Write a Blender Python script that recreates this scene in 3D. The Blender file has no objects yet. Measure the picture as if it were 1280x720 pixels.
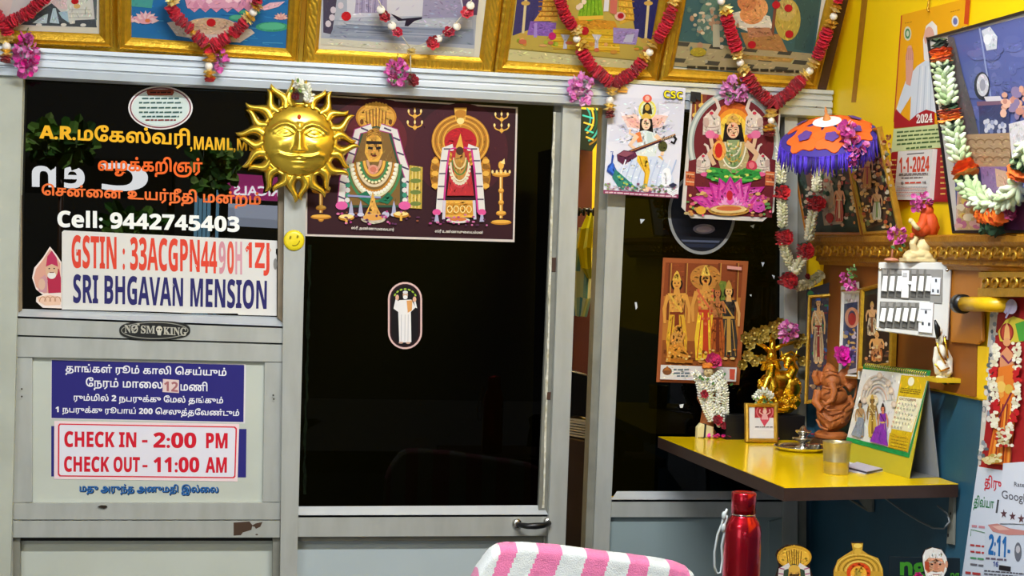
import bpy, math, random
import numpy as np
from mathutils import Vector, Matrix, noise
from mathutils.geometry import delaunay_2d_cdt

random.seed(7)
SC = bpy.context.scene
COL = SC.collection
PI = math.pi

# ------------------------------------------------------------------ camera
CAM = np.array([0.0, -4.2, 1.6])
FPX = 2000.0                                   # focal length in pixels of a 1280-wide frame


def cam_axes(yaw, pitch, roll):
    cy, sy = math.cos(yaw), math.sin(yaw)
    cp, sp = math.cos(pitch), math.sin(pitch)
    cr, sr = math.cos(roll), math.sin(roll)
    Rz = np.array([[cy, -sy, 0], [sy, cy, 0], [0, 0, 1]])
    Bs = np.array([[1, 0, 0], [0, 0, 1], [0, -1, 0.]])
    Rx = np.array([[1, 0, 0], [0, cp, -sp], [0, sp, cp]])
    Rr = np.array([[cr, -sr, 0], [sr, cr, 0], [0, 0, 1]])
    return Rz @ Bs @ Rx @ Rr


CM = cam_axes(-.1924, -.023, -.0319)           # columns: right, down, forward
cd = bpy.data.cameras.new('camera')
cd.sensor_width = 36.0
cd.lens = 36.0 * FPX / 1280.0
cd.clip_end = 60
cam = bpy.data.objects.new('camera', cd)
COL.objects.link(cam)
m4 = Matrix.Identity(4)
for i in range(3):
    m4[i][0] = CM[i, 0]
    m4[i][1] = -CM[i, 1]
    m4[i][2] = -CM[i, 2]
    m4[i][3] = CAM[i]
cam.matrix_world = m4
SC.camera = cam

# ------------------------------------------------------------------ light
SC.view_settings.view_transform = 'Standard'
SC.view_settings.look = 'None'
SC.view_settings.gamma = 1
SC.view_settings.use_curve_mapping = False
SC.view_settings.exposure = 0.42

w = bpy.data.worlds.new('world')
SC.world = w
w.use_nodes = True
w.node_tree.nodes['Background'].inputs[0].default_value = (.62, .78, 1, 1)
w.node_tree.nodes['Background'].inputs[1].default_value = 0.25


def area(name, loc, target, sx, sy, power, color):
    l = bpy.data.lights.new(name, 'AREA')
    l.shape = 'RECTANGLE'
    l.size, l.size_y = sx, sy
    l.energy = power
    l.color = color
    o = bpy.data.objects.new(name, l)
    COL.objects.link(o)
    o.location = loc
    d = Vector(target) - Vector(loc)
    o.rotation_euler = d.to_track_quat('-Z', 'Y').to_euler()
    return o


area('ceiling_tube_and_fill', (.58, -1.95, 2.93), (.58, -1.6, 0), 1.3, .10, 64, (.94, .97, 1))
area('ceiling_tube_and_fill', (-1.2, -3.4, 2.93), (-1.0, -2.6, 0), 1.2, .10, 21, (.93, .97, 1))  # second lamp, added as fill for the left side
# daylight from the street doorway behind and to the left of the viewer
area('doorway_daylight', (-2.3, -5.2, 1.6), (.3, 0, 1.2), 1.6, 2.0, 17, (.90, .97, 1))
# lamp of the room behind the partition
area('inner_lamp', (1.5, .62, 2.7), (1.45, .8, 0), .4, .1, 20, (1, .95, .8))
sun = bpy.data.lights.new('sun', 'SUN')
sun.energy = 13.0
sun.angle = .01
so = bpy.data.objects.new('sun', sun)
COL.objects.link(so)
so.rotation_euler = Vector((.25, -1, -1.3)).to_track_quat('-Z', 'Y').to_euler()


# ------------------------------------------------------------------ colour and materials
def lin(c):
    if isinstance(c, str):
        c = c.lstrip('#')
        c = [int(c[i:i + 2], 16) / 255 for i in (0, 2, 4)]
    return tuple(x / 12.92 if x <= .04045 else ((x + .055) / 1.055) ** 2.4 for x in c)


MATS = {}


def mat(name, color='#808080', rough=.5, metal=0., nscale=0., namt=0., bump=0., bscale=80., attr=False,
        coat=0., spec=.5, color2=None, stretch=(1, 1, 1), wave=None, sheen=0.):
    if name in MATS:
        return MATS[name]
    m = bpy.data.materials.new(name)
    m.use_nodes = True
    nt = m.node_tree
    b = nt.nodes['Principled BSDF']
    b.inputs['Roughness'].default_value = rough
    b.inputs['Metallic'].default_value = metal
    b.inputs['Specular IOR Level'].default_value = spec
    b.inputs['Coat Weight'].default_value = coat
    b.inputs['Coat Roughness'].default_value = .08
    if sheen:
        b.inputs['Sheen Weight'].default_value = sheen
    tc = nt.nodes.new('ShaderNodeTexCoord')
    mp = nt.nodes.new('ShaderNodeMapping')
    mp.inputs['Scale'].default_value = stretch
    nt.links.new(tc.outputs['Object'], mp.inputs['Vector'])
    if attr:
        a = nt.nodes.new('ShaderNodeAttribute')
        a.attribute_name = 'tint'
        src = a.outputs['Color']
    else:
        r = nt.nodes.new('ShaderNodeRGB')
        r.outputs[0].default_value = (*lin(color), 1)
        src = r.outputs[0]
    if namt > 0:
        n = nt.nodes.new('ShaderNodeTexNoise')
        n.inputs['Scale'].default_value = nscale
        n.inputs['Detail'].default_value = 5
        nt.links.new(mp.outputs[0], n.inputs['Vector'])
        mx = nt.nodes.new('ShaderNodeMix')
        mx.data_type = 'RGBA'
        mx.blend_type = 'MIX' if color2 else 'MULTIPLY'
        ramp = nt.nodes.new('ShaderNodeMapRange')
        ramp.inputs['From Min'].default_value = .38
        ramp.inputs['From Max'].default_value = .68
        ramp.inputs['To Min'].default_value = 0
        ramp.inputs['To Max'].default_value = namt
        nt.links.new(n.outputs[0], ramp.inputs['Value'])
        nt.links.new(ramp.outputs[0], mx.inputs[0])
        nt.links.new(src, mx.inputs[6])
        mx.inputs[7].default_value = (*lin(color2), 1) if color2 else (.35, .33, .30, 1)
        src = mx.outputs[2]
    nt.links.new(src, b.inputs['Base Color'])
    if bump > 0:
        if wave:
            n2 = nt.nodes.new('ShaderNodeTexWave')
            n2.bands_direction = wave
            n2.inputs['Scale'].default_value = bscale
            n2.inputs['Distortion'].default_value = 3
        else:
            n2 = nt.nodes.new('ShaderNodeTexNoise')
            n2.inputs['Scale'].default_value = bscale
            n2.inputs['Detail'].default_value = 3
        nt.links.new(mp.outputs[0], n2.inputs['Vector'])
        bp = nt.nodes.new('ShaderNodeBump')
        bp.inputs['Strength'].default_value = bump
        bp.inputs['Distance'].default_value = .003
        nt.links.new(n2.outputs[0], bp.inputs['Height'])
        nt.links.new(bp.outputs[0], b.inputs['Normal'])
    MATS[name] = m
    return m


def glow_mat(name, color, strength):
    m = mat(name, color)
    b = m.node_tree.nodes['Principled BSDF']
    b.inputs['Emission Color'].default_value = (*lin(color), 1)
    b.inputs['Emission Strength'].default_value = strength
    return m


def tinted_glass(name, tint, ior=1.5):
    m = bpy.data.materials.new(name)
    m.use_nodes = True
    nt = m.node_tree
    nt.nodes.remove(nt.nodes['Principled BSDF'])
    out = nt.nodes['Material Output']
    tr = nt.nodes.new('ShaderNodeBsdfTransparent')
    tr.inputs[0].default_value = (*tint, 1)
    gl = nt.nodes.new('ShaderNodeBsdfGlossy')
    gl.inputs['Roughness'].default_value = .0
    fr = nt.nodes.new('ShaderNodeFresnel')
    fr.inputs['IOR'].default_value = ior
    mx = nt.nodes.new('ShaderNodeMixShader')
    nt.links.new(fr.outputs[0], mx.inputs[0])
    nt.links.new(tr.outputs[0], mx.inputs[1])
    nt.links.new(gl.outputs[0], mx.inputs[2])
    nt.links.new(mx.outputs[0], out.inputs[0])
    MATS[name] = m
    return m


PRINT = mat('print', rough=.55, attr=True, spec=.18)
GLAZED = mat('glazed_print', rough=.3, attr=True, spec=.25)
VINYL = mat('vinyl', rough=.55, attr=True, spec=.2)
PETAL = mat('petal', rough=.6, attr=True, spec=.25, sheen=.2)
FOIL = mat('foil', rough=.32, metal=.65, attr=True)
GOLD = mat('gold', '#ffcf3a', rough=.22, metal=1)
OLDGOLD = mat('old_gold', '#d8a83c', rough=.38, metal=.75, nscale=30, namt=.35, bump=.5, bscale=140)
GILT = mat('gilt_frame', '#d9a92a', rough=.34, metal=.6, nscale=60, namt=.3, bump=.5, bscale=220)
GILTR = mat('gilt_ridge', '#f0c544', rough=.3, metal=.7, nscale=60, namt=.15, bump=.9, bscale=60, wave='DIAGONAL')
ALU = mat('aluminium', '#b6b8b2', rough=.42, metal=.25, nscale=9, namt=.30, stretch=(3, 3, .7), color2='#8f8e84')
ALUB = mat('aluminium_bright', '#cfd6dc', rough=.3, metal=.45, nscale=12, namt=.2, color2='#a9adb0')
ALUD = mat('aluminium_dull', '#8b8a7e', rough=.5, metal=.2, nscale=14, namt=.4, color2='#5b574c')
BROWNBEAD = mat('brown_bead', '#8a7960', rough=.6, nscale=20, namt=.4)
PANEL = mat('laminate_panel', '#c2c7bc', rough=.45, nscale=6, namt=.18, color2='#a3a596')
PANELT = mat('laminate_teal', '#8f9fa0', rough=.45, nscale=6, namt=.2, color2='#7d8c8c')
DARK = mat('gap_shade', '#15130f', rough=.8)
YELLOW = mat('yellow_paint', '#fbd400', rough=.5, nscale=5, namt=.14, color2='#e6b600', bump=.1, bscale=60)
BLUE = mat('blue_paint', '#27586f', rough=.5, nscale=7, namt=.3, color2='#204256', bump=.1, bscale=60)
WOOD = mat('brown_wood', '#94561a', rough=.5, nscale=8, namt=.4, color2='#6e3d10', stretch=(1, 1, .25))
DWOOD = mat('dark_wood', '#4a2c1c', rough=.5, nscale=10, namt=.4, color2='#2d1a10')
STEEL = mat('steel', '#d6d3cc', rough=.16, metal=1)
BLACK = mat('black_plastic', '#101012', rough=.35)
WHITEP = mat('white_plastic', '#e9e8e0', rough=.35, nscale=20, namt=.1)
CREAM = mat('cream_plaster', '#e3cf98', rough=.55, nscale=40, namt=.25, color2='#b99d64')
TERRA = mat('terracotta', '#b5662c', rough=.6, nscale=60, namt=.45, color2='#7c3d17', bump=.5, bscale=150)
GLASS = tinted_glass('tinted_glass', (.006, .009, .018))
CLEARG = tinted_glass('smoked_glass', (.006, .008, .014), 1.2)
DOORG = tinted_glass('door_glass', (.006, .009, .018), 1.2)


# ------------------------------------------------------------------ pixel rays on to planes
def ray(px, py):
    return CM @ np.array([(px - 640) / FPX, (py - 360) / FPX, 1.])


class Plane:
    def __init__(s, o, n, up=(0, 0, 1)):
        s.o = np.array(o, float)
        n = np.array(n, float)
        s.n = n / np.linalg.norm(n)
        u = np.array(up, float)
        u = u - s.n * (u @ s.n)
        s.v = u / np.linalg.norm(u)
        s.u = np.cross(s.v, s.n)               # to the viewer's right

    def at(s, px, py, off=0.):
        d = ray(px, py)
        t = ((s.o + s.n * off - CAM) @ s.n) / (d @ s.n)
        return CAM + d * t

    def shift(s, off):
        return Plane(s.o + s.n * off, s.n, s.v)


def front(y):
    return Plane((0, y, 0), (0, -1, 0))


def side(x):
    return Plane((x, 0, 0), (-1, 0, 0))


def atz(px, py, z):
    d = ray(px, py)
    return CAM + d * ((z - CAM[2]) / d[2])


P0 = front(0)
WALLX = 1.70
PXM = 1 / 476.0                                # metres per pixel at the partition


# ------------------------------------------------------------------ mesh builder
def wloc(o):
    p = Vector((0, 0, 0))
    while o:
        p = p + Vector(o.location)
        o = o.parent
    return p


class B:
    def __init__(s):
        s.v, s.f, s.c, s.sm, s.mi = [], [], [], [], []

    def add(s, vs, fs, col=(1, 1, 1), smooth=False, mi=0):
        n = len(s.v)
        s.v += [tuple(map(float, v)) for v in vs]
        col = lin(col) if isinstance(col, str) else col
        for f in fs:
            s.f.append([i + n for i in f])
            s.c.append(col)
            s.sm.append(smooth)
            s.mi.append(mi)

    def box(s, x0, x1, y0, y1, z0, z1, col=(1, 1, 1), mi=0):
        vs = [(x, y, z) for x in (x0, x1) for y in (y0, y1) for z in (z0, z1)]
        s.add(vs, [(0, 1, 3, 2), (4, 6, 7, 5), (0, 4, 5, 1), (2, 3, 7, 6), (0, 2, 6, 4), (1, 5, 7, 3)], col, mi=mi)

    def slab(s, front_pts, vec, col=(1, 1, 1), back=None, bevel=0):
        """polygon extruded along vec (away from the viewer)"""
        f = [np.array(p, float) for p in front_pts]
        vec = np.array(vec, float)
        n = len(f)
        b = [p + vec for p in f] if back is None else [np.array(p, float) for p in back]
        if bevel > 0:
            c = sum(f) / n
            g = []
            for p in f:
                d = c - p
                L = np.linalg.norm(d)
                g.append(p + d / L * min(bevel * 1.4, L * .4))
            e = vec / np.linalg.norm(vec) * bevel
            mids = [p + e for p in f]
            vs = g + mids + b
            fs = [tuple(range(n)), tuple(range(3 * n - 1, 2 * n - 1, -1))]
            for k in range(2):
                for i in range(n):
                    j = (i + 1) % n
                    fs.append((k * n + i, k * n + n + i, k * n + n + j, k * n + j))
        else:
            vs = f + b
            fs = [tuple(range(n)), tuple(range(2 * n - 1, n - 1, -1))]
            for i in range(n):
                j = (i + 1) % n
                fs.append((i, n + i, n + j, j))
        s.add(vs, fs, col)

    def tube(s, path, r, n=8, col=(1, 1, 1), caps=True, flat=1.0, smooth=True):
        P = [Vector(p) for p in path]
        m = len(P)
        rr = r if hasattr(r, '__len__') else [r] * m
        vs, fs = [], []
        t0 = (P[1] - P[0]).normalized()
        up = Vector((0, 0, 1)) if abs(t0.z) < .9 else Vector((1, 0, 0))
        a = t0.cross(up).normalized()
        for i in range(m):
            t = (P[min(i + 1, m - 1)] - P[max(i - 1, 0)])
            t = t.normalized() if t.length > 1e-9 else t0
            a = (a - t * a.dot(t))
            a = a.normalized() if a.length > 1e-6 else t.orthogonal().normalized()
            b = t.cross(a)
            for k in range(n):
                th = 2 * PI * k / n
                vs.append(P[i] + a * (rr[i] * math.cos(th)) + b * (rr[i] * flat * math.sin(th)))
        for i in range(m - 1):
            for k in range(n):
                k2 = (k + 1) % n
                fs.append((i * n + k, i * n + k2, (i + 1) * n + k2, (i + 1) * n + k))
        if caps:
            fs.append(tuple(range(n - 1, -1, -1)))
            fs.append(tuple((m - 1) * n + k for k in range(n)))
        s.add(vs, fs, col, smooth)

    def lathe(s, prof, c, n=32, col=(1, 1, 1), axis=(0, 0, 1), smooth=True, cols=None):
        ax = Vector(axis).normalized()
        a = ax.orthogonal().normalized()
        b = ax.cross(a)
        c = Vector(c)
        vs, fs = [], []
        for r, z in prof:
            for k in range(n):
                th = 2 * PI * k / n
                vs.append(c + ax * z + a * (r * math.cos(th)) + b * (r * math.sin(th)))
        for i in range(len(prof) - 1):
            for k in range(n):
                k2 = (k + 1) % n
                fs.append((i * n + k, i * n + k2, (i + 1) * n + k2, (i + 1) * n + k))
        s.add(vs, fs, col, smooth)

    def ball(s, c, r, n=12, m=8, col=(1, 1, 1), rot=None, smooth=True):
        r = r if hasattr(r, '__len__') else (r, r, r)
        c = Vector(c)
        vs, fs = [], []
        for i in range(m + 1):
            ph = PI * i / m
            for k in range(n):
                th = 2 * PI * k / n
                p = Vector((r[0] * math.sin(ph) * math.cos(th), r[1] * math.sin(ph) * math.sin(th), r[2] * math.cos(ph)))
                if rot is not None:
                    p = rot @ p
                vs.append(c + p)
        for i in range(m):
            for k in range(n):
                k2 = (k + 1) % n
                fs.append((i * n + k, (i + 1) * n + k, (i + 1) * n + k2, i * n + k2))
        s.add(vs, fs, col, smooth)

    def petal(s, c, d, nrm, L, W, col, curl=.25):
        """one leaf or petal from c along d, cupped towards nrm"""
        c, d, nrm = Vector(c), Vector(d).normalized(), Vector(nrm)
        sd = d.cross(nrm)
        sd = sd.normalized() if sd.length > 1e-6 else d.orthogonal().normalized()
        up = sd.cross(d).normalized()
        q = [c, c + d * L * .4 + sd * W * .5 + up * L * curl * .5, c + d * L * .4 - sd * W * .5 + up * L * curl * .5,
             c + d * L * .5, c + d * L * .85 + sd * W * .33 + up * L * curl, c + d * L * .85 - sd * W * .33 + up * L * curl,
             c + d * L + up * L * curl * .7]
        s.add(q, [(0, 1, 3), (0, 3, 2), (1, 4, 3), (3, 5, 2), (3, 4, 6), (3, 6, 5)], col)

    def build(s, name, m, parent=None, origin=None, remesh=0, smooth_it=0, subsurf=0):
        me = bpy.data.meshes.new(name)
        off = wloc(parent) if parent is not None else Vector(origin or (0, 0, 0))
        me.from_pydata([Vector(v) - off for v in s.v], [], s.f)
        ms = m if isinstance(m, (list, tuple)) else [m]
        for x in ms:
            me.materials.append(x)
        me.polygons.foreach_set('use_smooth', s.sm)
        if len(ms) > 1:
            me.polygons.foreach_set('material_index', s.mi)
        ca = me.color_attributes.new('tint', 'FLOAT_COLOR', 'CORNER')
        buf = []
        for f, c in zip(s.f, s.c):
            buf += [c[0], c[1], c[2], 1.] * len(f)
        ca.data.foreach_set('color', buf)
        me.update()
        o = bpy.data.objects.new(name, me)
        COL.objects.link(o)
        if parent is not None:
            o.parent = parent
        else:
            o.location = off
        if remesh:
            r = o.modifiers.new('remesh', 'REMESH')
            r.mode = 'VOXEL'
            r.voxel_size = remesh
            r.use_smooth_shade = True
        if smooth_it:
            r = o.modifiers.new('smooth', 'SMOOTH')
            r.iterations = smooth_it
            r.factor = .5
        if subsurf:
            r = o.modifiers.new('subsurf', 'SUBSURF')
            r.levels = r.render_levels = subsurf
        return o


def tag(o, label, cat, group=None):
    o['label'] = label
    o['category'] = cat
    if group:
        o['group'] = group
    return o


def thing(name, label, cat, loc, group=None):
    o = bpy.data.objects.new(name, None)
    o.empty_display_size = .05
    COL.objects.link(o)
    o.location = Vector([float(x) for x in loc])
    return tag(o, label, cat, group)


def structure(name, loc=(0, 0, 0)):
    o = bpy.data.objects.new(name, None)
    COL.objects.link(o)
    o.location = loc
    o['kind'] = 'structure'
    return o


def struct(o):
    o['kind'] = 'structure'
    return o


# ------------------------------------------------------------------ lettering
def bold(t):
    r = ''
    for ch in t:
        if 'A' <= ch <= 'Z':
            r += chr(0x1D5D4 + ord(ch) - 65)
        elif 'a' <= ch <= 'z':
            r += chr(0x1D5EE + ord(ch) - 97)
        elif '0' <= ch <= '9':
            r += chr(0x1D7EC + ord(ch) - 48)
        else:
            r += ch
    return r


def serif(t):
    r = ''
    for ch in t:
        if 'A' <= ch <= 'Z':
            r += chr(0x1D400 + ord(ch) - 65)
        elif 'a' <= ch <= 'z':
            r += chr(0x1D41A + ord(ch) - 97)
        elif '0' <= ch <= '9':
            r += chr(0x1D7CE + ord(ch) - 48)
        else:
            r += ch
    return r


def tamil(t):
    """visual order for the vowel signs written before their consonant"""
    out = []
    pre = {'\u0bc6': '\u0bc6', '\u0bc7': '\u0bc7', '\u0bc8': '\u0bc8', '\u0bca': '\u0bc6', '\u0bcb': '\u0bc7'}
    for ch in t:
        if ch in pre and out:
            c = out.pop()
            out += [pre[ch], c]
            if ch in '\u0bca\u0bcb':
                out.append('\u0bbe')
        else:
            out.append(ch)
    return ''.join(out)


_TX = {}


def glyph_tris(text, weight=0.):
    """triangles of a line of text in its own 0..1 ink box (v down)"""
    key = (text, weight)
    if key in _TX:
        return _TX[key]
    c = bpy.data.curves.new('lettering', 'FONT')
    c.body = text
    c.size = 1
    c.resolution_u = 3
    c.fill_mode = 'NONE'
    o = bpy.data.objects.new('lettering', c)
    COL.objects.link(o)
    dg = bpy.context.evaluated_depsgraph_get()
    me = bpy.data.meshes.new_from_object(o.evaluated_get(dg))
    vs = np.array([(v.co.x, v.co.y) for v in me.vertices])
    nxt = {}
    for e in me.edges:
        nxt.setdefault(e.vertices[0], []).append(e.vertices[1])
        nxt.setdefault(e.vertices[1], []).append(e.vertices[0])
    bpy.data.objects.remove(o)
    bpy.data.curves.remove(c)
    loops, seen = [], set()
    for st in sorted(nxt):
        if st in seen:
            continue
        lp, cur, prev = [st], st, None
        seen.add(st)
        while True:
            cand = [q for q in nxt[cur] if q != prev]
            # follow index order on the first step so that the direction is the font's
            if prev is None:
                cand = sorted(cand, key=lambda q: (q != cur + 1, q))
            if not cand or cand[0] in seen:
                break
            prev, cur = cur, cand[0]
            lp.append(cur)
            seen.add(cur)
        if len(lp) > 2:
            loops.append(vs[lp])
    bpy.data.meshes.remove(me)

    def ar(p):
        x, y = p[:, 0], p[:, 1]
        return .5 * np.sum(x * np.roll(y, -1) - np.roll(x, -1) * y)
    def inside(q, p):
        x, y = p[:, 0], p[:, 1]
        x2, y2 = np.roll(x, -1), np.roll(y, -1)
        k = (y > q[1]) != (y2 > q[1])
        xi = x + (q[1] - y) / np.where(y2 == y, 1e-12, y2 - y) * (x2 - x)
        return (k & (q[0] < xi)).sum() % 2
    sgns = []
    for i, p in enumerate(loops):
        dep = sum(inside(p[0], q) for j, q in enumerate(loops) if j != i and abs(ar(q)) > abs(ar(p)))
        sgns.append((1 if ar(p) > 0 else -1) * (1 if dep % 2 == 0 else -1))
    if weight:
        nl = []
        for p, sgn in zip(loops, sgns):
            d = np.roll(p, -1, 0) - p
            L = np.maximum(np.hypot(d[:, 0], d[:, 1]), 1e-9)
            nn = np.stack([d[:, 1] / L, -d[:, 0] / L], 1) * sgn
            av = nn + np.roll(nn, 1, 0)
            al = np.maximum(np.hypot(av[:, 0], av[:, 1]), .6)
            nl.append(p + av / al[:, None] * weight)
        loops = nl
    allv = np.concatenate(loops)
    lo, hi = allv.min(0), allv.max(0)
    V, E = [], []
    for p in loops:
        k = len(V)
        V += [Vector((float(a), float(b))) for a, b in p]
        E += [(k + i, k + (i + 1) % len(p)) for i in range(len(p))]
    ov, oe, of, *_ = delaunay_2d_cdt(V, E, [], 0, 1e-6)
    ov = np.array([(v.x, v.y) for v in ov])
    tri = np.array([f for f in of if len(f) == 3])
    cen = ov[tri].mean(1)
    A = np.array([V[a] for a, b in E])
    Bq = np.array([V[b] for a, b in E])
    wn = np.zeros(len(cen))
    for k0 in range(0, len(cen), 400):
        cc = cen[k0:k0 + 400]
        y = cc[:, 1][:, None]
        x = cc[:, 0][:, None]
        up = (A[None, :, 1] <= y) & (Bq[None, :, 1] > y)
        dn = (A[None, :, 1] > y) & (Bq[None, :, 1] <= y)
        cr = (Bq[None, :, 0] - A[None, :, 0]) * (y - A[None, :, 1]) - (x - A[None, :, 0]) * (Bq[None, :, 1] - A[None, :, 1])
        wn[k0:k0 + 400] = (up & (cr > 0)).sum(1) - (dn & (cr < 0)).sum(1)
    tri = tri[np.abs(wn) > .5]
    uv = (ov - lo) / (hi - lo)
    uv[:, 1] = 1 - uv[:, 1]
    _TX[key] = (uv, tri)
    return _TX[key]


# ------------------------------------------------------------------ printed pictures
class Art:
    """flat printed shapes on a plane, each a hair in front of the one before"""

    def __init__(s, plane, off=(0, 0), scale=1., lift=.0004, step=.00003):
        s.p, s.off, s.sc, s.lift, s.step, s.k = plane, off, scale, lift, step, 0
        s.tex = 0.
        s.rnd = random.Random(99)
        s.b = B()

    def crop(s, off, scale):
        s.off, s.sc = off, scale
        return s

    def px(s, q):
        return (s.off[0] + q[0] / s.sc, s.off[1] + q[1] / s.sc)

    def P(s, q):
        a = s.px(q)
        return s.p.at(a[0], a[1], s.lift + s.k * s.step)

    def poly(s, pts, col):
        s.k += 1
        s.b.add([s.P(q) for q in pts], [tuple(range(len(pts)))[::-1]], col)
        if s.tex:
            s.brush(pts, col)
        return s

    def brush(s, pts, col):
        """brush marks inside a painted patch: nearby tints of its own colour"""
        r = s.rnd
        A_ = np.array(pts, float)
        x, y = A_[:, 0], A_[:, 1]
        area = abs(.5 * np.sum(x * np.roll(y, -1) - np.roll(x, -1) * y)) / s.sc ** 2
        n = int(min(90, area * s.tex))
        if area < 9 or n < 1 or min(np.ptp(x), np.ptp(y)) / s.sc < 11:
            return
        s.k += 1
        c0 = lin(col) if isinstance(col, str) else col
        C_ = A_ - A_.mean(0)
        w_, v_ = np.linalg.eigh(C_.T @ C_)
        ax = math.atan2(v_[1, 1], v_[0, 1])
        x0, x1, y0, y1 = x.min(), x.max(), y.min(), y.max()
        lim = min(x1 - x0, y1 - y0)
        x2, y2 = np.roll(x, -1), np.roll(y, -1)

        def within(px, py):
            k = (y > py) != (y2 > py)
            xi = x + (py - y) / np.where(y2 == y, 1e-12, y2 - y) * (x2 - x)
            return (k & (px < xi)).sum() % 2
        for _ in range(n):
            for _t in range(6):
                px, py = r.uniform(x0, x1), r.uniform(y0, y1)
                if within(px, py):
                    break
            else:
                continue
            f = r.choice((.68, .8, .9, 1.12, 1.24, 1.36))
            cc = tuple(min(1., ch * f * r.uniform(.86, 1.16)) for ch in c0)
            L = min(r.uniform(1.2, 4.2) * s.sc, lim * .4)
            W = min(r.uniform(.45, 1.1) * s.sc, lim * .16)
            th = ax + r.gauss(0, .45)
            d = np.array([math.cos(th), math.sin(th)])
            nn = np.array([-d[1], d[0]])
            o = np.array([px, py])
            if not (within(*(o + d * L)) and within(*(o - d * L))):
                continue
            s.b.add([s.P(o - d * L), s.P(o - nn * W), s.P(o + d * L), s.P(o + nn * W)], [(3, 2, 1, 0)], cc)

    def slab(s, pts, col, thick=.003):
        """the sheet or board itself"""
        f = [s.p.at(*s.px(q)) for q in pts]
        s.b.slab(f, -s.p.n * thick, col)
        return s

    def ell(s, cx, cy, rx, ry=None, col='#ffffff', n=22, rot=0., a0=0., a1=2 * PI):
        ry = rx if ry is None else ry
        c, q = math.cos(rot), math.sin(rot)
        full = abs(a1 - a0 - 2 * PI) < 1e-6
        ts = [a0 + (a1 - a0) * i / (n if full else n - 1) for i in range(n)]
        return s.poly([(cx + rx * math.cos(t) * c - ry * math.sin(t) * q, cy + rx * math.cos(t) * q + ry * math.sin(t) * c) for t in ts], col)

    def line(s, pts, w, col, w2=None):
        s.k += 1
        P = [np.array(p, float) for p in pts]
        m = len(P)
        L, R = [], []
        for i in range(m):
            d = P[min(i + 1, m - 1)] - P[max(i - 1, 0)]
            d = d / max(np.hypot(*d), 1e-9)
            n = np.array([-d[1], d[0]])
            ww = (w if w2 is None else w + (w2 - w) * i / (m - 1)) / 2
            L.append(s.P(P[i] + n * ww))
            R.append(s.P(P[i] - n * ww))
        s.b.add(L + R, [(i, i + 1, m + i + 1, m + i) for i in range(m - 1)], col)
        return s

    def arc(s, cx, cy, rx, ry, a0, a1, w, col, n=16):
        return s.line([(cx + rx * math.cos(a0 + (a1 - a0) * i / n), cy + ry * math.sin(a0 + (a1 - a0) * i / n)) for i in range(n + 1)], w, col)

    def ring(s, cx, cy, rx, ry, w, col, n=32):
        return s.arc(cx, cy, rx, ry, 0, 2 * PI, w, col, n)

    def dots(s, pts, r, cols):
        cols = cols if isinstance(cols, (list, tuple)) and not isinstance(cols[0], float) else [cols]
        for i, (x, y) in enumerate(pts):
            s.ell(x, y, r, r, cols[i % len(cols)], 8)
        return s

    def along(s, pts, n):
        P = [np.array(p, float) for p in pts]
        seg = [np.hypot(*(P[i + 1] - P[i])) for i in range(len(P) - 1)]
        T = sum(seg)
        out = []
        for k in range(n):
            d = T * k / max(n - 1, 1)
            i = 0
            while i < len(seg) - 1 and d > seg[i]:
                d -= seg[i]
                i += 1
            out.append(tuple(P[i] + (P[i + 1] - P[i]) * min(d / max(seg[i], 1e-9), 1)))
        return out

    def text(s, t, quad, col, weight=0.):
        """quad: TL, TR, BR, BL of the ink"""
        s.k += 1
        if len(quad) == 2:
            (x0, y0), (x1, y1) = quad
            quad = [(x0, y0), (x1, y0), (x1, y1), (x0, y1)]
        uv, tri = glyph_tris(t, weight)
        TL, TR, BR, BL = [np.array(q, float) for q in quad]
        vs = []
        for u, v in uv:
            q = (TL * (1 - u) + TR * u) * (1 - v) + (BL * (1 - u) + BR * u) * v
            vs.append(s.P(q))
        s.b.add(vs, [tuple(int(i) for i in f)[::-1] for f in tri], col)
        return s

    def scribble(s, x0, x1, y, h, col, seed=0, slope=0.):
        """a line of print too small to read: short dashes"""
        r = random.Random(seed)
        x = x0
        while x < x1:
            l = min(r.uniform(1.2, 3.2) * h, x1 - x)
            yy = y + slope * (x - x0)
            s.poly([(x, yy - h * .4 * r.uniform(.6, 1)), (x + l, yy + slope * l - h * .4), (x + l, yy + slope * l + h * .35), (x, yy + h * .4)], col)
            x += l + .45 * h
        return s

    def build(s, name, m=None, parent=None, origin=None):
        return s.b.build(name, m or PRINT, parent, origin)


def lerp(a, b, t):
    return a + (b - a) * t


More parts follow.
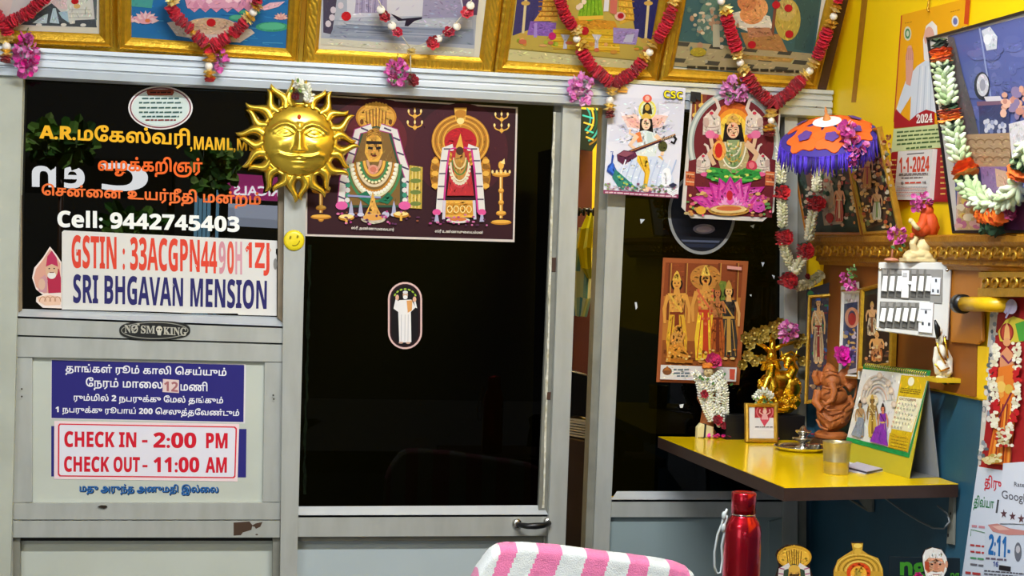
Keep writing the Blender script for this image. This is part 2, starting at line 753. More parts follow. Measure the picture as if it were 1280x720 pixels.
def figure(A, cx, y0, y1, w, skin='#e8b070', cloth='#e8c020', sash='#c02020', crown='#e8b83a', halo=None, arms='down',
           hair='#20140e', garland=None, bare=True):
    """a printed standing figure with crown, garland and draped skirt"""
    H = y1 - y0
    Y = lambda t: y0 + H * t
    if halo:
        A.ell(cx, Y(.13), w * .42, H * .13, halo)
    A.ell(cx, Y(.15), w * .17, H * .075, hair)
    # skirt
    A.poly([(cx - w * .20, Y(.46)), (cx + w * .20, Y(.46)), (cx + w * .30, Y(.75)), (cx + w * .27, Y(.97)), (cx - w * .27, Y(.97)), (cx - w * .30, Y(.75))], cloth)
    for k in (-.18, -.06, .06, .18):
        A.line([(cx + w * k * .6, Y(.5)), (cx + w * k * 1.3, Y(.95))], w * .025, sash)
    # torso
    A.poly([(cx - w * .26, Y(.25)), (cx + w * .26, Y(.25)), (cx + w * .17, Y(.48)), (cx - w * .17, Y(.48))], skin if bare else cloth)
    A.poly([(cx - w * .07, Y(.19)), (cx + w * .07, Y(.19)), (cx + w * .1, Y(.27)), (cx - w * .1, Y(.27))], skin)
    if arms == 'down':
        for sg in (-1, 1):
            A.line([(cx + sg * w * .25, Y(.27)), (cx + sg * w * .36, Y(.42)), (cx + sg * w * .34, Y(.58))], w * .11, skin, w * .07)
    elif arms == 'up':
        for sg in (-1, 1):
            A.line([(cx + sg * w * .25, Y(.27)), (cx + sg * w * .42, Y(.36)), (cx + sg * w * .40, Y(.2))], w * .1, skin, w * .07)
    else:
        A.line([(cx - w * .25, Y(.27)), (cx - w * .33, Y(.40)), (cx - w * .02, Y(.38))], w * .1, skin, w * .07)
        A.line([(cx + w * .25, Y(.27)), (cx + w * .33, Y(.40)), (cx + w * .02, Y(.37))], w * .1, skin, w * .07)
    A.line([(cx - w * .2, Y(.47)), (cx + w * .2, Y(.47))], H * .03, sash)
    A.poly([(cx - w * .06, Y(.48)), (cx + w * .06, Y(.48)), (cx + w * .08, Y(.9)), (cx - w * .08, Y(.9))], sash)
    A.line([(cx - w * .22, Y(.26)), (cx + w * .14, Y(.46))], w * .05, garland or crown)
    # head
    A.ell(cx, Y(.145), w * .12, H * .06, skin)
    A.poly([(cx - w * .13, Y(.11)), (cx + w * .13, Y(.11)), (cx + w * .07, Y(.04)), (cx, Y(0)), (cx - w * .07, Y(.04))], crown)
    for sg in (-1, 1):
        A.ell(cx + sg * w * .05, Y(.14), w * .022, H * .008, '#20120a', 8)
    A.line([(cx - w * .035, Y(.175)), (cx + w * .035, Y(.175))], H * .01, '#8a2a1a')
    if garland:
        A.dots(A.along([(cx - w * .2, Y(.26)), (cx - w * .14, Y(.5)), (cx, Y(.6)), (cx + w * .14, Y(.5)), (cx + w * .2, Y(.26))], 13), w * .045, garland)
    for sg in (-1, 1):
        A.ell(cx + sg * w * .12, Y(.98), w * .09, H * .018, skin, 10)

# ================================================================== the room
b = B(); b.box(-3.2, 1.7, -7, 1.7, -.05, 0)
struct(b.build('floor', mat('floor_tile', '#6d6a62', rough=.35, nscale=3, namt=.3)))
b = B(); b.box(-3.2, 1.8, -6.2, 1.7, 3.0, 3.08)
struct(b.build('ceiling', mat('ceiling_paint', '#d9d8d0', rough=.7)))
b = B()
b.box(WALLX, WALLX + .1, -3.4, 1.7, 1.303, 3.0, mi=0)
b.box(WALLX, WALLX + .1, -3.4, 1.7, 0, 1.303, mi=1)
struct(b.build('wall_right', [YELLOW, BLUE]))
b = B(); b.box(-3.3, -3.2, -4.2, 1.7, 0, 3.0)
struct(b.build('wall_left', mat('grey_paint', '#8c8c84', rough=.6)))
b = B()
b.box(-3.2, WALLX, .012, .05, 2.03, 3.0)
b.box(1.60, WALLX, .03, .05, 1.303, 2.03)
b.box(1.60, WALLX, .03, .05, 0, 1.303, mi=1)
struct(b.build('wall_back', [YELLOW, BLUE]))
# the room behind the partition
b = B()
b.box(-3.2, WALLX, 1.6, 1.7, 0, 3.0)
struct(b.build('wall_inner', YELLOW))
b = B(); b.box(-1.2, -.45, -.02, .04, 0, 3.0)
struct(b.build('wall_corner', mat('pale_paint', '#b9bdb0', rough=.5, nscale=8, namt=.2)))
# brown streak running down the yellow wall beside the hanging pictures
PR = side(WALLX)
a = Art(PR, lift=.0006)
a.poly([(1080, -30), (1088, -30), (1070, 128), (1064, 128)], '#b07a10')
struct(a.build('trim_1', mat('brown_streak', rough=.6, attr=True, nscale=40, namt=.3)))

# ---- header rail under the pictures
b = B()
prof = [(-.012, 1.994), (-.034, 1.998), (-.036, 2.016), (-.030, 2.018), (-.030, 2.021), (-.038, 2.023), (-.038, 2.036),
        (-.031, 2.038), (-.031, 2.041), (-.037, 2.043), (-.037, 2.052), (-.032, 2.054), (-.032, 2.057), (-.042, 2.059), (-.042, 2.069), (.01, 2.073), (.01, 1.994)]
x0, x1 = -.62, 1.692
vs = [(x, y, z) for x in (x0, x1) for y, z in prof]
n = len(prof)
b.add(vs, [(i, (i + 1) % n, n + (i + 1) % n, n + i) for i in range(n)] + [tuple(range(n - 1, -1, -1)), tuple(range(n, 2 * n))])
hd = struct(b.build('trim_2', ALUB))
b = B()
c = P0.at(1021, 132, .036)
b.lathe([(.0001, -.004), (.004, -.004), (.005, 0), (.005, .003)], c + np.array([0, .003, 0]), 12, axis=(0, 1, 0))
b.build('screw', BLACK, hd)


def mem(parent, name, pts, y=0., d=.045, m=ALU, bevel=.0015):
    """one straight member of the partition: front face on the plane at y, depth d"""
    p = front(y)
    bb = B()
    bb.slab([p.at(*q) for q in pts], (0, d, 0), bevel=bevel)
    return bb.build(name, m, parent)


def sill(parent, name, fr, bk, yb, m=ALUB, yf=0.):
    bb = B()
    f = [front(yf).at(*q) for q in fr]
    g = [front(yb).at(*q) for q in bk]
    low = [q - np.array([0, 0, .006]) for q in f]
    lob = [q - np.array([0, 0, .012]) for q in g]
    bb.add(f + g + low + lob, [(0, 1, 3, 2), (4, 5, 1, 0), (6, 4, 0, 2), (5, 7, 3, 1), (6, 7, 5, 4)])
    return bb.build(name, m, parent)


def pane(parent, pts, y, m=GLASS):
    p = front(y)
    bb = B()
    bb.add([p.at(*q) for q in pts], [(0, 1, 2, 3)])
    return bb.build('glass_pane', m, parent)


# ---- window 1: the fixed light on the left with its sash and lower panel
W1 = structure('window_1', (-.13, 0, 0))
mem(W1, 'frame_post', [(-60, 84), (15.5, 92), (15.6, 1090), (-60, 1090)], -.004)
mem(W1, 'glazing_bead', [(15.8, 92), (26.5, 92), (27, 388), (16.5, 395)], .012, .02, BROWNBEAD)
mem(W1, 'glazing_bead', [(348.5, 108), (359, 108), (355, 406), (347, 397)], .012, .02, BROWNBEAD)
pane(W1, [(22, 88), (354, 106), (352, 402), (22, 392)], .030)
sill(W1, 'sill', [(16, 394.5), (355, 407.5)], [(27, 386), (349, 396.2)], .028)
mem(W1, 'mid_rail', [(16, 395), (355.5, 408), (355.5, 429), (16, 418.5)])
mem(W1, 'sash_rail', [(17, 420.5), (355, 431), (354.5, 452.5), (17, 446)], .003)
mem(W1, 'sash_stile', [(17, 446), (40.5, 446.8), (40.3, 628), (16.8, 629)], .006)
mem(W1, 'sash_stile', [(331, 452), (354.5, 452.5), (351.5, 628), (328.3, 628)], .006)
mem(W1, 'sash_rail', [(16.5, 629), (351.4, 628.5), (350.8, 649.5), (16, 649.5)], .003)
mem(W1, 'sash_panel', [(39, 445), (333, 451), (330, 631), (39, 631)], .016, .006, PANEL)
mem(W1, 'band_rail', [(15.8, 651), (350.6, 651), (350.3, 672), (15.8, 672)], 0)
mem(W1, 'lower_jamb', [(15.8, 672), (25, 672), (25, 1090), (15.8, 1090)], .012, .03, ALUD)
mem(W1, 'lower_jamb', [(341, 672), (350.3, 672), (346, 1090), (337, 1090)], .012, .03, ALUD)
mem(W1, 'lower_panel', [(20, 665), (346, 665), (343, 1090), (20, 1090)], .040, .006, PANEL)
mem(W1, 'groove_shade', [(14, 395), (358, 407), (352, 676), (14, 676)], .028, .004, DARK, 0)  # dark sheet put behind the joints as the shade in the grooves
# rubbed patches where the coating has come off
a = Art(P0, lift=.0008)
a.crop((0, 600), 3.048)
a.poly([(890, 162), (950, 158), (962, 172), (958, 190), (925, 200), (918, 210), (890, 212)], '#4a382c')
a.poly([(957, 175), (975, 165), (1000, 160), (992, 178), (975, 186), (970, 178)], '#4a382c')
a.ell(978, 208, 5, 3, '#5a4a3c', 8)
a.poly([(370, 103), (385, 96), (405, 97), (410, 104), (396, 110)], '#2a221a')
a.crop((0, 430), 3.2)
for q in ((87, 180), (87, 210), (1093, 205), (1095, 220), (1143, 225), (1168, 222), (1192, 222)):
    a.ell(q[0], q[1], 4, 4, '#4a463c', 8)
a.build('worn_patch', VINYL, W1)

# ---- the post between window and door
PM = mem(None, 'trim_3', [(357, 108), (386, 110), (362, 1090), (346, 1090)], -.010, .055)
struct(PM)

# ---- door
D1 = structure('door_1', (.6, .01, 0))
pane(D1, [(376, 108), (703, 128), (688, 640), (362, 640)], .026, DOORG)
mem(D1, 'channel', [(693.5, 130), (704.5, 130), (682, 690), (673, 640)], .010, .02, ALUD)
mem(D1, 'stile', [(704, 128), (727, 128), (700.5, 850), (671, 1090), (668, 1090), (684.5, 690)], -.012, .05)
sill(D1, 'sill', [(371, 644), (685, 643)], [(372, 633), (678.5, 631.5)], .022, ALUB, .0)
mem(D1, 'bottom_rail', [(371, 644), (685.5, 643.3), (684.3, 670), (370, 671)], .0)
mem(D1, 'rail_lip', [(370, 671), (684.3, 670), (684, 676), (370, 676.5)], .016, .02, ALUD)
mem(D1, 'lower_panel', [(368, 664), (687, 664), (684, 1090), (355, 1090)], .038, .006, mat('laminate_cool', '#b3bec0', rough=.45, nscale=6, namt=.18, color2='#9aa4a6'))
# torn protective film along the edge of the glass
b = B()
pf = front(.0085)
rr = random.Random(3)
ys = [140 + i * 9 for i in range(56)]
L = [pf.at(692.5 - (y - 140) * .029 + rr.uniform(-1.2, .6), y) for y in ys]
R_ = [pf.at(694.8 - (y - 140) * .029, y) for y in ys]
m_ = len(ys)
b.add(L + R_, [(i, i + 1, m_ + i + 1, m_ + i) for i in range(m_ - 1)])
b.build('film_edge', mat('film', '#d9d6c6', rough=.6, nscale=60, namt=.6, color2='#8a7a30'), D1)
b = B()
rr = random.Random(4)
ys = [306 + i * 8 for i in range(40)]
pf = front(.022)
L = [pf.at(386 - (y - 306) * .026 + rr.uniform(-1.5, 1.5), y) for y in ys]
R_ = [pf.at(389 - (y - 306) * .026 + rr.uniform(-1, 2.0), y) for y in ys]
m_ = len(ys)
b.add(L + R_, [(i, i + 1, m_ + i + 1, m_ + i) for i in range(m_ - 1)])
b.build('torn_edge', mat('torn_film', '#161d12', rough=.9, nscale=120, namt=.8, color2='#0a0b0a', spec=0.), D1)
# lock plates
b = B()
p = front(.008)
b.slab([p.at(*q) for q in ((690, 322), (698, 322), (698, 340), (690, 340))], (0, .006, 0), bevel=.001)
b.slab([p.at(*q) for q in ((684, 490), (689, 490), (688, 500), (683, 500))], (0, .006, 0), bevel=.001)
b.build('lock_plate', DWOOD, D1)
# pull handle
b = B()
p = front(-.012)
q0, q1 = p.at(647, 655), p.at(686, 653)
b.tube([q0 + np.array([0, .014, 0]), q0 + np.array([.002, -.012, 0]), (q0 * .75 + q1 * .25) + np.array([0, -.028, -.002]),
        (q0 * .5 + q1 * .5) + np.array([0, -.032, -.002]), (q0 * .25 + q1 * .75) + np.array([0, -.028, -.002]),
        q1 + np.array([-.002, -.012, 0]), q1 + np.array([0, .014, 0])], [.006, .007, .008, .009, .008, .007, .006], 10)
hn = b.build('pull_handle', BLACK, D1)
b = B()
for q in (q0, q1):
    b.lathe([(.0001, -.002), (.012, -.002), (.013, .002), (.013, .006), (.0001, .006)], q + np.array([0, .006, 0]), 16, axis=(0, 1, 0))
b.build('handle_rose', STEEL, hn)

# ---- post on the far side of the doorway
PO = structure('trim_4', (1.09, 0, 0))
mem(PO, 'post_face', [(764.5, 130), (787, 130), (743, 1090), (725, 1090)], -.004, .05)
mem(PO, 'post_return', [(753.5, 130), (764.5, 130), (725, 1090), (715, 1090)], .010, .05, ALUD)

# ---- window 2 behind the shrine table
W2 = structure('window_2', (1.35, 0, 0))
pane(W2, [(778, 128), (1000, 140), (992, 622), (756, 620)], .030, CLEARG)
sill(W2, 'sill', [(764, 624.5), (980, 624.5)], [(771, 614), (976, 614)], .028)
mem(W2, 'mid_rail', [(764, 624.5), (980, 624.5), (979, 646.5), (763, 646.5)], 0)
mem(W2, 'lower_panel', [(756, 640), (985, 640), (985, 1090), (745, 1090)], .014, .006, PANELT)
mem(W2, 'panel_bead', [(962, 652), (978, 648), (980, 1090), (964, 1090)], .004, .012, PANELT)
mem(W2, 'frame_post', [(981, 138), (997, 138), (997, 1090), (977, 1090)], -.004, .05)
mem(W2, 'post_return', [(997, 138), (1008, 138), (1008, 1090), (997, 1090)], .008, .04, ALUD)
# specks of light-coloured paint on the glass
a = Art(front(.028), lift=.0005)
a.crop((740, 260), 4.5)
for q in (((270, 62), (298, 64), (275, 90)), ((240, 530), (252, 530), (256, 560), (246, 572)), ((890, 100), (915, 92), (908, 115)), ((1012, 375), (1028, 382), (1024, 400)),
          ((886, 488), (898, 486), (896, 500)), ((952, 305), (970, 306), (960, 332))):
    a.poly(list(q), '#c8ccd2')
a.crop((800, 380), 4.5)
a.poly([(222, 566), (246, 562), (240, 584), (226, 584)], '#d8dce0')
a.build('paint_speck', VINYL, W2)

# ================================================================== outside, seen in the glass
b = B(); b.box(-9, 9, -13.2, -13, -1, 7)
struct(b.build('wall_street', mat('street_wall', '#20201f', rough=.9)))
b = B(); b.box(-9, 9, -13, -6.2, -.2, -.05)
struct(b.build('floor_street', mat('asphalt', '#3b3a38', rough=.9, nscale=4, namt=.3)))


class Mirror(Plane):
    """the plane on which something beyond the doorway stands, met by a ray the glass sends back"""

    def at(s, px, py, off=0.):
        q = front(-s.o[1] + .06).at(px, py)
        return np.array([q[0], s.o[1] + off, q[2]])


ms = Mirror((0, -9.0, 0), (0, 1, 0))
SIGNW = glow_mat('daylight_glow_white', '#f4f6f8', 15)  # emission stands in for daylight falling on the white letters


def street_sign(name, label, quad, body, texts, cat='sign', ms=ms):
    q = [ms.at(*p) for p in quad]
    base = sum(q) / 4
    base[2] = min(p[2] for p in q)
    t = thing(name, label, cat, base)
    bb = B()
    bb.slab(q, (0, -.08, 0))
    bb.build('board', body, t)
    zb = float(base[2])
    bb = B()
    for p in (q[0], q[1]):
        bb.box(p[0] - .03, p[0] + .03, p[1] - .14, p[1] - .08, -.06, float(p[2]))
    bb.build('support_post', BLACK, t)
    for s, tq, wt, m in texts:
        uv, tri = glyph_tris(s, wt)
        TL, TR, BR, BL = [np.array(ms.at(*p, .01)) for p in tq]
        # the reflection turns the board round: its reader's left is the photo's right
        vs = [(TR * (1 - u) + TL * u) * (1 - v) + (BR * (1 - u) + BL * u) * v for u, v in uv]
        bb = B()
        bb.add(vs, [tuple(int(i) for i in f) for f in tri])
        bb.build('lettering', m, t)
    return t


street_sign('street_sign', 'dark street signboard with white letters, daylight glow added, reflected in left window', [(20, 196), (215, 200), (215, 250), (20, 240)], BLACK,
            [(bold('en'), [(40, 207), (106, 209), (106, 236), (40, 234)], .01, SIGNW), (bold('C'), [(124, 203), (185, 205), (185, 240), (124, 238)], .01, SIGNW)])
PINKG = glow_mat('daylight_glow_pink', '#c03a86', 5.5)  # board given a glow in place of outdoor daylight
street_sign('street_sign', 'pink street board with white words reflected behind the brass sun', [(282, 216), (362, 222), (362, 252), (282, 248)], PINKG,
            [('ELECTRICALS', [(292, 232), (400, 234), (400, 247), (292, 244)], .03, SIGNW)])
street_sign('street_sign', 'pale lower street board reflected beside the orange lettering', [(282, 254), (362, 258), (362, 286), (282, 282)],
            glow_mat('daylight_glow_pale', '#b9c6d8', 6.5), [], ms=Mirror((0, -9.35, 0), (0, 1, 0)))  # pale board emits too, standing in for daylight on it
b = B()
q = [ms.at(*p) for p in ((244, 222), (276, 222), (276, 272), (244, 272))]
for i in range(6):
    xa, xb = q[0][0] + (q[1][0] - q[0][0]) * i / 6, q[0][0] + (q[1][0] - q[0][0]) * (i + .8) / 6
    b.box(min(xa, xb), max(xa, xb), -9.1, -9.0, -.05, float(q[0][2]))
t = tag(b.build('shop_curtain', glow_mat('daylight_glow_blue', '#7db4d0', 4.0), None, (float(q[2][0]), -9.05, -.05)), 'pale blue striped shop curtain reflected beside the pink board', 'curtain')  # stripes glow instead of being lit by the street
# pot plants on the street
rr = random.Random(11)
for (px, py, wpx, hpx, lab) in ((78, 180, 60, 26, 'leafy street plant reflected behind the orange lettering'), (170, 290, 46, 36, 'bright leafy street plant reflected above the white tax number sign'),
                                (268, 212, 36, 40, 'leafy street plant reflected left of the brass sun')):
    msp = Mirror((0, -8.2, 0), (0, 1, 0))
    c = msp.at(px, py)
    t = thing('potted_plant', lab, 'plant', (c[0], c[1], -.05))
    wq = abs(msp.at(px + wpx / 2, py)[0] - c[0])
    hq = abs(msp.at(px, py + hpx / 2)[2] - c[2])
    bb = B()
    for i in range(120):
        d = Vector((rr.gauss(0, 1), rr.gauss(0, 1), rr.gauss(.2, 1))).normalized()
        pos = Vector(c) + Vector((rr.uniform(-wq, wq), rr.uniform(-.2, .2), rr.uniform(-hq, hq)))
        bb.petal(pos, d, (0, 1, .3), rr.uniform(.10, .2), .09, rr.choice(('#3f7d2a', '#7fb04a', '#2a5a20', '#a8c86a')))
    bb.build('foliage', PETAL, t)
    bb = B()
    bb.tube([(c[0], c[1], .25), (c[0], c[1], c[2])], .02)
    bb.build('stem', DWOOD, t)
    bb = B()
    bb.lathe([(.0001, -.05), (.14, -.05), (.19, .28), (.2, .3), (.17, .3), (.16, .22), (.0001, .22)], (c[0], c[1], 0), 20)
    bb.build('pot', TERRA, t)

# ================================================================== things in the room behind, seen through the gap
def inner(y):
    return front(y)


p = inner(.55)
b = B()
b.slab([p.at(*q) for q in ((705, 545), (741, 552), (736, 1000), (700, 1000))], (0, .4, 0), bevel=.004)
c = p.at(722, 1000)
tag(b.build('cabinet', mat('dark_cabinet', '#4a3426', rough=.5, nscale=6, namt=.3), None, tuple(p.at(722, 1000))), 'dark brown cabinet standing behind the gap beside the door', 'cabinet')
b = B()
rr = random.Random(5)
for i in range(7):
    z = i * 3.3
    b.slab([p.at(*q, .0) + np.array([0, -.0, 0]) for q in ((704 + rr.uniform(-3, 3), 541 - z), (742, 547 - z + rr.uniform(-1, 1)), (742, 549.5 - z), (704, 543.5 - z))], (0, .25, 0))
tag(b.build('paper_stack', mat('paper', '#d8cdb4', rough=.7, nscale=30, namt=.2), None, tuple(p.at(722, 546))), 'untidy stack of papers on the dark cabinet behind the door', 'papers')
b = B()
b.slab([p.at(*q) for q in ((708, 462), (734, 468), (739, 522), (708, 520))], (0, .12, 0), bevel=.003)
tag(b.build('file_box', BLACK, None, tuple(p.at(722, 522))), 'black box on the paper stack behind the door gap', 'box')
p = inner(.95)
b = B()
b.slab([p.at(*q) for q in ((712, 180), (741, 184), (734, 700), (700, 700))], (0, .5, 0), bevel=.004)
tag(b.build('cupboard', mat('maroon_cupboard', '#5a2a22', rough=.45, nscale=4, namt=.3), None, tuple(p.at(718, 700))), 'tall maroon cupboard in the room behind the doorway gap', 'cupboard')
a = Art(inner(.9))
a.slab([(722, 136), (749, 138), (748, 176), (740, 189), (720, 186)], '#1f2a22', .01)
a.crop((690, 120), 1)
for k in range(5):
    a.arc(40, 28, 8 + k * 4, 14 + k * 5, -1.2, 1.3, 2.2, ('#2a8a90', '#c8a83a', '#1d4a3a', '#3aa0a8', '#8a6a2a')[k])
for k in range(4):
    a.line([(38 + k * 1.5, 24 + k * 9), (52, 28 + k * 9)], 2, ('#34b0b8', '#d8b84a')[k % 2])
tag(a.build('wall_picture', PRINT, None, tuple(inner(.9).at(735, 188))), 'dark teal and gold wall picture high behind the doorway gap', 'picture')
# hanging plastic bags
p = inner(.8)


def bag(label, pts, cols, seed):
    rr = random.Random(seed)
    n = len(pts)
    L = [p.at(a_, y_) for a_, _, y_ in pts]
    Rr = [p.at(b_, y_) for _, b_, y_ in pts]
    bb = B()
    K = 9
    vs = []
    for i in range(n):
        for k in range(K):
            u = k / (K - 1)
            q = L[i] * (1 - u) + Rr[i] * u
            q = q + np.array([0, -.05 * math.sin(PI * u) * math.sin(PI * min(1, (i + .6) / n)) + rr.uniform(-.008, .008), rr.uniform(-.004, .004)])
            vs.append(q)
    back = [v + np.array([0, .02, 0]) for v in vs]
    for i in range(n - 1):
        for k in range(K - 1):
            a_ = i * K + k
            bb.add([vs[a_], vs[a_ + 1], vs[a_ + K + 1], vs[a_ + K]], [(0, 1, 2, 3)], cols[(i * 2 + k) % len(cols)], True)
            bb.add([back[a_], back[a_ + 1], back[a_ + K + 1], back[a_ + K]], [(3, 2, 1, 0)], cols[(i + k) % len(cols)], True)
    return tag(bb.build('plastic_bag', mat('plastic_film', rough=.3, attr=True), None, tuple(p.at(735, 262))), label, 'bag')


bag('crumpled yellow plastic bag hanging behind the doorway gap', [(738, 744, 262), (728, 752, 285), (724, 751, 310), (728, 748, 335), (735, 746, 348)], ['#d8d21a', '#e8e02a', '#b8b40e', '#e8e86a'], 1)
p = inner(.87)
bag('pale green plastic bag hanging below the yellow one', [(726, 738, 285), (719, 741, 310), (716, 742, 340), (717, 740, 372), (719, 734, 395)], ['#b8c8a0', '#c8d8b0', '#8fb8b0', '#4a90a8', '#d8e0c0'], 2)
b = B()
b.tube([inner(.74).at(715, 268), inner(.74).at(732, 262), inner(.74).at(752, 266)], .006)
for k in range(5):
    c = inner(.74).at(722 + k * 6, 264)
    b.tube([c, c + np.array([0, -.02, -.012]), c + np.array([0, -.028, .01])], .004)
qh = inner(.74).at(757, 266)
b.tube([inner(.74).at(752, 266), qh, np.array([qh[0], qh[1], 3.0])], .006)
tag(b.build('hook_rail', BLACK, None, tuple(p.at(733, 265))), 'black hook rail holding the plastic bags behind the gap', 'rail')

# ================================================================== signs on the partition
def org(plane, px, py):
    return tuple(float(x) for x in plane.at(px, py))


GP = front(.0288)                              # face of the window glass
t = thing('glass_lettering', "advocate's vinyl lettering in yellow, orange and white on the left window", 'lettering', org(GP, 190, 290))
a = Art(GP).crop((0, 90), 3.556)
a.text(bold(tamil('A.R.மகேஸ்வரி')), [(176, 226), (845, 250), (845, 345), (174, 312)], '#f2b41c', .03)
a.text(bold(',MAML,MBL'), [(846, 284), (1172, 302), (1172, 360), (846, 354)], '#f2b41c', .01)
a.build('name_line', VINYL, t)
a = Art(GP).crop((0, 90), 3.556)
a.text(bold(tamil('வழக்கறிஞர்')), [(435, 372), (900, 380), (900, 470), (435, 462)], '#f0641c', .03)
a.build('title_line', VINYL, t)
a = Art(GP).crop((0, 90), 3.556)
a.text(bold(tamil('சென்னை உயர்நீதி மன்றம்')), [(185, 494), (1160, 533), (1160, 612), (185, 566)], '#f07030', .03)
a.build('court_line', VINYL, t)
a = Art(GP).crop((0, 90), 3.556)
a.text(bold('Cell: 9442745403'), [(255, 612), (1065, 640), (1065, 712), (255, 690)], '#f2f2ee', .022)
a.build('phone_line', VINYL, t)

# oval notice
a = Art(GP, lift=.0009).crop((0, 0), 3.2)
pts = [(642 + 129 * math.cos(k * PI / 20), 431 + 87 * math.sin(k * PI / 20)) for k in range(40)]
a.slab(pts, '#e9e4e2', .0006)
a.lift = .0012
a.ring(642, 431, 120, 79, 5, '#7a3d48', 40)
a.ell(642, 431, 113, 73, '#cfdcd8', 36)
a.poly([(590, 358), (692, 358), (697, 369), (690, 382), (592, 382), (586, 369)], '#8e3f28')
a.scribble(600, 684, 370, 8, '#2e120c', 2)
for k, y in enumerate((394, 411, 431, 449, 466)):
    a.scribble(556 if k in (1, 2, 3) else 568, 728 if k in (1, 2, 3) else 716, y, 9, '#3a5a56', k)
a.scribble(582, 704, 480, 8, '#7a2a30', 9)
tag(a.build('oval_sticker', PRINT, None, org(GP, 200, 160)), 'white oval printed notice at the top of the left window', 'sticker')

# tax number sign
a = Art(front(.024)).crop((0, 280), 3.556)
a.slab([(275, 36), (284, 28), (1232, 74), (1233, 108), (1226, 112), (1226, 130), (1230, 140), (1230, 408), (1060, 404), (1056, 398), (850, 396), (700, 390), (275, 380)], '#dcd9d4', .002)
a.text(bold('GSTIN : 33ACGPN'), [(318, 48), (888, 68), (888, 216), (318, 196)], '#dd4632', .012)
a.text(bold('44'), [(893, 76), (965, 78), (965, 220), (893, 217)], '#dd4632', .012)
a.text(bold('9'), [(972, 76), (1003, 77), (1003, 222), (972, 221)], '#cf8f9c', .012)
a.text(bold('0'), [(1010, 76), (1040, 77), (1040, 223), (1010, 222)], '#dd5a48', .012)
a.text(bold('H'), [(1046, 78), (1076, 79), (1076, 225), (1046, 224)], '#d59aa6', .012)
a.text(bold('1ZJ'), [(1090, 80), (1198, 84), (1198, 231), (1090, 227)], '#dd4632', .012)
a.text(bold('SRI BHGAVAN MENSION'), [(325, 222), (1187, 250), (1185, 380), (325, 352)], '#2d2a66', .012)
rr = random.Random(8)
for k in range(26):                                     # scuffed print
    x, y = rr.uniform(330, 1200), rr.uniform(70, 360)
    a.line([(x, y), (x + rr.uniform(-14, 14), y + rr.uniform(5, 22))], rr.uniform(1.5, 3.5), '#dcd9d4')
a.ell(1224, 178, 9, 26, '#8a8680', 10)
a.ell(1200, 116, 6, 8, '#d8b0a0', 8)
tag(a.build('sign', PRINT, None, org(front(.02), 212, 392)), 'white tax number sign with red and navy capitals on the left window', 'sign')

# drop-shaped sticker
a = Art(front(.024)).crop((0, 280), 3.556)
a.slab([(222, 100), (250, 135), (273, 170), (274, 375), (190, 372), (160, 345), (162, 325), (190, 315), (160, 290), (143, 240), (152, 195), (190, 150)], '#eddcd4', .001)
a.poly([(222, 112), (247, 143), (268, 175), (268, 300), (195, 308), (160, 280), (150, 238), (160, 200), (192, 158)], '#d9a08c')
a.poly([(222, 190), (262, 200), (271, 240), (271, 305), (215, 308), (210, 240)], '#b22a48')
a.ell(230, 205, 27, 36, '#d8b090')
a.poly([(204, 190), (210, 145), (230, 118), (252, 150), (258, 190), (230, 178)], '#b83258')
a.ell(230, 228, 19, 16, '#e9e4dc')
a.line([(220, 215), (240, 215)], 4, '#7a3a30')
for sx in (219, 241):
    a.ell(sx, 198, 4, 3, '#2c1a14', 8)
a.poly([(170, 300), (180, 240), (200, 225), (212, 250), (208, 306)], '#c8929a')
a.ell(186, 268, 15, 26, '#d8b09a')
a.poly([(165, 325), (222, 315), (272, 325), (268, 360), (200, 362), (172, 345)], '#e6c0a8')
for k in range(4):
    a.arc(190 + k * 22, 345, 14, 22, PI, 2 * PI, 3, '#b07a5c', 8)
tag(a.build('sticker', PRINT, None, org(front(.02), 60, 384)), 'drop-shaped sticker of a red-capped bearded man in the window corner', 'sticker')

# NO SMOKING
a = Art(P0).crop((0, 280), 3.556)
a.slab([(688 + 158 * math.copysign(abs(math.cos(k * PI / 24)) ** .8, math.cos(k * PI / 24)), 473 + 43 * math.copysign(abs(math.sin(k * PI / 24)) ** .75, math.sin(k * PI / 24))) for k in range(48)], '#16150f', .002)
a.lift = .0026
a.p = front(-.0022)
a.lift = 0
a.ring(688, 473, 148, 36, 4, '#8f8d82', 48)
a.text(serif('NØ'), [(554, 447), (614, 448), (614, 486), (554, 484)], '#b8b4a6', .02)
a.text(serif('SM'), [(626, 450), (690, 452), (690, 488), (626, 486)], '#b8b4a6', .02)
a.text(serif('KING'), [(726, 456), (830, 461), (830, 498), (726, 492)], '#b8b4a6', .02)
a.text('♂', [(584, 440), (620, 441), (620, 470), (584, 468)], '#b8b4a6', .01)
a.ell(708, 468, 14, 15, '#c9c4b4')
a.poly([(698, 478), (718, 479), (715, 495), (701, 494)], '#c9c4b4')
a.ell(702, 468, 4, 4, '#16150f', 8)
a.ell(714, 469, 4, 4, '#16150f', 8)
o = a.build('smoking_sign', mat('smoking_print', rough=.35, attr=True), None, org(P0, 194, 424))
for v in o.data.vertices:
    v.co.y -= .0021
tag(o, 'black oval no smoking plate with silver letters on the middle rail', 'sign')

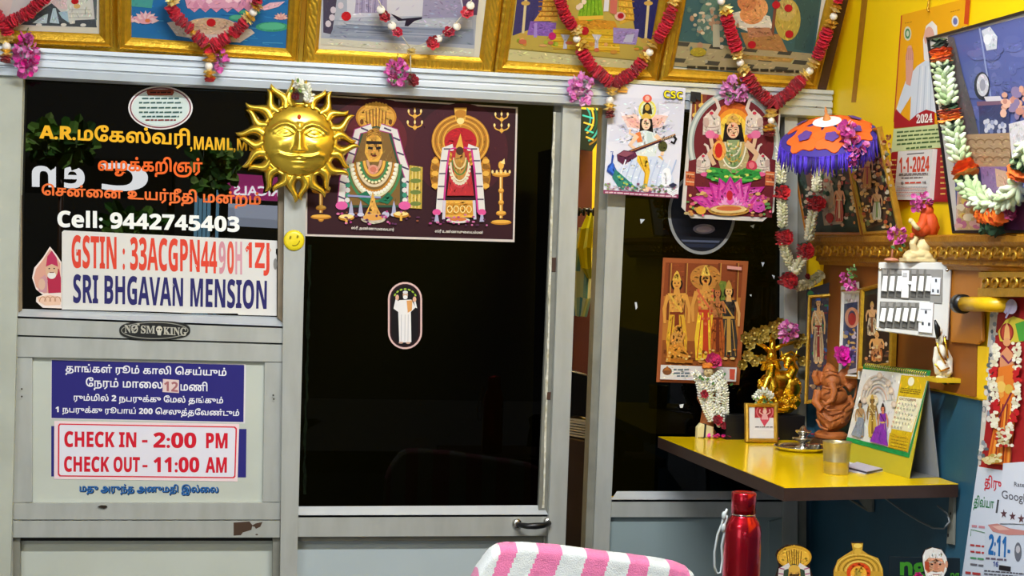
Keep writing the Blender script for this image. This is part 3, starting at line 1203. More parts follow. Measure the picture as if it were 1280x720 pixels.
# notices on the lower sash panel
PP = front(.0158)
a = Art(PP).crop((0, 430), 3.2)
a.slab([(205, 328), (986, 340), (984, 534), (205, 530)], '#2d2a78', .0005)
tag(a.build('notice_backing', PRINT, None, org(PP, 185, 596)), 'plain navy sticker showing at both sides behind the check in notice', 'sticker')
a = Art(front(.0153)).crop((0, 430), 3.2)
a.slab([(204, 60), (984, 80), (980, 318), (203, 300)], '#d9d6d8', .0005)
a.poly([(207, 64), (977, 84), (974, 312), (206, 296)], '#2c2877')
a.text(bold(tamil('தாங்கள் ரூம் காலி செய்யும்')), [(262, 76), (907, 94), (905, 140), (262, 124)], '#eceaf0', .022)
a.text(bold(tamil('நேரம் மாலை')), [(343, 132), (650, 140), (650, 192), (343, 184)], '#eceaf0', .022)
a.text(bold(tamil('மணி')), [(722, 148), (830, 151), (830, 190), (722, 187)], '#eceaf0', .022)
a.text(bold(tamil('ரும்மில் 2 நபருக்கு மேல் தங்கும்')), [(295, 197), (893, 210), (892, 248), (295, 236)], '#eceaf0', .022)
a.text(bold(tamil('1 நபருக்கு ரூபாய் 200 செலுத்தவேண்டும்')), [(222, 246), (958, 260), (956, 298), (222, 282)], '#eceaf0', .022)
a.poly([(652, 140), (716, 144), (716, 196), (650, 192)], '#e0c8c4')
a.text(bold('12'), [(656, 148), (712, 152), (712, 192), (656, 188)], '#a8686c', .01)
tag(a.build('notice', PRINT, None, org(PP, 185, 526)), 'navy sticker with four lines of white regional script on the sash', 'notice')
a = Art(front(.0149)).crop((0, 430), 3.2)
a.slab([(217, 308), (957, 320), (950, 550), (216, 540)], '#eed6da', .0005)
a.poly([(238, 318), (940, 330), (948, 338), (942, 530), (936, 537), (238, 530), (231, 522), (232, 326)], '#d82a3c')
a.poly([(242, 323), (936, 335), (942, 341), (937, 526), (932, 532), (243, 525), (237, 519), (238, 329)], '#e3e0ea')
a.text(bold('CHECK IN'), [(257, 348), (546, 352), (545, 415), (257, 413)], '#d01c30', .022)
a.text(bold('-'), [(568, 384), (590, 384), (590, 394), (568, 394)], '#d01c30', .02)
a.text(bold('2:00'), [(613, 353), (786, 354), (785, 417), (613, 416)], '#d01c30', .022)
a.text(bold('PM'), [(824, 355), (911, 356), (910, 418), (824, 417)], '#d01c30', .022)
a.text(bold('CHECK'), [(256, 448), (438, 450), (437, 513), (256, 512)], '#d01c30', .022)
a.text(bold('OUT'), [(454, 450), (560, 451), (559, 513), (454, 513)], '#d01c30', .022)
a.text(bold('-'), [(570, 484), (590, 484), (590, 493), (570, 493)], '#d01c30', .02)
a.text(bold('11:00'), [(614, 451), (798, 452), (797, 514), (614, 514)], '#d01c30', .022)
a.text(bold('AM'), [(822, 452), (908, 453), (907, 515), (822, 515)], '#d01c30', .022)
tag(a.build('notice', PRINT, None, org(PP, 183, 601)), 'white and red CHECK IN and CHECK OUT notice on the sash', 'notice')
a = Art(PP).crop((0, 430), 3.2)
q4 = [(318, 557), (874, 562), (873, 606), (318, 602)]
a.text(bold(tamil('மது அருந்த அனுமதி இல்லை')), [(x + 3, y + 3) for x, y in q4], '#16243c', .03)
a.text(bold(tamil('மது அருந்த அனுமதி இல்லை')), q4, '#2a66a8', .026)
tag(a.build('sash_lettering', VINYL, None, org(PP, 186, 619)), 'blue line of cut-out script below the check in notice', 'lettering')

# smiley badge on the post
PB = front(-.0108)
b = B()
c = PB.at(367.5, 300.5)
b.lathe([(.0001, .006), (.018, .0055), (.0255, .004), (.0275, .0), (.0001, 0)], c, 28, '#e8d21c', (0, -1, 0))
t = b.build('smiley_badge', mat('badge', rough=.35, attr=True), None, tuple(c))
tag(t, 'round yellow smiley badge stuck on the middle post', 'badge')
a = Art(front(-.0168), lift=.0004)
for e in ((363, 297), (372, 296)):
    a.ell(e[0], e[1], 1.3, 2.2, '#8a780c', 8, .3)
a.arc(367.5, 300, 7, 7, .1, 1.9, 1.2, '#8a780c', 10)
a.build('face_print', PRINT, t)

# ================================================================== the two-shrine poster on the door glass
PD = front(.0245)
a = Art(PD, step=.000026).crop((280, 90), 3.366)
a.tex = .22
a.slab([(346, 92), (1236, 148), (1222, 716), (342, 690)], '#cfc3bb', .0008)
a.poly([(354, 100), (1228, 154), (1215, 705), (350, 682)], '#321219')
a.ell(640, 300, 230, 190, '#471820', 30)
a.ell(995, 330, 200, 200, '#421620', 30)
a.ell(640, 280, 130, 120, '#5e1d24', 30)
G1, G2, G3 = '#e0a844', '#b87a24', '#f4d488'


def chandelier(x, y, k=1.):
    a.line([(x, y - 45 * k), (x, y + 50 * k)], 5 * k, G2)
    for yy, w in ((-25, 26), (22, 30)):
        a.arc(x, y + yy * k, w * k, 16 * k, 0, PI, 5 * k, G1, 8)
        for sx in (-1, 0, 1):
            a.ell(x + sx * w * k, y + (yy - 6) * k, 4.5 * k, 8 * k, G3, 8)
        a.ell(x, y + (yy + 16) * k, 9 * k, 9 * k, G1, 10)


def lampstand(x, y0, y1, bird=True):
    a.line([(x, y0 + 40), (x, y1 - 30)], 15, G2)
    a.line([(x - 2, y0 + 40), (x - 2, y1 - 30)], 6, G3)
    for yy, w in ((y0 + 62, 38), (y0 + 130, 12), (y0 + 180, 12), (y1 - 50, 22), (y1 - 12, 44)):
        a.ell(x, yy, w, 10, G2, 16)
        a.ell(x, yy - 4, w * .9, 7, G1, 16)
    for sx in (-36, -18, 0, 18, 36):
        a.ell(x + sx, y0 + 50, 5, 8, G3, 8)
    if bird:
        a.ell(x, y0 + 22, 12, 18, G1, 10)
        a.poly([(x - 4, y0 + 12), (x + 14, y0 - 6), (x + 16, y0 + 18)], G3)


for x, k in ((803, 1), (1168, 1)):
    chandelier(x, 195 if x < 900 else 208, k)
lampstand(408, 440, 622, False)
lampstand(1166, 370, 645)
# left idol: a broad mound of garlands under a hooded canopy
a.ell(640, 190, 86, 62, G2, 26)
a.ell(640, 192, 78, 54, '#d39a3c', 26)
for k in range(7):
    a.line([(598 + k * 14, 150 + abs(k - 3) * 5), (604 + k * 12, 236)], 4, '#6a3a10')
for k in range(7):
    a.ell(600 + k * 13.5, 132 + abs(k - 3) * 3, 7, 9, G1, 8)
for sx in (580, 700):
    a.ell(sx, 210, 8, 12, '#6a3a10', 10)
a.poly([(560, 250), (640, 226), (720, 250), (760, 420), (775, 570), (480, 570), (500, 420)], '#2c4a38')
a.poly([(590, 250), (640, 232), (690, 250), (740, 430), (740, 560), (525, 560), (530, 430)], '#7a5a2a')
WH = '#d8d2cc'
for sgn in (-1, 1):
    path = [(640 + sgn * 18, 232), (640 + sgn * 78, 250), (640 + sgn * 104, 350), (640 + sgn * 138, 450), (640 + sgn * 148, 560)]
    a.line(path, 34, '#a8337a')
    a.line(path, 26, WH)
    for q in a.along(path, 13)[1:-1:2]:
        a.line([(q[0] - 15, q[1] - 6), (q[0] + 15, q[1] + 6)], 7, '#4a3a58')
    for q in a.along([(640 + sgn * 118, 455), (640 + sgn * 122, 560)], 6):
        a.ell(q[0], q[1], 11, 11, ('#3a8a70', '#d8d2cc')[int(q[1]) % 2], 8)
cols = ['#3f7d4c', '#d0cfa6', G2, '#d8c4a0', '#3f7d4c', G1, '#c89a7a']
for k in range(7):
    rr_ = 112 - k * 14
    a.arc(632, 380 - k * 2, rr_, 165 - k * 20, .05, PI - .05, 11, cols[k], 18)
a.dots([(632 + 92 * math.cos(t_), 378 + 132 * math.sin(t_)) for t_ in np.linspace(.1, PI - .1, 22)], 8, '#e6e2d0')
a.dots([(632 + 64 * math.cos(t_), 376 + 88 * math.sin(t_)) for t_ in np.linspace(.1, PI - .1, 14)], 6, '#e8dca8')
a.ell(628, 410, 22, 20, '#d39078', 16)
a.ell(628, 410, 13, 12, '#c87058', 12)
a.poly([(600, 270), (660, 270), (668, 340), (650, 378), (610, 378), (592, 340)], G1)
a.ell(630, 262, 30, 24, '#c08a34', 16)
for k in range(3):
    a.arc(630, 262 + k * 8, 28, 18, PI, 2 * PI, 3, '#7a4a14', 10)
a.ell(632, 330, 27, 36, '#c89040', 18)
a.line([(598, 296), (664, 298)], 13, '#20140e')
a.line([(606, 318), (626, 322)], 11, '#1a100c')
a.line([(640, 322), (660, 318)], 11, '#1a100c')
a.ell(632, 352, 11, 5, '#5a1a14', 10)
a.poly([(780, 392), (836, 400), (832, 576), (774, 572)], '#b89a3a')
for k in range(3):
    a.line([(793 + k * 15, 398), (790 + k * 15, 572)], 5, '#d8c070')
for k in range(4):
    a.ell(806, 410 + k * 48, 24, 10, '#6a7a3a', 10)
for k, x in enumerate((495, 760)):
    a.ell(x, 562, 26, 18, '#d85a9a', 12)
a.poly([(556, 520), (600, 500), (632, 545), (610, 560)], '#1f6a4a')
a.poly([(650, 545), (690, 505), (712, 530), (690, 556)], '#1f6a4a')
for x in (535, 575, 715):
    a.poly([(x - 10, 600), (x - 6, 565), (x, 540), (x + 6, 565), (x + 10, 600)], '#a8a6c0')
    a.ell(x, 600, 15, 8, '#c4c2d4', 10)
a.line([(520, 520), (660, 528)], 8, '#8f92b8')
a.poly([(590, 606), (612, 560), (626, 500), (640, 560), (664, 606)], '#d8a04a')
a.ell(628, 618, 52, 20, '#c4b4a0', 18)
a.ell(628, 612, 44, 13, '#d89a4a', 16)
for x, y in ((515, 612), (745, 600)):
    a.ell(x, y, 34, 14, G2, 14)
    a.ell(x, y - 4, 30, 9, G3, 14)
    a.line([(x, y), (x, y + 26)], 10, G1)
a.ell(680, 600, 16, 14, '#b8b4c8', 12)
rr = random.Random(21)
for k in range(34):
    a.ell(rr.uniform(470, 820), rr.uniform(585, 640), rr.uniform(4, 9), rr.uniform(3, 6), rr.choice(('#a83a78', '#5a2a50', '#c86a98', '#8a4a30')), 6)
# right idol: a goddess shrine under an arch
a.ell(995, 290, 122, 112, G2, 30)
for k in range(5):
    a.ring(995, 290, 116 - k * 11, 106 - k * 9, 4, (G1, '#8a5a1c')[k % 2], 28)
a.ell(995, 292, 68, 58, '#b01a24', 24)
a.poly([(968, 150), (1022, 150), (1016, 200), (995, 232), (974, 200)], G1)
a.ell(995, 176, 24, 18, G2, 12)
a.ell(995, 206, 16, 14, G3, 12)
for sgn in (-1, 1):
    path = [(995 + sgn * 30, 318), (995 + sgn * 62, 325), (995 + sgn * 76, 430), (995 + sgn * 88, 590)]
    a.ell(995 + sgn * 105, 425, 22, 70, G2, 16)
    for k in range(5):
        a.ell(995 + sgn * 107, 375 + k * 26, 15, 11, (G1, '#8a5a1c')[k % 2], 10)
    a.line(path, 32, WH)
    a.line([(x - sgn * 15, y) for x, y in path], 8, '#c83a86')
    for q in a.along(path, 12)[1:-1:2]:
        a.line([(q[0] - 14, q[1]), (q[0] + 14, q[1])], 6, '#55485a')
a.poly([(962, 330), (1028, 330), (1052, 520), (938, 520)], '#b32a30')
a.poly([(975, 338), (1012, 338), (1024, 470), (964, 470)], '#b8843c')
a.poly([(974, 320), (1008, 320), (995, 258)], G1)
a.ell(992, 332, 16, 18, '#4a2c1a', 12)
for k in range(4):
    a.arc(992, 360 + k * 10, 26 + k * 6, 46 + k * 16, 0, PI, 6, ('#d8c48a', '#4d7a3a', '#e0d8b8', '#c8404a')[k], 12)
a.dots([(992 + 40 * math.cos(t_), 400 + 70 * math.sin(t_)) for t_ in np.linspace(0, PI, 14)], 7, '#d8ccb0')
a.poly([(922, 540), (1056, 540), (1060, 612), (918, 612)], G1)
a.poly([(934, 552), (1046, 552), (1048, 602), (930, 602)], '#c88a2c')
for k in range(4):
    a.ring(950 + k * 27, 577, 10, 14, 4, G3, 12)
for sgn in (-1, 1):
    a.line([(990 + sgn * 62, 540), (990 + sgn * 66, 620)], 12, '#c8c0cc')
    a.ell(990 + sgn * 95, 590, 18, 14, '#d8508f', 10)
    a.poly([(985 + sgn * 95, 600), (995 + sgn * 95, 600), (1000 + sgn * 95, 630), (980 + sgn * 95, 630)], '#a8a4c0')
a.ell(985, 624, 50, 12, '#d8d0c8', 16)
a.ell(985, 620, 36, 8, '#c8703a', 12)
for k in range(26):
    a.ell(rr.uniform(860, 1110), rr.uniform(600, 645), rr.uniform(4, 8), rr.uniform(3, 5), rr.choice(('#a83a78', '#5a2a50', '#c86a98')), 6)
a.text(tamil('ஸ்ரீ அண்ணாமலையார்'), [(536, 648), (716, 655), (716, 672), (536, 664)], '#e0d8cc', .015)
a.text(tamil('ஸ்ரீ உண்ணாமுலையம்மன்'), [(888, 662), (1090, 668), (1090, 684), (888, 678)], '#e0d8cc', .015)
tag(a.build('poster', PRINT, None, org(PD, 512, 300)), 'wide maroon poster of two garlanded shrines hung across the door glass', 'poster')

# oval sticker with a standing white-clad figure
a = Art(front(.0255)).crop((360, 280), 3.048)
def stad(cx, cy, w, h):
    r = w / 2
    return [(cx + r * math.cos(t_), cy - h / 2 + r + r * math.sin(t_)) for t_ in np.linspace(PI, 2 * PI, 14)] + \
           [(cx + r * math.cos(t_), cy + h / 2 - r + r * math.sin(t_)) for t_ in np.linspace(0, PI, 14)]
a.slab(stad(446, 349, 130, 256), '#d8b4ae', .0006)
a.poly(stad(446, 349, 116, 242), '#2a0f16')
a.poly(stad(446, 349, 104, 230), '#120c10')
a.poly([(425, 290), (470, 288), (486, 318), (468, 335), (470, 450), (424, 452), (420, 335), (402, 322), (408, 300)], '#e6e2e0')
a.line([(424, 300), (408, 316), (416, 280)], 13, '#e6e2e0', 9)
a.line([(466, 300), (488, 318), (480, 285)], 13, '#e6e2e0', 9)
a.poly([(452, 292), (474, 290), (472, 330), (456, 338)], '#d89a5a')
a.ell(447, 270, 10, 14, '#caa48c', 12)
a.ell(447, 279, 9, 8, '#e8e4e0', 10)
a.ell(447, 260, 10, 6, '#dcd8d4', 10)
a.ell(416, 280, 7, 11, '#d8a88c', 10)
a.ell(482, 287, 7, 11, '#d8a88c', 10)
for x in (432, 446, 458):
    a.line([(x, 345), (x - 1, 446)], 2, '#b8b4b8')
a.ell(430, 452, 9, 4, '#c8a08c', 8)
a.ell(458, 453, 9, 4, '#c8a08c', 8)
for k in range(7):
    an = PI + .5 + k * .36
    a.ell(446 + 44 * math.cos(an), 290 + 42 * math.sin(an), 6, 3.5, '#9ab83a', 8, an + PI / 2)
tag(a.build('oval_sticker', PRINT, None, org(front(.025), 505, 436)), 'tall oval sticker of a white-robed standing figure on the door glass', 'sticker')

# ================================================================== framed pictures along the header rail
def wslab(a, pts, col, thick):
    a.b.slab([np.array(p, float) for p in pts], -a.p.n * thick, col)


PROF_GILT = [(0, 0, 0), (.001, .006, 1), (.006, .010, 1), (.008, .006, 0), (.018, .011, 0), (.024, .005, 0), (.031, .002, 0), (.034, -.003, 0)]
PROF_THIN = [(0, 0, 0), (.001, .004, 0), (.006, .005, 1), (.010, .001, 0), (.011, -.002, 0)]


def frame_mesh(plane, BL, BR, H, prof, depth, mats, parent, rot_v=None):
    e = (BR - BL) / np.linalg.norm(BR - BL)
    v = plane.v if rot_v is None else rot_v
    TL, TR = BL + v * H, BR + v * H
    bb = B()
    loops = []
    for ins, h, mi in [(0, -depth, 0)] + list(prof):
        n = plane.n * h
        loops.append(([BL + e * ins + v * ins + n, BR - e * ins + v * ins + n, TR - e * ins - v * ins + n, TL + e * ins - v * ins + n], mi))
    for k in range(len(loops) - 1):
        A_, B_ = loops[k][0], loops[k + 1][0]
        for i in range(4):
            j = (i + 1) % 4
            bb.add([A_[i], A_[j], B_[j], B_[i]], [(0, 1, 2, 3)], mi=loops[k + 1][1])
    bb.add(loops[0][0], [(3, 2, 1, 0)])
    return bb.build('frame', mats, parent), loops[-1][0]


TILT = math.radians(30)
TP = Plane((0, -.030, 2.0745), (0, -math.cos(TILT), -math.sin(TILT)))


def header_picture(label, pl, pr, prof, mats, paint, H=.34):
    BL, BR = TP.at(*pl), TP.at(*pr)
    zb = (BL[2] + BR[2]) / 2
    t = thing('framed_picture', label, 'picture', tuple((BL + BR) / 2))
    fr, inn = frame_mesh(TP, BL, BR, H, prof, .012, mats, t)
    a = Art(TP.shift(prof[-1][1] - .001), lift=.0003)
    wslab(a, [p - TP.n * .001 for p in inn], '#d9d2c0', .002)
    a.tex = .16
    a.step = .000026
    paint(a)
    a.build('picture_print', GLAZED, t)
    return t


def paint1(a):                                     # a pale-robed figure on white steps
    a.crop((0, 0), 5.818)
    a.poly([(-300, -400), (715, -400), (700, 200), (-300, 180)], '#cfc9c4')
    a.poly([(-300, -400), (200, -400), (60, 130), (-300, 160)], '#dcc8c0')
    a.poly([(150, 180), (250, 110), (350, 40), (380, 20), (500, 150), (690, 140), (705, 200)], '#4a4f55')
    a.poly([(480, -60), (640, -60), (680, 138), (545, 140), (545, 170), (510, 175), (480, 120)], '#d4d2c8')
    for y in (70, 100, 128):
        a.line([(500, y), (660, y)], 3, '#8a8880')
    a.poly([(640, -400), (715, -400), (700, 190), (690, 150)], '#5e6266')
    a.poly([(330, -100), (480, -100), (490, 70), (420, 60), (370, 20)], '#d8c0c0')
    a.poly([(360, 165), (385, 60), (405, 60), (432, 172)], '#b8cdd6')
    a.poly([(425, 90), (490, 80), (500, 165), (450, 130)], '#a8c2d0')
    a.poly([(235, 168), (320, 110), (350, 100), (340, 170)], '#c2d2d8')
    for x, y in ((283, 180), (463, 180), (605, 182)):
        a.ell(x, y, 22, 12, '#dcd8d0', 10)
    a.ell(545, 10, 28, 22, '#b81a20', 10)
    a.ell(560, 45, 25, 18, '#d8b070', 10)


def paint2(a):                                     # lotus pond
    a.crop((200, 0), 5.818)
    a.poly([(-265, -500), (955, -500), (925, 352), (-265, 270)], '#2a6ea8')
    for k in range(26):
        r = random.Random(k)
        y = r.uniform(60, 330)
        x = r.uniform(-250, 800)
        a.line([(x, y), (x + r.uniform(40, 160), y + r.uniform(4, 12))], 5, r.choice(('#3f8cc0', '#1f5c96', '#58a4cc')))
    a.poly([(-265, -300), (0, -300), (-60, 60), (-265, 40)], '#4a9a94')
    for cx, cy, rx, ry in ((815, 195, 120, 36), (650, 90, 80, 20), (560, 130, 60, 24)):
        a.ell(cx, cy, rx, ry, '#3f9a78', 20)
        a.ell(cx, cy - 4, rx * .8, ry * .7, '#58b08a', 18)

    def lotus(cx, cy, w, c1, c2, n=7):
        for k in range(n):
            t_ = PI + PI * k / (n - 1)
            d = (math.cos(t_) * w, math.sin(t_) * w * .75)
            nn = (-d[1] * .22, d[0] * .22)
            a.poly([(cx, cy), (cx + d[0] * .5 + nn[0], cy + d[1] * .5 + nn[1]), (cx + d[0], cy + d[1]), (cx + d[0] * .5 - nn[0], cy + d[1] * .5 - nn[1])], (c1, c2)[k % 2])
        a.ell(cx, cy + w * .05, w * .5, w * .2, c2, 12)
    for x in (250, 330, 410, 490, 570, 650):
        a.poly([(x - 60, 40), (x, -140), (x + 60, 40), (x, 90)], ('#e0a8b8', '#d890ac')[x // 10 % 2])
    a.poly([(50, 165), (120, 150), (350, 180), (660, 210), (690, 240), (580, 310), (300, 290), (120, 260)], '#d8c8bc')
    a.ell(370, 190, 190, 62, '#d4b89a', 24)
    a.ell(370, 175, 160, 46, '#c8a888', 24)
    a.ell(372, 165, 34, 30, '#b81c24', 12)
    a.poly([(720, 60), (800, 20), (910, 10), (860, 50), (760, 76)], '#e4b4c0')
    lotus(880, 130, 55, '#e8b8a8', '#d89a94')
    lotus(-105, 150, 100, '#ecc4c4', '#e0a0ac', 9)
    lotus(-230, 150, 60, '#ecc4c4', '#e0a0ac')
    a.ell(-90, 150, 20, 14, '#d8784a', 10)
    a.poly([(120, -200), (640, -200), (560, 60), (200, 60)], '#dc9cb4')
    for k in range(12):
        r = random.Random(90 + k)
        x, y = r.uniform(180, 600), r.uniform(-60, 70)
        a.poly([(x - 26, y), (x, y - 40), (x + 26, y), (x, y + 16)], r.choice(('#e8b4c4', '#cf88a6', '#f0ccd4')))


def paint3(a):                                     # pale misty seated saints on steps
    a.crop((340, 0), 3.2)
    a.poly([(205, -300), (840, -300), (808, 225), (195, 178)], '#a9adbb')
    a.poly([(205, -300), (300, -300), (240, 138), (205, 130)], '#4c4458')
    a.poly([(300, -100), (800, -100), (790, 60), (300, 70)], '#cfccd4')
    a.poly([(340, -40), (460, -40), (460, 52), (330, 52)], '#a79bb6')
    a.poly([(610, -60), (740, -60), (770, 70), (600, 72)], '#9a93ae')
    a.poly([(270, 70), (800, 80), (800, 110), (262, 100)], '#b8bac4')
    a.poly([(250, 100), (806, 116), (808, 180), (230, 148)], '#8d95a8')
    for k in range(12):
        r = random.Random(k + 30)
        y = r.uniform(80, 165)
        a.line([(r.uniform(230, 400), y), (r.uniform(500, 790), y + 16)], 4, r.choice(('#a4aabb', '#747c92', '#9aa0b0')))
    a.poly([(475, 55), (490, 60), (520, 75), (600, 68), (600, 76), (570, 84), (545, 105), (530, 104), (535, 82), (505, 84)], '#2c2434')
    a.poly([(745, -100), (840, -100), (820, 60), (770, 60)], '#5c4a66')
    a.poly([(195, 152), (808, 195), (808, 226), (195, 178)], '#cfcbb8')
    a.ell(297, 65, 20, 19, '#c8242c', 10)
    for x, y in ((225, 95), (245, 40), (275, 22), (240, 70)):
        a.ell(x, y, 12, 14, '#d0c4cc', 8)
    for k in range(8):
        a.line([(350 + k * 13, -40), (346 + k * 13, 50)], 3, ('#c4b8d0', '#7f7496')[k % 2])


def paint4(a):                                     # bright temple scene
    a.crop((600, 0), 4.923)
    a.poly([(250, -300), (1160, -300), (1075, 380), (160, 300)], '#b9a04a')
    a.poly([(240, -100), (500, -100), (450, 130), (200, 220)], '#413a66')
    a.poly([(900, -100), (1120, -100), (1070, 270), (960, 220)], '#2a2a5e')
    a.poly([(395, -60), (460, -60), (480, 130), (330, 130), (380, 60)], '#d8a040')
    for y in (10, 40, 70, 100):
        a.line([(360, y), (478, y)], 8, '#a86a20')
    a.poly([(310, 130), (470, 140), (460, 225), (290, 215)], '#8a62b0')
    a.poly([(335, 140), (352, 140), (350, 230), (330, 230)], '#a888c8')
    for x, y0, y1 in ((285, -40, 220), (1040, -20, 250)):
        a.line([(x, y0), (x - 22, y1)], 16, '#d8c490')
        a.ell(x - 4, 20, 28, 14, '#c8a050', 12)
        a.ell(x - 22, y1, 30, 16, '#c09a48', 12)
    a.poly([(450, 180), (850, 175), (860, 330), (440, 290)], '#d2a92e')
    a.poly([(560, 110), (830, 130), (850, 180), (560, 180)], '#c88a2a')
    for k in range(5):
        a.line([(450, 205 + k * 24), (860, 220 + k * 24)], 5, ('#a87a1a', '#e8c85a')[k % 2])
    a.poly([(640, -80), (740, -80), (760, 110), (670, 130), (600, 110)], '#7fa82a')
    for k in range(5):
        a.line([(650 + k * 18, -60), (630 + k * 26, 110)], 5, '#5c8a1a')
    a.poly([(600, 100), (760, 95), (760, 118), (610, 124)], '#e0b040')
    a.poly([(850, -100), (920, -100), (950, 120), (860, 150)], '#d8a83a')
    for y in (-40, 0, 40, 80, 115):
        a.line([(850, y), (950, y + 10)], 7, '#a87420')
    a.poly([(820, 170), (980, 180), (960, 275), (820, 265)], '#9a84b8')
    a.poly([(880, 260), (900, 215), (950, 210), (935, 262)], '#b8b4c8')
    for x in (525, 718):
        a.poly([(x - 30, 210), (x + 30, 215), (x + 10, 250), (x + 10, 300), (x - 14, 300), (x - 8, 250)], '#c0bcc8')
    a.ell(445, 222, 24, 24, '#c02a6a', 12)
    for k in range(24):
        r = random.Random(50 + k)
        x = r.uniform(200, 1040)
        y = 240 + (x - 200) * .09 + r.uniform(-22, 26)
        a.ell(x, y, r.uniform(10, 26), r.uniform(8, 15), r.choice(('#c88a3a', '#a8b03a', '#d8a060', '#8a9a2a', '#c86a4a')), 8)
    a.poly([(165, 300), (1070, 385), (1065, 440), (150, 370)], '#c9c08a')
    a.line([(165, 298), (1072, 382)], 7, '#8a7a3a')
    for x, y in ((620, 35), (640, 10), (605, 45)):
        a.ell(x, y, 16, 18, '#e0c8b0', 8)
    a.ell(862, 100, 34, 28, '#d8b0a0', 12)
    a.ell(866, 98, 20, 18, '#a81a2a', 10)
    a.ell(645, 190, 26, 26, '#b01c2c', 10)
    a.poly([(770, -60), (800, -60), (790, 70), (760, 70)], '#d8d4d8')
    a.poly([(800, -60), (850, -60), (840, 90), (800, 80)], '#c86a5a')


def paint5(a):                                     # crowned child on a chequered floor
    a.crop((820, 0), 4.923)
    a.poly([(190, -300), (1060, -300), (950, 490), (90, 410)], '#3f5f60')
    a.poly([(760, -300), (1050, -300), (960, 330), (850, 300), (880, 60)], '#3a5654')
    a.poly([(110, 250), (960, 330), (945, 480), (92, 405)], '#a89870')
    for r_ in range(3):
        for k in range(9):
            if (r_ + k) % 2 == 0:
                x = 130 + k * 105 - r_ * 12
                y = 255 + r_ * 50 + k * 9
                a.poly([(x, y), (x + 80, y + 7), (x + 66, y + 32), (x - 16, y + 25)], '#4b473c')
    a.poly([(520, 200), (760, 210), (810, 320), (560, 300)], '#a87848')
    a.poly([(480, 330), (850, 360), (830, 385), (500, 360)], '#b08a4a')
    a.ell(810, 120, 80, 130, '#b8a04a', 20)
    a.ell(800, 60, 60, 70, '#c0a860', 16)
    a.poly([(470, 80), (560, 60), (700, 100), (720, 170), (600, 210), (490, 160)], '#d8d0c0')
    a.ell(590, 90, 75, 60, '#d8925a', 18)
    a.ell(640, 50, 50, 60, '#dc9a62', 16)
    a.ell(560, 10, 60, 60, '#c88050', 16)
    a.line([(745, -60), (715, 220)], 18, '#7a4a38')
    a.poly([(560, 170), (700, 170), (720, 220), (570, 230)], '#b07a5a')
    a.ell(350, 130, 90, 140, '#5c7a6a', 20)
    rr_ = random.Random(77)
    for k in range(60):
        x, y = rr_.gauss(330, 60), rr_.gauss(140, 70)
        a.ell(x, y, rr_.uniform(8, 22), rr_.uniform(8, 20), rr_.choice(('#a8a088', '#c0a080', '#8a9a8a', '#d0c0a0', '#5a7468', '#b08868')), 8)
    a.poly([(350, 150), (390, 150), (395, 290), (350, 290)], '#b8b090')
    for x, y in ((815, 50), (590, 275), (820, 210), (740, 30)):
        a.ell(x, y, 26, 24, '#b8202c', 10)
    a.ell(260, 320, 50, 28, '#a8942e', 12)
    a.scribble(190, 880, 412, 22, '#3c3628', 5, .04)


PROF_DARK = PROF_GILT
GILTS = [GILT, GILTR]
header_picture('gold-framed picture of a white-robed figure at the left end of the header', (-70, 51), (141.5, 59.5), PROF_GILT, GILTS, paint1)
header_picture('gold-framed blue lotus pond picture with a red garland', (147, 61.5), (373, 77.5), PROF_GILT, GILTS, paint2)
header_picture('wide carved gold frame around a pale grey misty print', (378.5, 78), (615, 90), [(0, 0, 0), (.001, .007, 0), (.006, .010, 0), (.008, .007, 1), (.028, .009, 1), (.031, .004, 0), (.038, -.003, 0)], GILTS, paint3)
header_picture('gold-framed bright temple picture above the door gap', (617.5, 90), (820.5, 102), PROF_GILT, GILTS, paint4)
t5 = header_picture('gold-framed green picture with chequered floor at the right end of the header', (824, 100), (1021, 112), PROF_GILT, GILTS, paint5)
b = B()
q0, q1 = TP.at(1021.5, 112), TP.at(1033, 112.6)
b.slab([q0, q1, q1 + TP.v * .34, q0 + TP.v * .34], -TP.n * .018, bevel=.002)
b.build('brown_side_rail', DWOOD, t5)

# ================================================================== flowers and garlands
REDS = ['#c4122c', '#a50f26', '#da2440', '#b8142e', '#d01830']
PINKS = ['#e070b8', '#c8489a', '#ea94cc', '#d85aa8', '#b83a8c']
MAG = ['#d81a8a', '#b8107a', '#e83aa2']
WHITES = ['#f2f0e4', '#e6e4d2', '#faf9f0', '#d6d8bc']
CREAMS = ['#e6e0c0', '#d8d2ac', '#eee8cc', '#c6c496']
RND = random.Random(5)


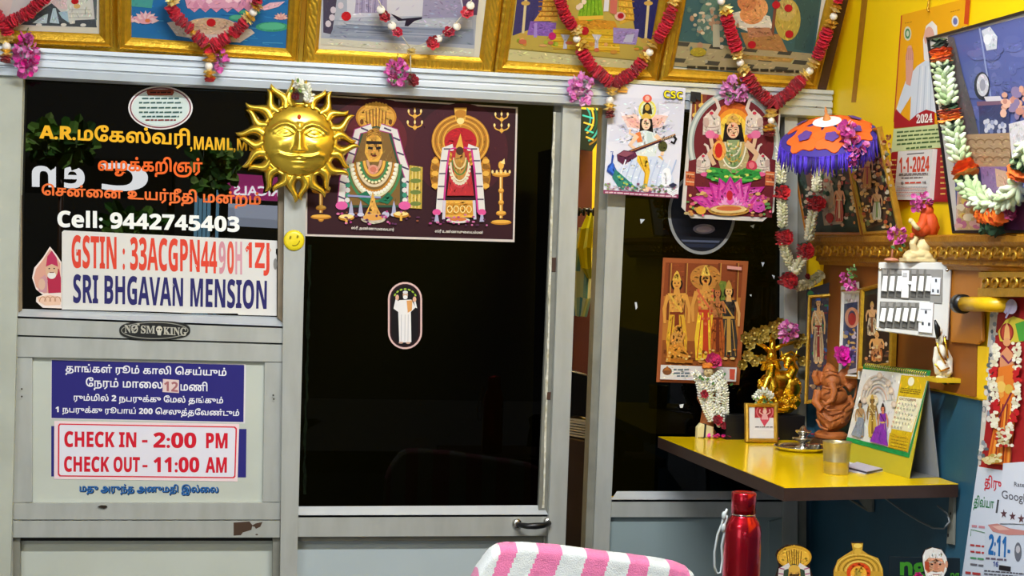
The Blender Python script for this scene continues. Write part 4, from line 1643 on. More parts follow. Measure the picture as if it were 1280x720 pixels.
def ruffle_roll(b, path, r, cols, step=.0034, rag=.16, n=16):
    """petals strung tightly on a thread: ruffled discs along a path"""
    P = [Vector(p) for p in path]
    seg = [(P[i + 1] - P[i]).length for i in range(len(P) - 1)]
    T = sum(seg)
    m = max(2, int(T / step))
    for k in range(m + 1):
        d = T * k / m
        i = 0
        while i < len(seg) - 1 and d > seg[i]:
            d -= seg[i]
            i += 1
        c = P[i] + (P[i + 1] - P[i]) * min(1, d / max(seg[i], 1e-6))
        t = (P[i + 1] - P[i]).normalized()
        t = (t + Vector((RND.uniform(-.2, .2), RND.uniform(-.2, .2), RND.uniform(-.2, .2)))).normalized()
        a_ = t.orthogonal().normalized()
        b_ = t.cross(a_)
        col = RND.choice(cols)
        R0 = r * RND.uniform(.86, 1.06)
        ph = RND.uniform(0, 6)
        ring = []
        for q in range(n):
            th = 2 * PI * q / n + ph
            rr_ = R0 * RND.uniform(1 - rag, 1.0)
            ring.append(c + (a_ * math.cos(th) + b_ * math.sin(th)) * rr_ + t * (RND.uniform(-.5, .5) * step * 1.2))
        vs = ring + [c + t * step * 1.1, c - t * step * 1.1]
        b.add(vs, [(q, (q + 1) % n, n) for q in range(n)] + [((q + 1) % n, q, n + 1) for q in range(n)], col)


def cap(b, c, r, t, col='#d8b04a'):
    t = Vector(t).normalized()
    a_ = t.orthogonal().normalized()
    b_ = t.cross(a_)
    c = Vector(c)
    r = r * 1.15
    for s in (-.3, .3):
        n = 16
        ring = []
        for q in range(n):
            th = 2 * PI * q / n
            rr_ = r * (1.0 if q % 2 else .7) * RND.uniform(.85, 1.05)
            ring.append(c + t * (s * r + RND.uniform(-.2, .2) * r) + (a_ * math.cos(th) + b_ * math.sin(th)) * rr_)
        vs = ring + [c + t * (s + .45) * r * .8, c + t * (s - .45) * r * .8]
        b.add(vs, [(q, (q + 1) % n, n) for q in range(n)] + [((q + 1) % n, q, n + 1) for q in range(n)], lin(RND.choice((col, '#f0d88a', '#c89a3c', '#e8cc78'))))


def bloom(b, c, r, cols, face=(0, -1, .2), layers=3, n=7, centre=None, open_=.5):
    """a rose-like flower"""
    f = Vector(face).normalized()
    a_ = f.orthogonal().normalized()
    b_ = f.cross(a_)
    c = Vector(c)
    for L in range(layers):
        k = 1 - L * .27
        for q in range(n):
            th = 2 * PI * (q + L * .5) / n + RND.uniform(-.15, .15)
            d = (a_ * math.cos(th) + b_ * math.sin(th)) * (1 - L * .2) + f * (open_ * (.3 + L * .55))
            b.petal(c + f * (L * r * .08), d, f, r * k * RND.uniform(.9, 1.1), r * .85 * k, lin(RND.choice(cols)), .3)
    b.ball(c + f * r * .35, r * .22, 8, 5, centre or cols[0])


def cluster(b, c, rx, ry, rz, cols, n=70, size=.007):
    """a loose bunch of small petals"""
    c = Vector(c)
    for k in range(n):
        d = Vector((RND.gauss(0, 1), RND.gauss(0, 1), RND.gauss(0, 1))).normalized()
        q = RND.uniform(.55, 1) ** .5
        p = c + Vector((d.x * rx, d.y * ry, d.z * rz)) * q
        t = (d + Vector((RND.uniform(-1, 1), RND.uniform(-1, 1), RND.uniform(-1, 1))) * .7).normalized()
        s = size * RND.uniform(.8, 1.3)
        b.petal(p - t * s * .4, t, d, s, s * 1.0, lin(RND.choice(cols)), RND.uniform(.1, .5))


def buds(b, path, r, cols=WHITES, step=.0065, k=5, ln=None):
    step, k = step * 1.2, max(4, k - 1)
    """jasmine buds tied round a thread in a herringbone"""
    P = [Vector(p) for p in path]
    seg = [(P[i + 1] - P[i]).length for i in range(len(P) - 1)]
    T = sum(seg)
    m = max(2, int(T / step))
    for j in range(m + 1):
        d = T * j / m
        i = 0
        while i < len(seg) - 1 and d > seg[i]:
            d -= seg[i]
            i += 1
        c = P[i] + (P[i + 1] - P[i]) * min(1, d / max(seg[i], 1e-6))
        t = (P[i + 1] - P[i]).normalized()
        a_ = t.orthogonal().normalized()
        b_ = t.cross(a_)
        for q in range(k):
            th = 2 * PI * q / k + j * 1.3 + RND.uniform(-.2, .2)
            o = a_ * math.cos(th) + b_ * math.sin(th)
            ax = (o * .9 - t * .55).normalized()
            L = ln or r * .55
            rot = ax.to_track_quat('Z', 'Y').to_matrix()
            b.ball(c + ax * r * .5, (r * .24, r * .24, L), 7, 5, lin(RND.choice(cols)), rot)


def gpt(px, py, off=.028):
    p = TP.at(px, py, off)
    if p[2] < 2.082:
        p = front(-.030 - off - .014).at(px, py)
    return p


def garland(label, items, group=None, loc=None):
    """items: ('roll', [px...], r) ('cap', px, r, dir) ('pearl', px, r) ('dark', px, r) ('thread', [px...])"""
    t = thing('garland', label, 'garland', loc if loc is not None else gpt(*(items[0][1][0] if isinstance(items[0][1], list) else items[0][1])), group)
    for it in items:
        kind = it[0]
        b = B()
        if kind == 'roll':
            ruffle_roll(b, [gpt(*q) for q in it[1]], it[2] * PXM, it[3] if len(it) > 3 else REDS)
            b.build('petal_roll', PETAL, t)
        elif kind == 'cap':
            c = gpt(*it[1])
            d = gpt(it[1][0] + it[3][0], it[1][1] + it[3][1]) - c
            cap(b, c, it[2] * PXM, d)
            b.build('gold_cap', FOIL, t)
        elif kind == 'pearl':
            b.ball(gpt(*it[1]), it[2] * PXM, 16, 10, '#eee6da')
            b.build('pearl_bead', mat('pearl', rough=.2, attr=True, coat=.4), t)
        elif kind == 'rose':
            bloom(b, gpt(*it[1]), it[2] * PXM, it[3], face=(RND.uniform(-.4, .4), -1, RND.uniform(-.3, .4)))
            b.build('rose', PETAL, t)
        elif kind == 'thread':
            b.tube([gpt(*q) for q in it[1]], it[2] if len(it) > 2 else .0014, 6, '#cfc6b0')
            b.build('thread', PETAL, t)
        elif kind == 'button':
            b.lathe([(.0001, .004), (it[2] * PXM, .003), (it[2] * PXM * 1.05, -.003), (.0001, -.004)], gpt(*it[1]), 12, '#e8e0d4', (RND.uniform(-.4, .4), -1, .2))
            b.build('white_button', PETAL, t)
    return t


garland('red petal garland with pearls hanging at the far left of the header', [
    ('roll', [(58, -6), (36, 16), (11, 28)], 8.5), ('roll', [(-14, 8), (-2, 20), (8, 36)], 8), ('roll', [(8, 30), (9, 41)], 8.5), ('cap', (8, 47), 9, (0, 1)),
    ('pearl', (8, 58), 5.2), ('cap', (8, 66), 8, (0, 1)), ('roll', [(7, 71), (7, 77)], 7, ['#8a1020', '#a81428'])])
garland('red petal garland drooping over the blue lotus picture', [
    ('cap', (215.5, 1), 8, (1, 3)), ('roll', [(213, 8), (222, 22), (238, 36)], 8.3), ('cap', (240.6, 40), 6, (1, 1)), ('roll', [(243, 43), (258, 55)], 9),
    ('roll', [(323, -4), (321, 4)], 7, ['#8a1424', '#b01c30']), ('cap', (321, 7), 7.5, (-1, 1)), ('pearl', (316.5, 15.5), 5), ('cap', (311, 22), 8, (-1, 1)),
    ('roll', [(306, 28), (290, 43)], 9), ('cap', (288, 43), 4, (-1, 1)), ('roll', [(284, 46), (266, 58)], 9), ('roll', [(260, 62), (262, 66)], 7),
    ('cap', (262.5, 72), 9, (0, 1)), ('pearl', (261, 83), 5), ('cap', (262, 93), 8, (0, 1)), ('roll', [(262, 98), (262, 101)], 7.5, ['#a01226', '#c0182c'])])
garland('sparse thread garland of red roses and white buttons on the grey picture', [
    ('thread', [(470, -6), (480, 14), (494, 36), (503, 46), (513, 60)]), ('thread', [(592, -6), (584, 12), (566, 33), (543, 51), (513, 60)]), ('thread', [(513, 60), (513.5, 95)]),
    ('button', (476, 12), 5), ('rose', (480, 21), 8.5, ['#a8182c', '#c82a40', '#7a1020']), ('button', (490, 32), 5), ('rose', (496, 41), 8, ['#c03048', '#a8182c', '#d86a80']),
    ('button', (588, 7), 5), ('rose', (584, 17), 9, ['#d84a5a', '#c8303c', '#b82034']), ('button', (571, 33), 5), ('rose', (562, 41), 8.5, ['#a8182c', '#c02a40', '#8a1024']),
    ('button', (548, 48.5), 4.5), ('rose', (540, 53), 9.5, ['#c8303c', '#b01c30', '#8a1420']), ('cap', (514, 64), 6, (0, 1)), ('rose', (515, 101), 10, ['#7a1420', '#5c0c18', '#98202e'])])
garland('thick red petal garland with pearls over the bright temple picture', [
    ('roll', [(697, -8), (706, 18), (716, 34)], 8.5), ('cap', (721, 37.5), 8, (1, 2)), ('pearl', (721, 48.5), 5), ('cap', (727, 56), 8, (1, 2)),
    ('roll', [(726, 62), (740, 84), (764, 104)], 9.5), ('cap', (843, 2), 8, (-1, 3)), ('roll', [(841, 10), (832, 32), (822, 50)], 9), ('cap', (816, 54), 8, (-1, 2)),
    ('pearl', (812, 65.5), 5), ('cap', (806, 71), 8, (-1, 1)), ('roll', [(803, 77), (790, 92), (768, 105)], 9.5), ('cap', (765, 114), 8, (0, 1)), ('pearl', (762.5, 125.5), 5),
    ('cap', (762.5, 134), 8, (0, 1)), ('roll', [(762.5, 140), (762.5, 146)], 7, ['#6a1018', '#8a1a22'])])
garland('red petal garland with pearls over the chequered floor picture', [
    ('pearl', (901.5, 1.5), 5), ('cap', (907, 12.5), 9, (1, 3)), ('roll', [(908, 20), (914, 42), (921, 62)], 9), ('cap', (921.5, 68), 7.5, (1, 2)), ('pearl', (925.3, 78.4), 5),
    ('cap', (930, 87), 9, (1, 1)), ('roll', [(932, 93), (946, 113), (965, 130)], 10), ('roll', [(1050, -6), (1047, 3)], 7), ('cap', (1045, 10), 7.5, (-1, 2)), ('pearl', (1042, 20.6), 5),
    ('cap', (1038.5, 30), 8.5, (-1, 3)), ('roll', [(1035, 37), (1028, 56), (1021, 73)], 9), ('cap', (1016, 79), 8, (-1, 2)), ('pearl', (1012, 88.8), 5.2), ('cap', (1006.5, 93), 7, (-1, 1)),
    ('roll', [(1003, 98), (988, 115), (968, 130)], 10), ('cap', (963.5, 141), 9, (0, 1)), ('pearl', (964, 151), 4.5), ('cap', (962, 160), 9, (0, 1)), ('roll', [(962.5, 165), (962.5, 169)], 8, ['#7a1420', '#a01c2c'])])


def bunch(label, px, py, rx, ry, cols, n=80, leaves=0, size=.0165, y=None):
    c = gpt(px, py, .02) if y is None else front(y).at(px, py)
    t = thing('flower_bunch', label, 'flowers', tuple(c))
    b = B()
    cluster(b, c, rx * PXM, .014, ry * PXM, cols, n, size)
    b.build('blossoms', PETAL, t)
    b = B()
    top = Vector(c) + Vector((0, .004, ry * PXM))
    b.tube([c, top, top + Vector((.001, .012, .016))], .0012, 6, '#5a7a3a')
    for k in range(leaves):
        b.petal(Vector(c) + Vector((RND.uniform(-1, 1) * rx * PXM, -.008, -RND.uniform(.2, .9) * ry * PXM)), (RND.uniform(-1, 1), -.6, RND.uniform(-1, .4)), (0, -1, 0), .012, .008, RND.choice(('#4a7a34', '#6a9a4a', '#3a6428')))
    b.build('stem', PETAL, t)
    return t


bunch('pink blossom bunch beside the leftmost garland on the header', 33, 69, 13, 26, PINKS + MAG[:1], 95)
bunch('small pink blossom sprig beside the lotus picture garland tail', 275, 76, 6, 14, PINKS, 26)
bunch('pink blossom bunch with green leaves at the sparse thread garland', 497, 90, 13, 15, PINKS, 60, 9)
bunch('pale pink blossom bunch hanging above the door post', 727, 112, 14, 20, ['#e79ad2', '#d878bc', '#f0b4dc', '#cf66ae'], 95)
bunch('pink blossom bunch with leaves tucked above the lotus seat poster', 918, 113, 16, 16, ['#e08ac8', '#d070b4', '#ea9ed4', '#c05aa0'], 80, 12)

# ================================================================== brass sun face
SP = front(-.050)
sc_ = 4.233
sc0 = SP.at(373.3, 176.2)
R_SUN = 43.5 * PXM * (4.15 / 4.2)
t_sun = thing('sun_face', 'brass sun face plaque with wavy rays on the middle post', 'sun plaque', tuple(sc0))
BR_ = mat('brass', '#f2cc48', rough=.27, metal=.85, bump=.10, bscale=60)


def gz(u, v, cu, cv, su, sv):
    return math.exp(-((u - cu) / su) ** 2 - ((v - cv) / sv) ** 2)


def seg(u, v, a, c, w):
    ax, ay = a
    bx, by = c
    dx, dy = bx - ax, by - ay
    t = max(0, min(1, ((u - ax) * dx + (v - ay) * dy) / (dx * dx + dy * dy)))
    d2 = (u - ax - t * dx) ** 2 + (v - ay - t * dy) ** 2
    return math.exp(-d2 / (w * w))


def poly_ridge(u, v, pts, w):
    return max(seg(u, v, pts[i], pts[i + 1], w) for i in range(len(pts) - 1))


BROW = [(.07, .28), (.16, .40), (.35, .47), (.55, .44), (.78, .28)]
UPLID = [(.17, .20), (.28, .30), (.42, .34), (.56, .29), (.70, .20)]
LOLID = [(.17, .20), (.30, .13), (.44, .11), (.58, .14), (.70, .20)]
MOU = [(.04, -.43), (.20, -.46), (.38, -.44), (.56, -.38), (.72, -.42)]
NAS = [(.05, .28), (.06, 0), (.09, -.2), (.15, -.30)]


def hface(u, v):
    r = math.hypot(u, v)
    h = .34 * math.sqrt(max(0, 1 - .93 * r * r))
    s = abs(u)
    h += .07 * poly_ridge(s, v, BROW, .055)
    h -= .05 * gz(s, v, .42, .22, .26, .14)
    h += .065 * gz(s, v, .43, .22, .16, .085)
    h += .030 * poly_ridge(s, v, UPLID, .028)
    h += .022 * poly_ridge(s, v, LOLID, .026)
    nw = .055 + .05 * max(0, (.25 - v)) / .55
    if -.36 < v < .5:
        h += (.05 + .12 * max(0, (.4 - v)) / .7) * math.exp(-(u / (nw * 1.25)) ** 2) * min(1, (v + .36) / .06)
    h += .05 * gz(s, v, .13, -.27, .07, .06)
    h += .05 * gz(s, v, .48, -.12, .24, .2)
    h += .055 * poly_ridge(s, v, MOU, .05) * (1 if s < .72 else .7)
    h += .045 * gz(u, v, 0, -.53, .17, .035) + .05 * gz(u, v, 0, -.62, .15, .045) - .02 * gz(u, v, 0, -.575, .2, .015)
    h += .05 * gz(u, v, 0, -.80, .18, .09)
    return h


b = B()
NR, NT = 46, 120
vs, fs = [], []
for i in range(NR + 1):
    r = i / NR
    for k in range(NT):
        th = 2 * PI * k / NT
        u, v = r * math.cos(th), r * math.sin(th)
        vs.append(sc0 + SP.u * u * R_SUN + SP.v * v * R_SUN + SP.n * hface(u, v) * R_SUN)
for i in range(NR):
    for k in range(NT):
        k2 = (k + 1) % NT
        fs.append((i * NT + k, (i + 1) * NT + k, (i + 1) * NT + k2, i * NT + k2))
b.add(vs, fs, smooth=True)
b.build('face', BR_, t_sun)
b = B()
for rad, wr in ((1.045, .05), (.955, .022)):
    b.tube([sc0 + (SP.u * math.cos(2 * PI * k / 60) + SP.v * math.sin(2 * PI * k / 60)) * R_SUN * rad + SP.n * (.05 + (.04 if rad < 1 else 0)) * R_SUN for k in range(61)], wr * R_SUN, 8, caps=False)
b.lathe([(.0001, -.012), (R_SUN * 1.08, -.012), (R_SUN * 1.08, .001), (R_SUN * .9, .001)], sc0, 48, axis=(0, -1, 0))
b.build('rim', BR_, t_sun)
tips = [(265, 55), (215, 100), (125, 150), (110, 215), (65, 305), (80, 372), (88, 485), (138, 532), (205, 622), (278, 640), (360, 690), (425, 678), (518, 668),
        (572, 620), (650, 562), (672, 490), (714, 412), (700, 347), (696, 245), (650, 190), (586, 112), (522, 86), (455, 45), (345, 40)]
for j, q in enumerate(tips):
    tp = SP.at(280 + q[0] / sc_, 90 + q[1] / sc_)
    dv = tp - sc0
    du, dw = float(dv @ SP.u), float(dv @ SP.v)
    ang, LR = math.atan2(dw, du), math.hypot(du, dw)
    sgn = 1 if j % 2 else -1
    pts, wid = [], []
    M_ = 11
    b = B()
    vs, fs = [], []
    for i in range(M_):
        t = i / (M_ - 1)
        rad = R_SUN * 1.0 + (LR - R_SUN * 1.0) * t
        sw = sgn * .17 * R_SUN * math.sin(t * 2 * PI * .85) * (1 - .1 * t) * .7
        ww = R_SUN * (.205 * (1 - t) ** .62 + .008)
        er = SP.u * math.cos(ang) + SP.v * math.sin(ang)
        et = -SP.u * math.sin(ang) + SP.v * math.cos(ang)
        c = sc0 + er * rad + et * sw
        vs += [c + et * ww - SP.n * .006, c + et * ww * .55 + SP.n * ww * .35, c + SP.n * ww * .75, c - et * ww * .55 + SP.n * ww * .35, c - et * ww - SP.n * .006]
    for i in range(M_ - 1):
        for k in range(4):
            fs.append((i * 5 + k, i * 5 + k + 1, (i + 1) * 5 + k + 1, (i + 1) * 5 + k))
        fs.append((i * 5 + 4, i * 5, (i + 1) * 5, (i + 1) * 5 + 4))
    b.add(vs, fs, smooth=True)
    b.build('ray', BR_, t_sun)
b = B()
b.ball(SP.at(374, 146.5, hface(0, .69) * R_SUN + .001), (.0052, .003, .0075), 10, 6, '#b83a14')
tk = b.build('forehead_mark', PETAL, t_sun)
tk['label'] = 'red powder mark'
# jasmine tuft on top of the sun
c = front(-.070).at(379, 112)
t = thing('flower_tuft', 'tuft of white jasmine with one dark rose on top of the brass sun', 'flowers', tuple(c))
b = B()
buds(b, [front(-.068).at(*q) for q in ((372, 104), (381, 108), (386, 120), (384, 128))], .017, step=.006, k=6)
b.build('jasmine', PETAL, t)
b = B()
bloom(b, front(-.085).at(369, 121), .012, ['#4a0c14', '#6a1420'])
b.build('rose', PETAL, t)
for q in ((372, 104), (377, 116), (366, 112)):
    b = B()
    b.petal(front(-.088).at(*q), (RND.uniform(-1, 1), -.2, RND.uniform(-1, 1)), (0, -1, 0), .014, .008, '#7a9a4a')
    b.build('leaf', PETAL, t)

# ================================================================== posters by the right window
def org3(p):
    return tuple(float(x) for x in p)


# veena player calendar sheet
PQ = front(-.050)
a = Art(PQ, step=.000034).crop((740, 90), 3.789)
a.tex = .16
a.slab([(84, 50), (444, 76), (408, 598), (54, 575)], '#dcdbe6', .0012)
a.poly([(120, 120), (440, 130), (430, 300), (75, 330)], '#d2d2e0')
for an, L, c in ((-2.8, 150, '#c4c2d2'), (-2.4, 165, '#e8e4ee'), (-2.0, 170, '#cfccd8'), (-1.6, 180, '#ece8f0'), (-1.2, 170, '#c8c6d6'), (-.8, 165, '#e6e2ec'), (-.35, 150, '#cac8d8'), (2.9, 150, '#dedbe8'), (.3, 140, '#dad6e2')):
    d = np.array([math.cos(an), math.sin(an)])
    n_ = np.array([-d[1], d[0]])
    o = np.array([255, 300])
    a.poly([tuple(o + d * 20), tuple(o + d * L * .5 + n_ * 34), tuple(o + d * L), tuple(o + d * L * .5 - n_ * 34)], c)
for sg in (-1, 1):
    a.poly([(250, 270), (250 + sg * 40, 200), (250 + sg * 112, 208), (250 + sg * 80, 262)], '#ecc6bc')
    a.poly([(250, 275), (250 + sg * 44, 215), (250 + sg * 90, 222), (250 + sg * 64, 260)], '#e6aea0')
a.ell(262, 178, 42, 46, '#e8d85a', 22)
a.ell(262, 178, 33, 37, '#d8dcb0', 20)
a.poly([(238, 200), (244, 160), (262, 140), (280, 160), (286, 200)], '#2e2410')
a.ell(262, 168, 12, 16, '#c8a03a', 10)
a.ell(262, 126, 22, 19, '#e2604a', 14)
a.ell(262, 124, 11, 12, '#f0b0a0', 10)
a.poly([(225, 280), (228, 225), (255, 210), (285, 225), (290, 290), (300, 310), (215, 310)], '#241a14')
a.poly([(232, 222), (282, 222), (278, 205), (256, 192), (238, 205)], '#d8b04a')
a.ell(256, 246, 21, 28, '#ecc8a8', 18)
for x in (248, 265):
    a.ell(x, 243, 4, 2.4, '#20140e', 8)
a.line([(250, 262), (262, 262)], 3, '#b03a34')
a.ell(256, 229, 2.5, 3.5, '#c01a1a', 8)
a.poly([(212, 285), (250, 275), (302, 290), (312, 350), (300, 400), (215, 400)], '#d9e0dc')
a.poly([(205, 290), (228, 282), (240, 330), (215, 335)], '#e0783a')
a.poly([(262, 285), (285, 290), (290, 350), (262, 360)], '#c4d4d0')
a.line([(215, 300), (180, 345), (215, 372)], 22, '#ecc4a2', 16)
a.line([(300, 300), (345, 340), (330, 395)], 22, '#ecc4a2', 14)
a.line([(200, 300), (178, 290), (182, 270)], 13, '#ecc4a2', 9)
a.ell(335, 352, 22, 26, '#4a4a22', 16)
a.line([(125, 400), (395, 298)], 19, '#3a1c2c', 12)
a.line([(125, 397), (395, 294)], 4, '#b8743a')
a.poly([(117, 392), (150, 370), (205, 378), (214, 398), (195, 428), (150, 440), (122, 420)], '#5a2440')
a.poly([(122, 392), (150, 374), (200, 382), (160, 402)], '#8a4a5a')
a.line([(385, 300), (398, 318), (388, 338), (374, 330)], 12, '#141014')
for k in range(9):
    a.line([(330 + k * 7, 317 - k * 2.6), (332 + k * 7, 326 - k * 2.6)], 2.4, '#d8c8a0')
a.ell(320, 415, 16, 18, '#e0b060', 12)
a.poly([(110, 470), (215, 400), (310, 400), (375, 450), (390, 540), (100, 540)], '#cdd6e8')
for k in range(9):
    r = random.Random(k)
    x = 130 + k * 30
    a.line([(x + 30, 415), (x, 500), (x - 8, 545)], 6, r.choice(('#aebcda', '#e4e8f2', '#b8c4de')))
a.poly([(215, 395), (262, 400), (275, 470), (258, 560), (240, 560), (250, 480), (212, 420)], '#e8b832')
a.line([(225, 400), (252, 480), (246, 556)], 5, '#c08a1a')
a.ell(262, 556, 26, 12, '#ecc4a2', 12)
a.ell(352, 500, 24, 46, '#eef0f6', 16)
a.ell(358, 468, 13, 13, '#f2f2f6', 12)
a.line([(352, 498), (366, 470)], 9, '#f2f2f6')
a.poly([(95, 388), (104, 396), (98, 430), (120, 470), (150, 510), (205, 556), (140, 552), (95, 490), (70, 470), (74, 445), (90, 430)], '#2a4a9c')
a.poly([(98, 430), (112, 470), (140, 510), (100, 480), (76, 460)], '#3a6ad0')
a.poly([(110, 460), (220, 556), (130, 556), (96, 500)], '#2e7a6a')
for k in range(16):
    r = random.Random(k + 9)
    t_ = r.uniform(0, 1)
    a.ell(112 + 95 * t_ + r.uniform(-14, 8), 478 + 74 * t_ + r.uniform(-8, 16), 7, 5, r.choice(('#58b08a', '#a8b84a', '#1c4a7a')), 8)
a.line([(96, 388), (100, 376), (88, 378)], 3, '#2a4a9c')
for k in range(70):
    r = random.Random(k + 200)
    x = r.uniform(62, 404)
    y = 548 + (x - 60) * .06 + r.uniform(-28, 10) * (1 if x < 90 or x > 215 else .4)
    a.ell(x, y, r.uniform(3, 9), r.uniform(3, 6), r.choice(('#7a4a6a', '#8a9a6a', '#b06a8a', '#5a6a4a', '#c8b8c8')), 6)
a.poly([(54, 558), (410, 580), (408, 598), (54, 575)], '#8a3a5a')
a.scribble(62, 400, 569, 9, '#d8b8c4', 4, .062)
for k in range(3):
    a.poly([(356, 548 + k * 9), (382, 562 + k * 9), (408, 550 + k * 9), (408, 556 + k * 9), (382, 569 + k * 9), (356, 555 + k * 9)], '#eef0f4')
a.poly([(362, 535), (384, 524), (404, 535), (384, 548)], '#2a2e48')
a.text(bold('CSC'), [(338, 84), (432, 92), (432, 132), (338, 124)], '#16140c', .05)
a.text(bold('CSC'), [(341, 87), (429, 95), (429, 129), (341, 121)], '#f4e21c', .0)
a.scribble(344, 424, 137, 5, '#9a98a4', 5, .06)
a.poly([(118, 62), (160, 68), (172, 84), (120, 82)], '#e8b84a')
a.poly([(120, 84), (168, 88), (166, 98), (120, 96)], '#d89a3a')
tag(a.build('calendar_poster', PRINT, None, org3(PQ.at(802, 246))), 'white poster of a veena player with peacock, CSC in its corner', 'poster')

# lotus goddess poster
a = Art(PQ, step=.000034).crop((740, 90), 3.789)
a.tex = .16
a.slab([(472, 92), (896, 140), (862, 662), (808, 708), (470, 692), (424, 640)], '#cfc6bc', .0025)
a.poly([(480, 100), (888, 146), (852, 690), (442, 672)], '#6a2026')
a.poly([(478, 100), (545, 108), (530, 200), (470, 220)], '#7c3c2a')
for x, y in ((520, 145), (490, 190)):
    a.line([(x, y - 38), (x, y + 20)], 6, '#c89a3a')
    a.ell(x, y + 14, 16, 12, '#e0b85a', 10)
for sg in (-1, 1):
    cx = 672
    a.arc(cx, 340, 205, 235, PI * 1.5, PI * 1.5 + sg * 1.9, 30, '#9aa29c', 26)
    a.arc(cx, 340, 205, 235, PI * 1.5, PI * 1.5 + sg * 1.9, 12, '#c8ccc4', 26)
a.ell(672, 255, 105, 110, '#c8602a', 26)
a.ell(670, 265, 82, 92, '#e6902a', 24)
a.ell(668, 272, 66, 76, '#f0c848', 24)
for sg in (-1, 1):                               # elephants above and below
    for ex, ey, k in ((100, 235, 1.0), (140, 430, .8)):
        x, y = 668 + sg * ex, ey
        a.poly([(x - 40 * k, y - 20 * k), (x, y - 58 * k), (x + 40 * k, y - 20 * k), (x + 44 * k, y + 62 * k), (x - 44 * k, y + 62 * k)], '#cdbcae')
        a.ell(x, y - 5 * k, 38 * k, 42 * k, '#dccbbc', 16)
        a.line([(x - sg * 10 * k, y - 20 * k), (x - sg * 34 * k, y - 62 * k), (x - sg * 22 * k, y - 100 * k), (x - sg * 4 * k, y - 112 * k)], 22 * k, '#d6c4b6', 11 * k)
        a.ell(x + sg * 28 * k, y + 4 * k, 15 * k, 24 * k, '#c0a498', 12)
        a.ell(x - sg * 12 * k, y - 12 * k, 4 * k, 3 * k, '#2a1c18', 8)
        for q in range(3):
            a.arc(x, y + 18 * k + q * 16 * k, 34 * k, 10 * k, 0, PI, 4 * k, '#a08a80', 8)
        a.ell(x - sg * 8 * k, y + 68 * k, 26 * k, 13 * k, '#d85a8a', 10)
        a.ell(x + sg * 2 * k, y - 40 * k, 10 * k, 8 * k, '#c8344a', 8)
for x, c in ((470, '#c8643a'), (848, '#c8643a')):
    a.poly([(x - 26, 470), (x + 18, 474), (x + 14, 540), (x - 28, 536)], c)
    for k in range(3):
        a.line([(x - 24, 482 + k * 18), (x + 14, 486 + k * 18)], 5, ('#e0b88a', '#8a3a2a')[k % 2])
a.poly([(620, 320), (630, 245), (668, 220), (708, 245), (722, 330), (735, 370), (606, 370)], '#1e1410')
a.poly([(636, 248), (702, 250), (692, 215), (668, 195), (645, 214)], '#d8a850')
a.ell(668, 276, 29, 38, '#e6b490', 20)
for x in (656, 681):
    a.ell(x, 272, 6, 3, '#20120c', 8)
    a.arc(x, 266, 8, 4, PI, 2 * PI, 2, '#4a2a1c', 6)
a.line([(660, 300), (678, 300)], 4, '#b0342c')
a.ell(668, 255, 3, 5, '#c01a1a', 8)
a.poly([(610, 330), (725, 330), (745, 400), (720, 480), (615, 480), (592, 400)], '#b4a070')
a.poly([(640, 322), (698, 322), (712, 420), (668, 470), (624, 420)], '#8a9a6a')
for k in range(4):
    a.arc(668, 325, 26 + k * 12, 40 + k * 30, .1, PI - .1, 6, ('#e0c060', '#d8d0b0', '#c8a04a', '#e8e0c8')[k], 14)
for k in range(26):
    r = random.Random(k + 400)
    a.ell(r.uniform(625, 712), r.uniform(340, 470), 6, 5, r.choice(('#d8c898', '#6a8a4a', '#e0d8b8', '#a8843a')), 7)
for sg in (-1, 1):
    a.line([(668 + sg * 62, 335), (668 + sg * 112, 390), (668 + sg * 88, 440)], 30, '#d8b08a', 20)
    a.line([(668 + sg * 62, 335), (668 + sg * 98, 350), (668 + sg * 108, 300)], 26, '#dcb490', 18)
    a.ell(668 + sg * 108, 296, 24, 20, '#e0709a', 12)
a.ell(603, 372, 32, 48, '#e8a048', 16)
a.ell(600, 372, 18, 36, '#c8281c', 14)
a.ell(756, 446, 26, 28, '#c83a50', 12)
a.ell(756, 442, 14, 16, '#e0707a', 10)
a.poly([(540, 500), (560, 450), (640, 460), (672, 490), (720, 455), (790, 470), (802, 505), (720, 525), (600, 522)], '#2f8a3a')
for k in range(24):
    r = random.Random(k + 500)
    a.ell(r.uniform(550, 790), r.uniform(462, 515), r.uniform(9, 18), r.uniform(5, 9), r.choice(('#1f6a2c', '#5ab04a', '#c8d060', '#2e7a34')), 8)


def lotus_seat(cx, cy, W, H):
    for k, an in enumerate((-1.35, 1.35, -1.0, 1.0, -.66, .66, -.33, .33, 0)):
        d = np.array([math.sin(an), -math.cos(an) * .85])
        n_ = np.array([-d[1], d[0]])
        o = np.array([cx, cy])
        L = W * (.95 if abs(an) > .9 else .8)
        for sc_k, c in ((1, '#b82a86'), (.86, ('#d24a9e', '#dd62ac')[k % 2]), (.5, '#eaa0cc')):
            a.poly([tuple(o), tuple(o + d * L * .45 * sc_k + n_ * H * .42 * sc_k), tuple(o + d * L * sc_k), tuple(o + d * L * .45 * sc_k - n_ * H * .42 * sc_k)], c)


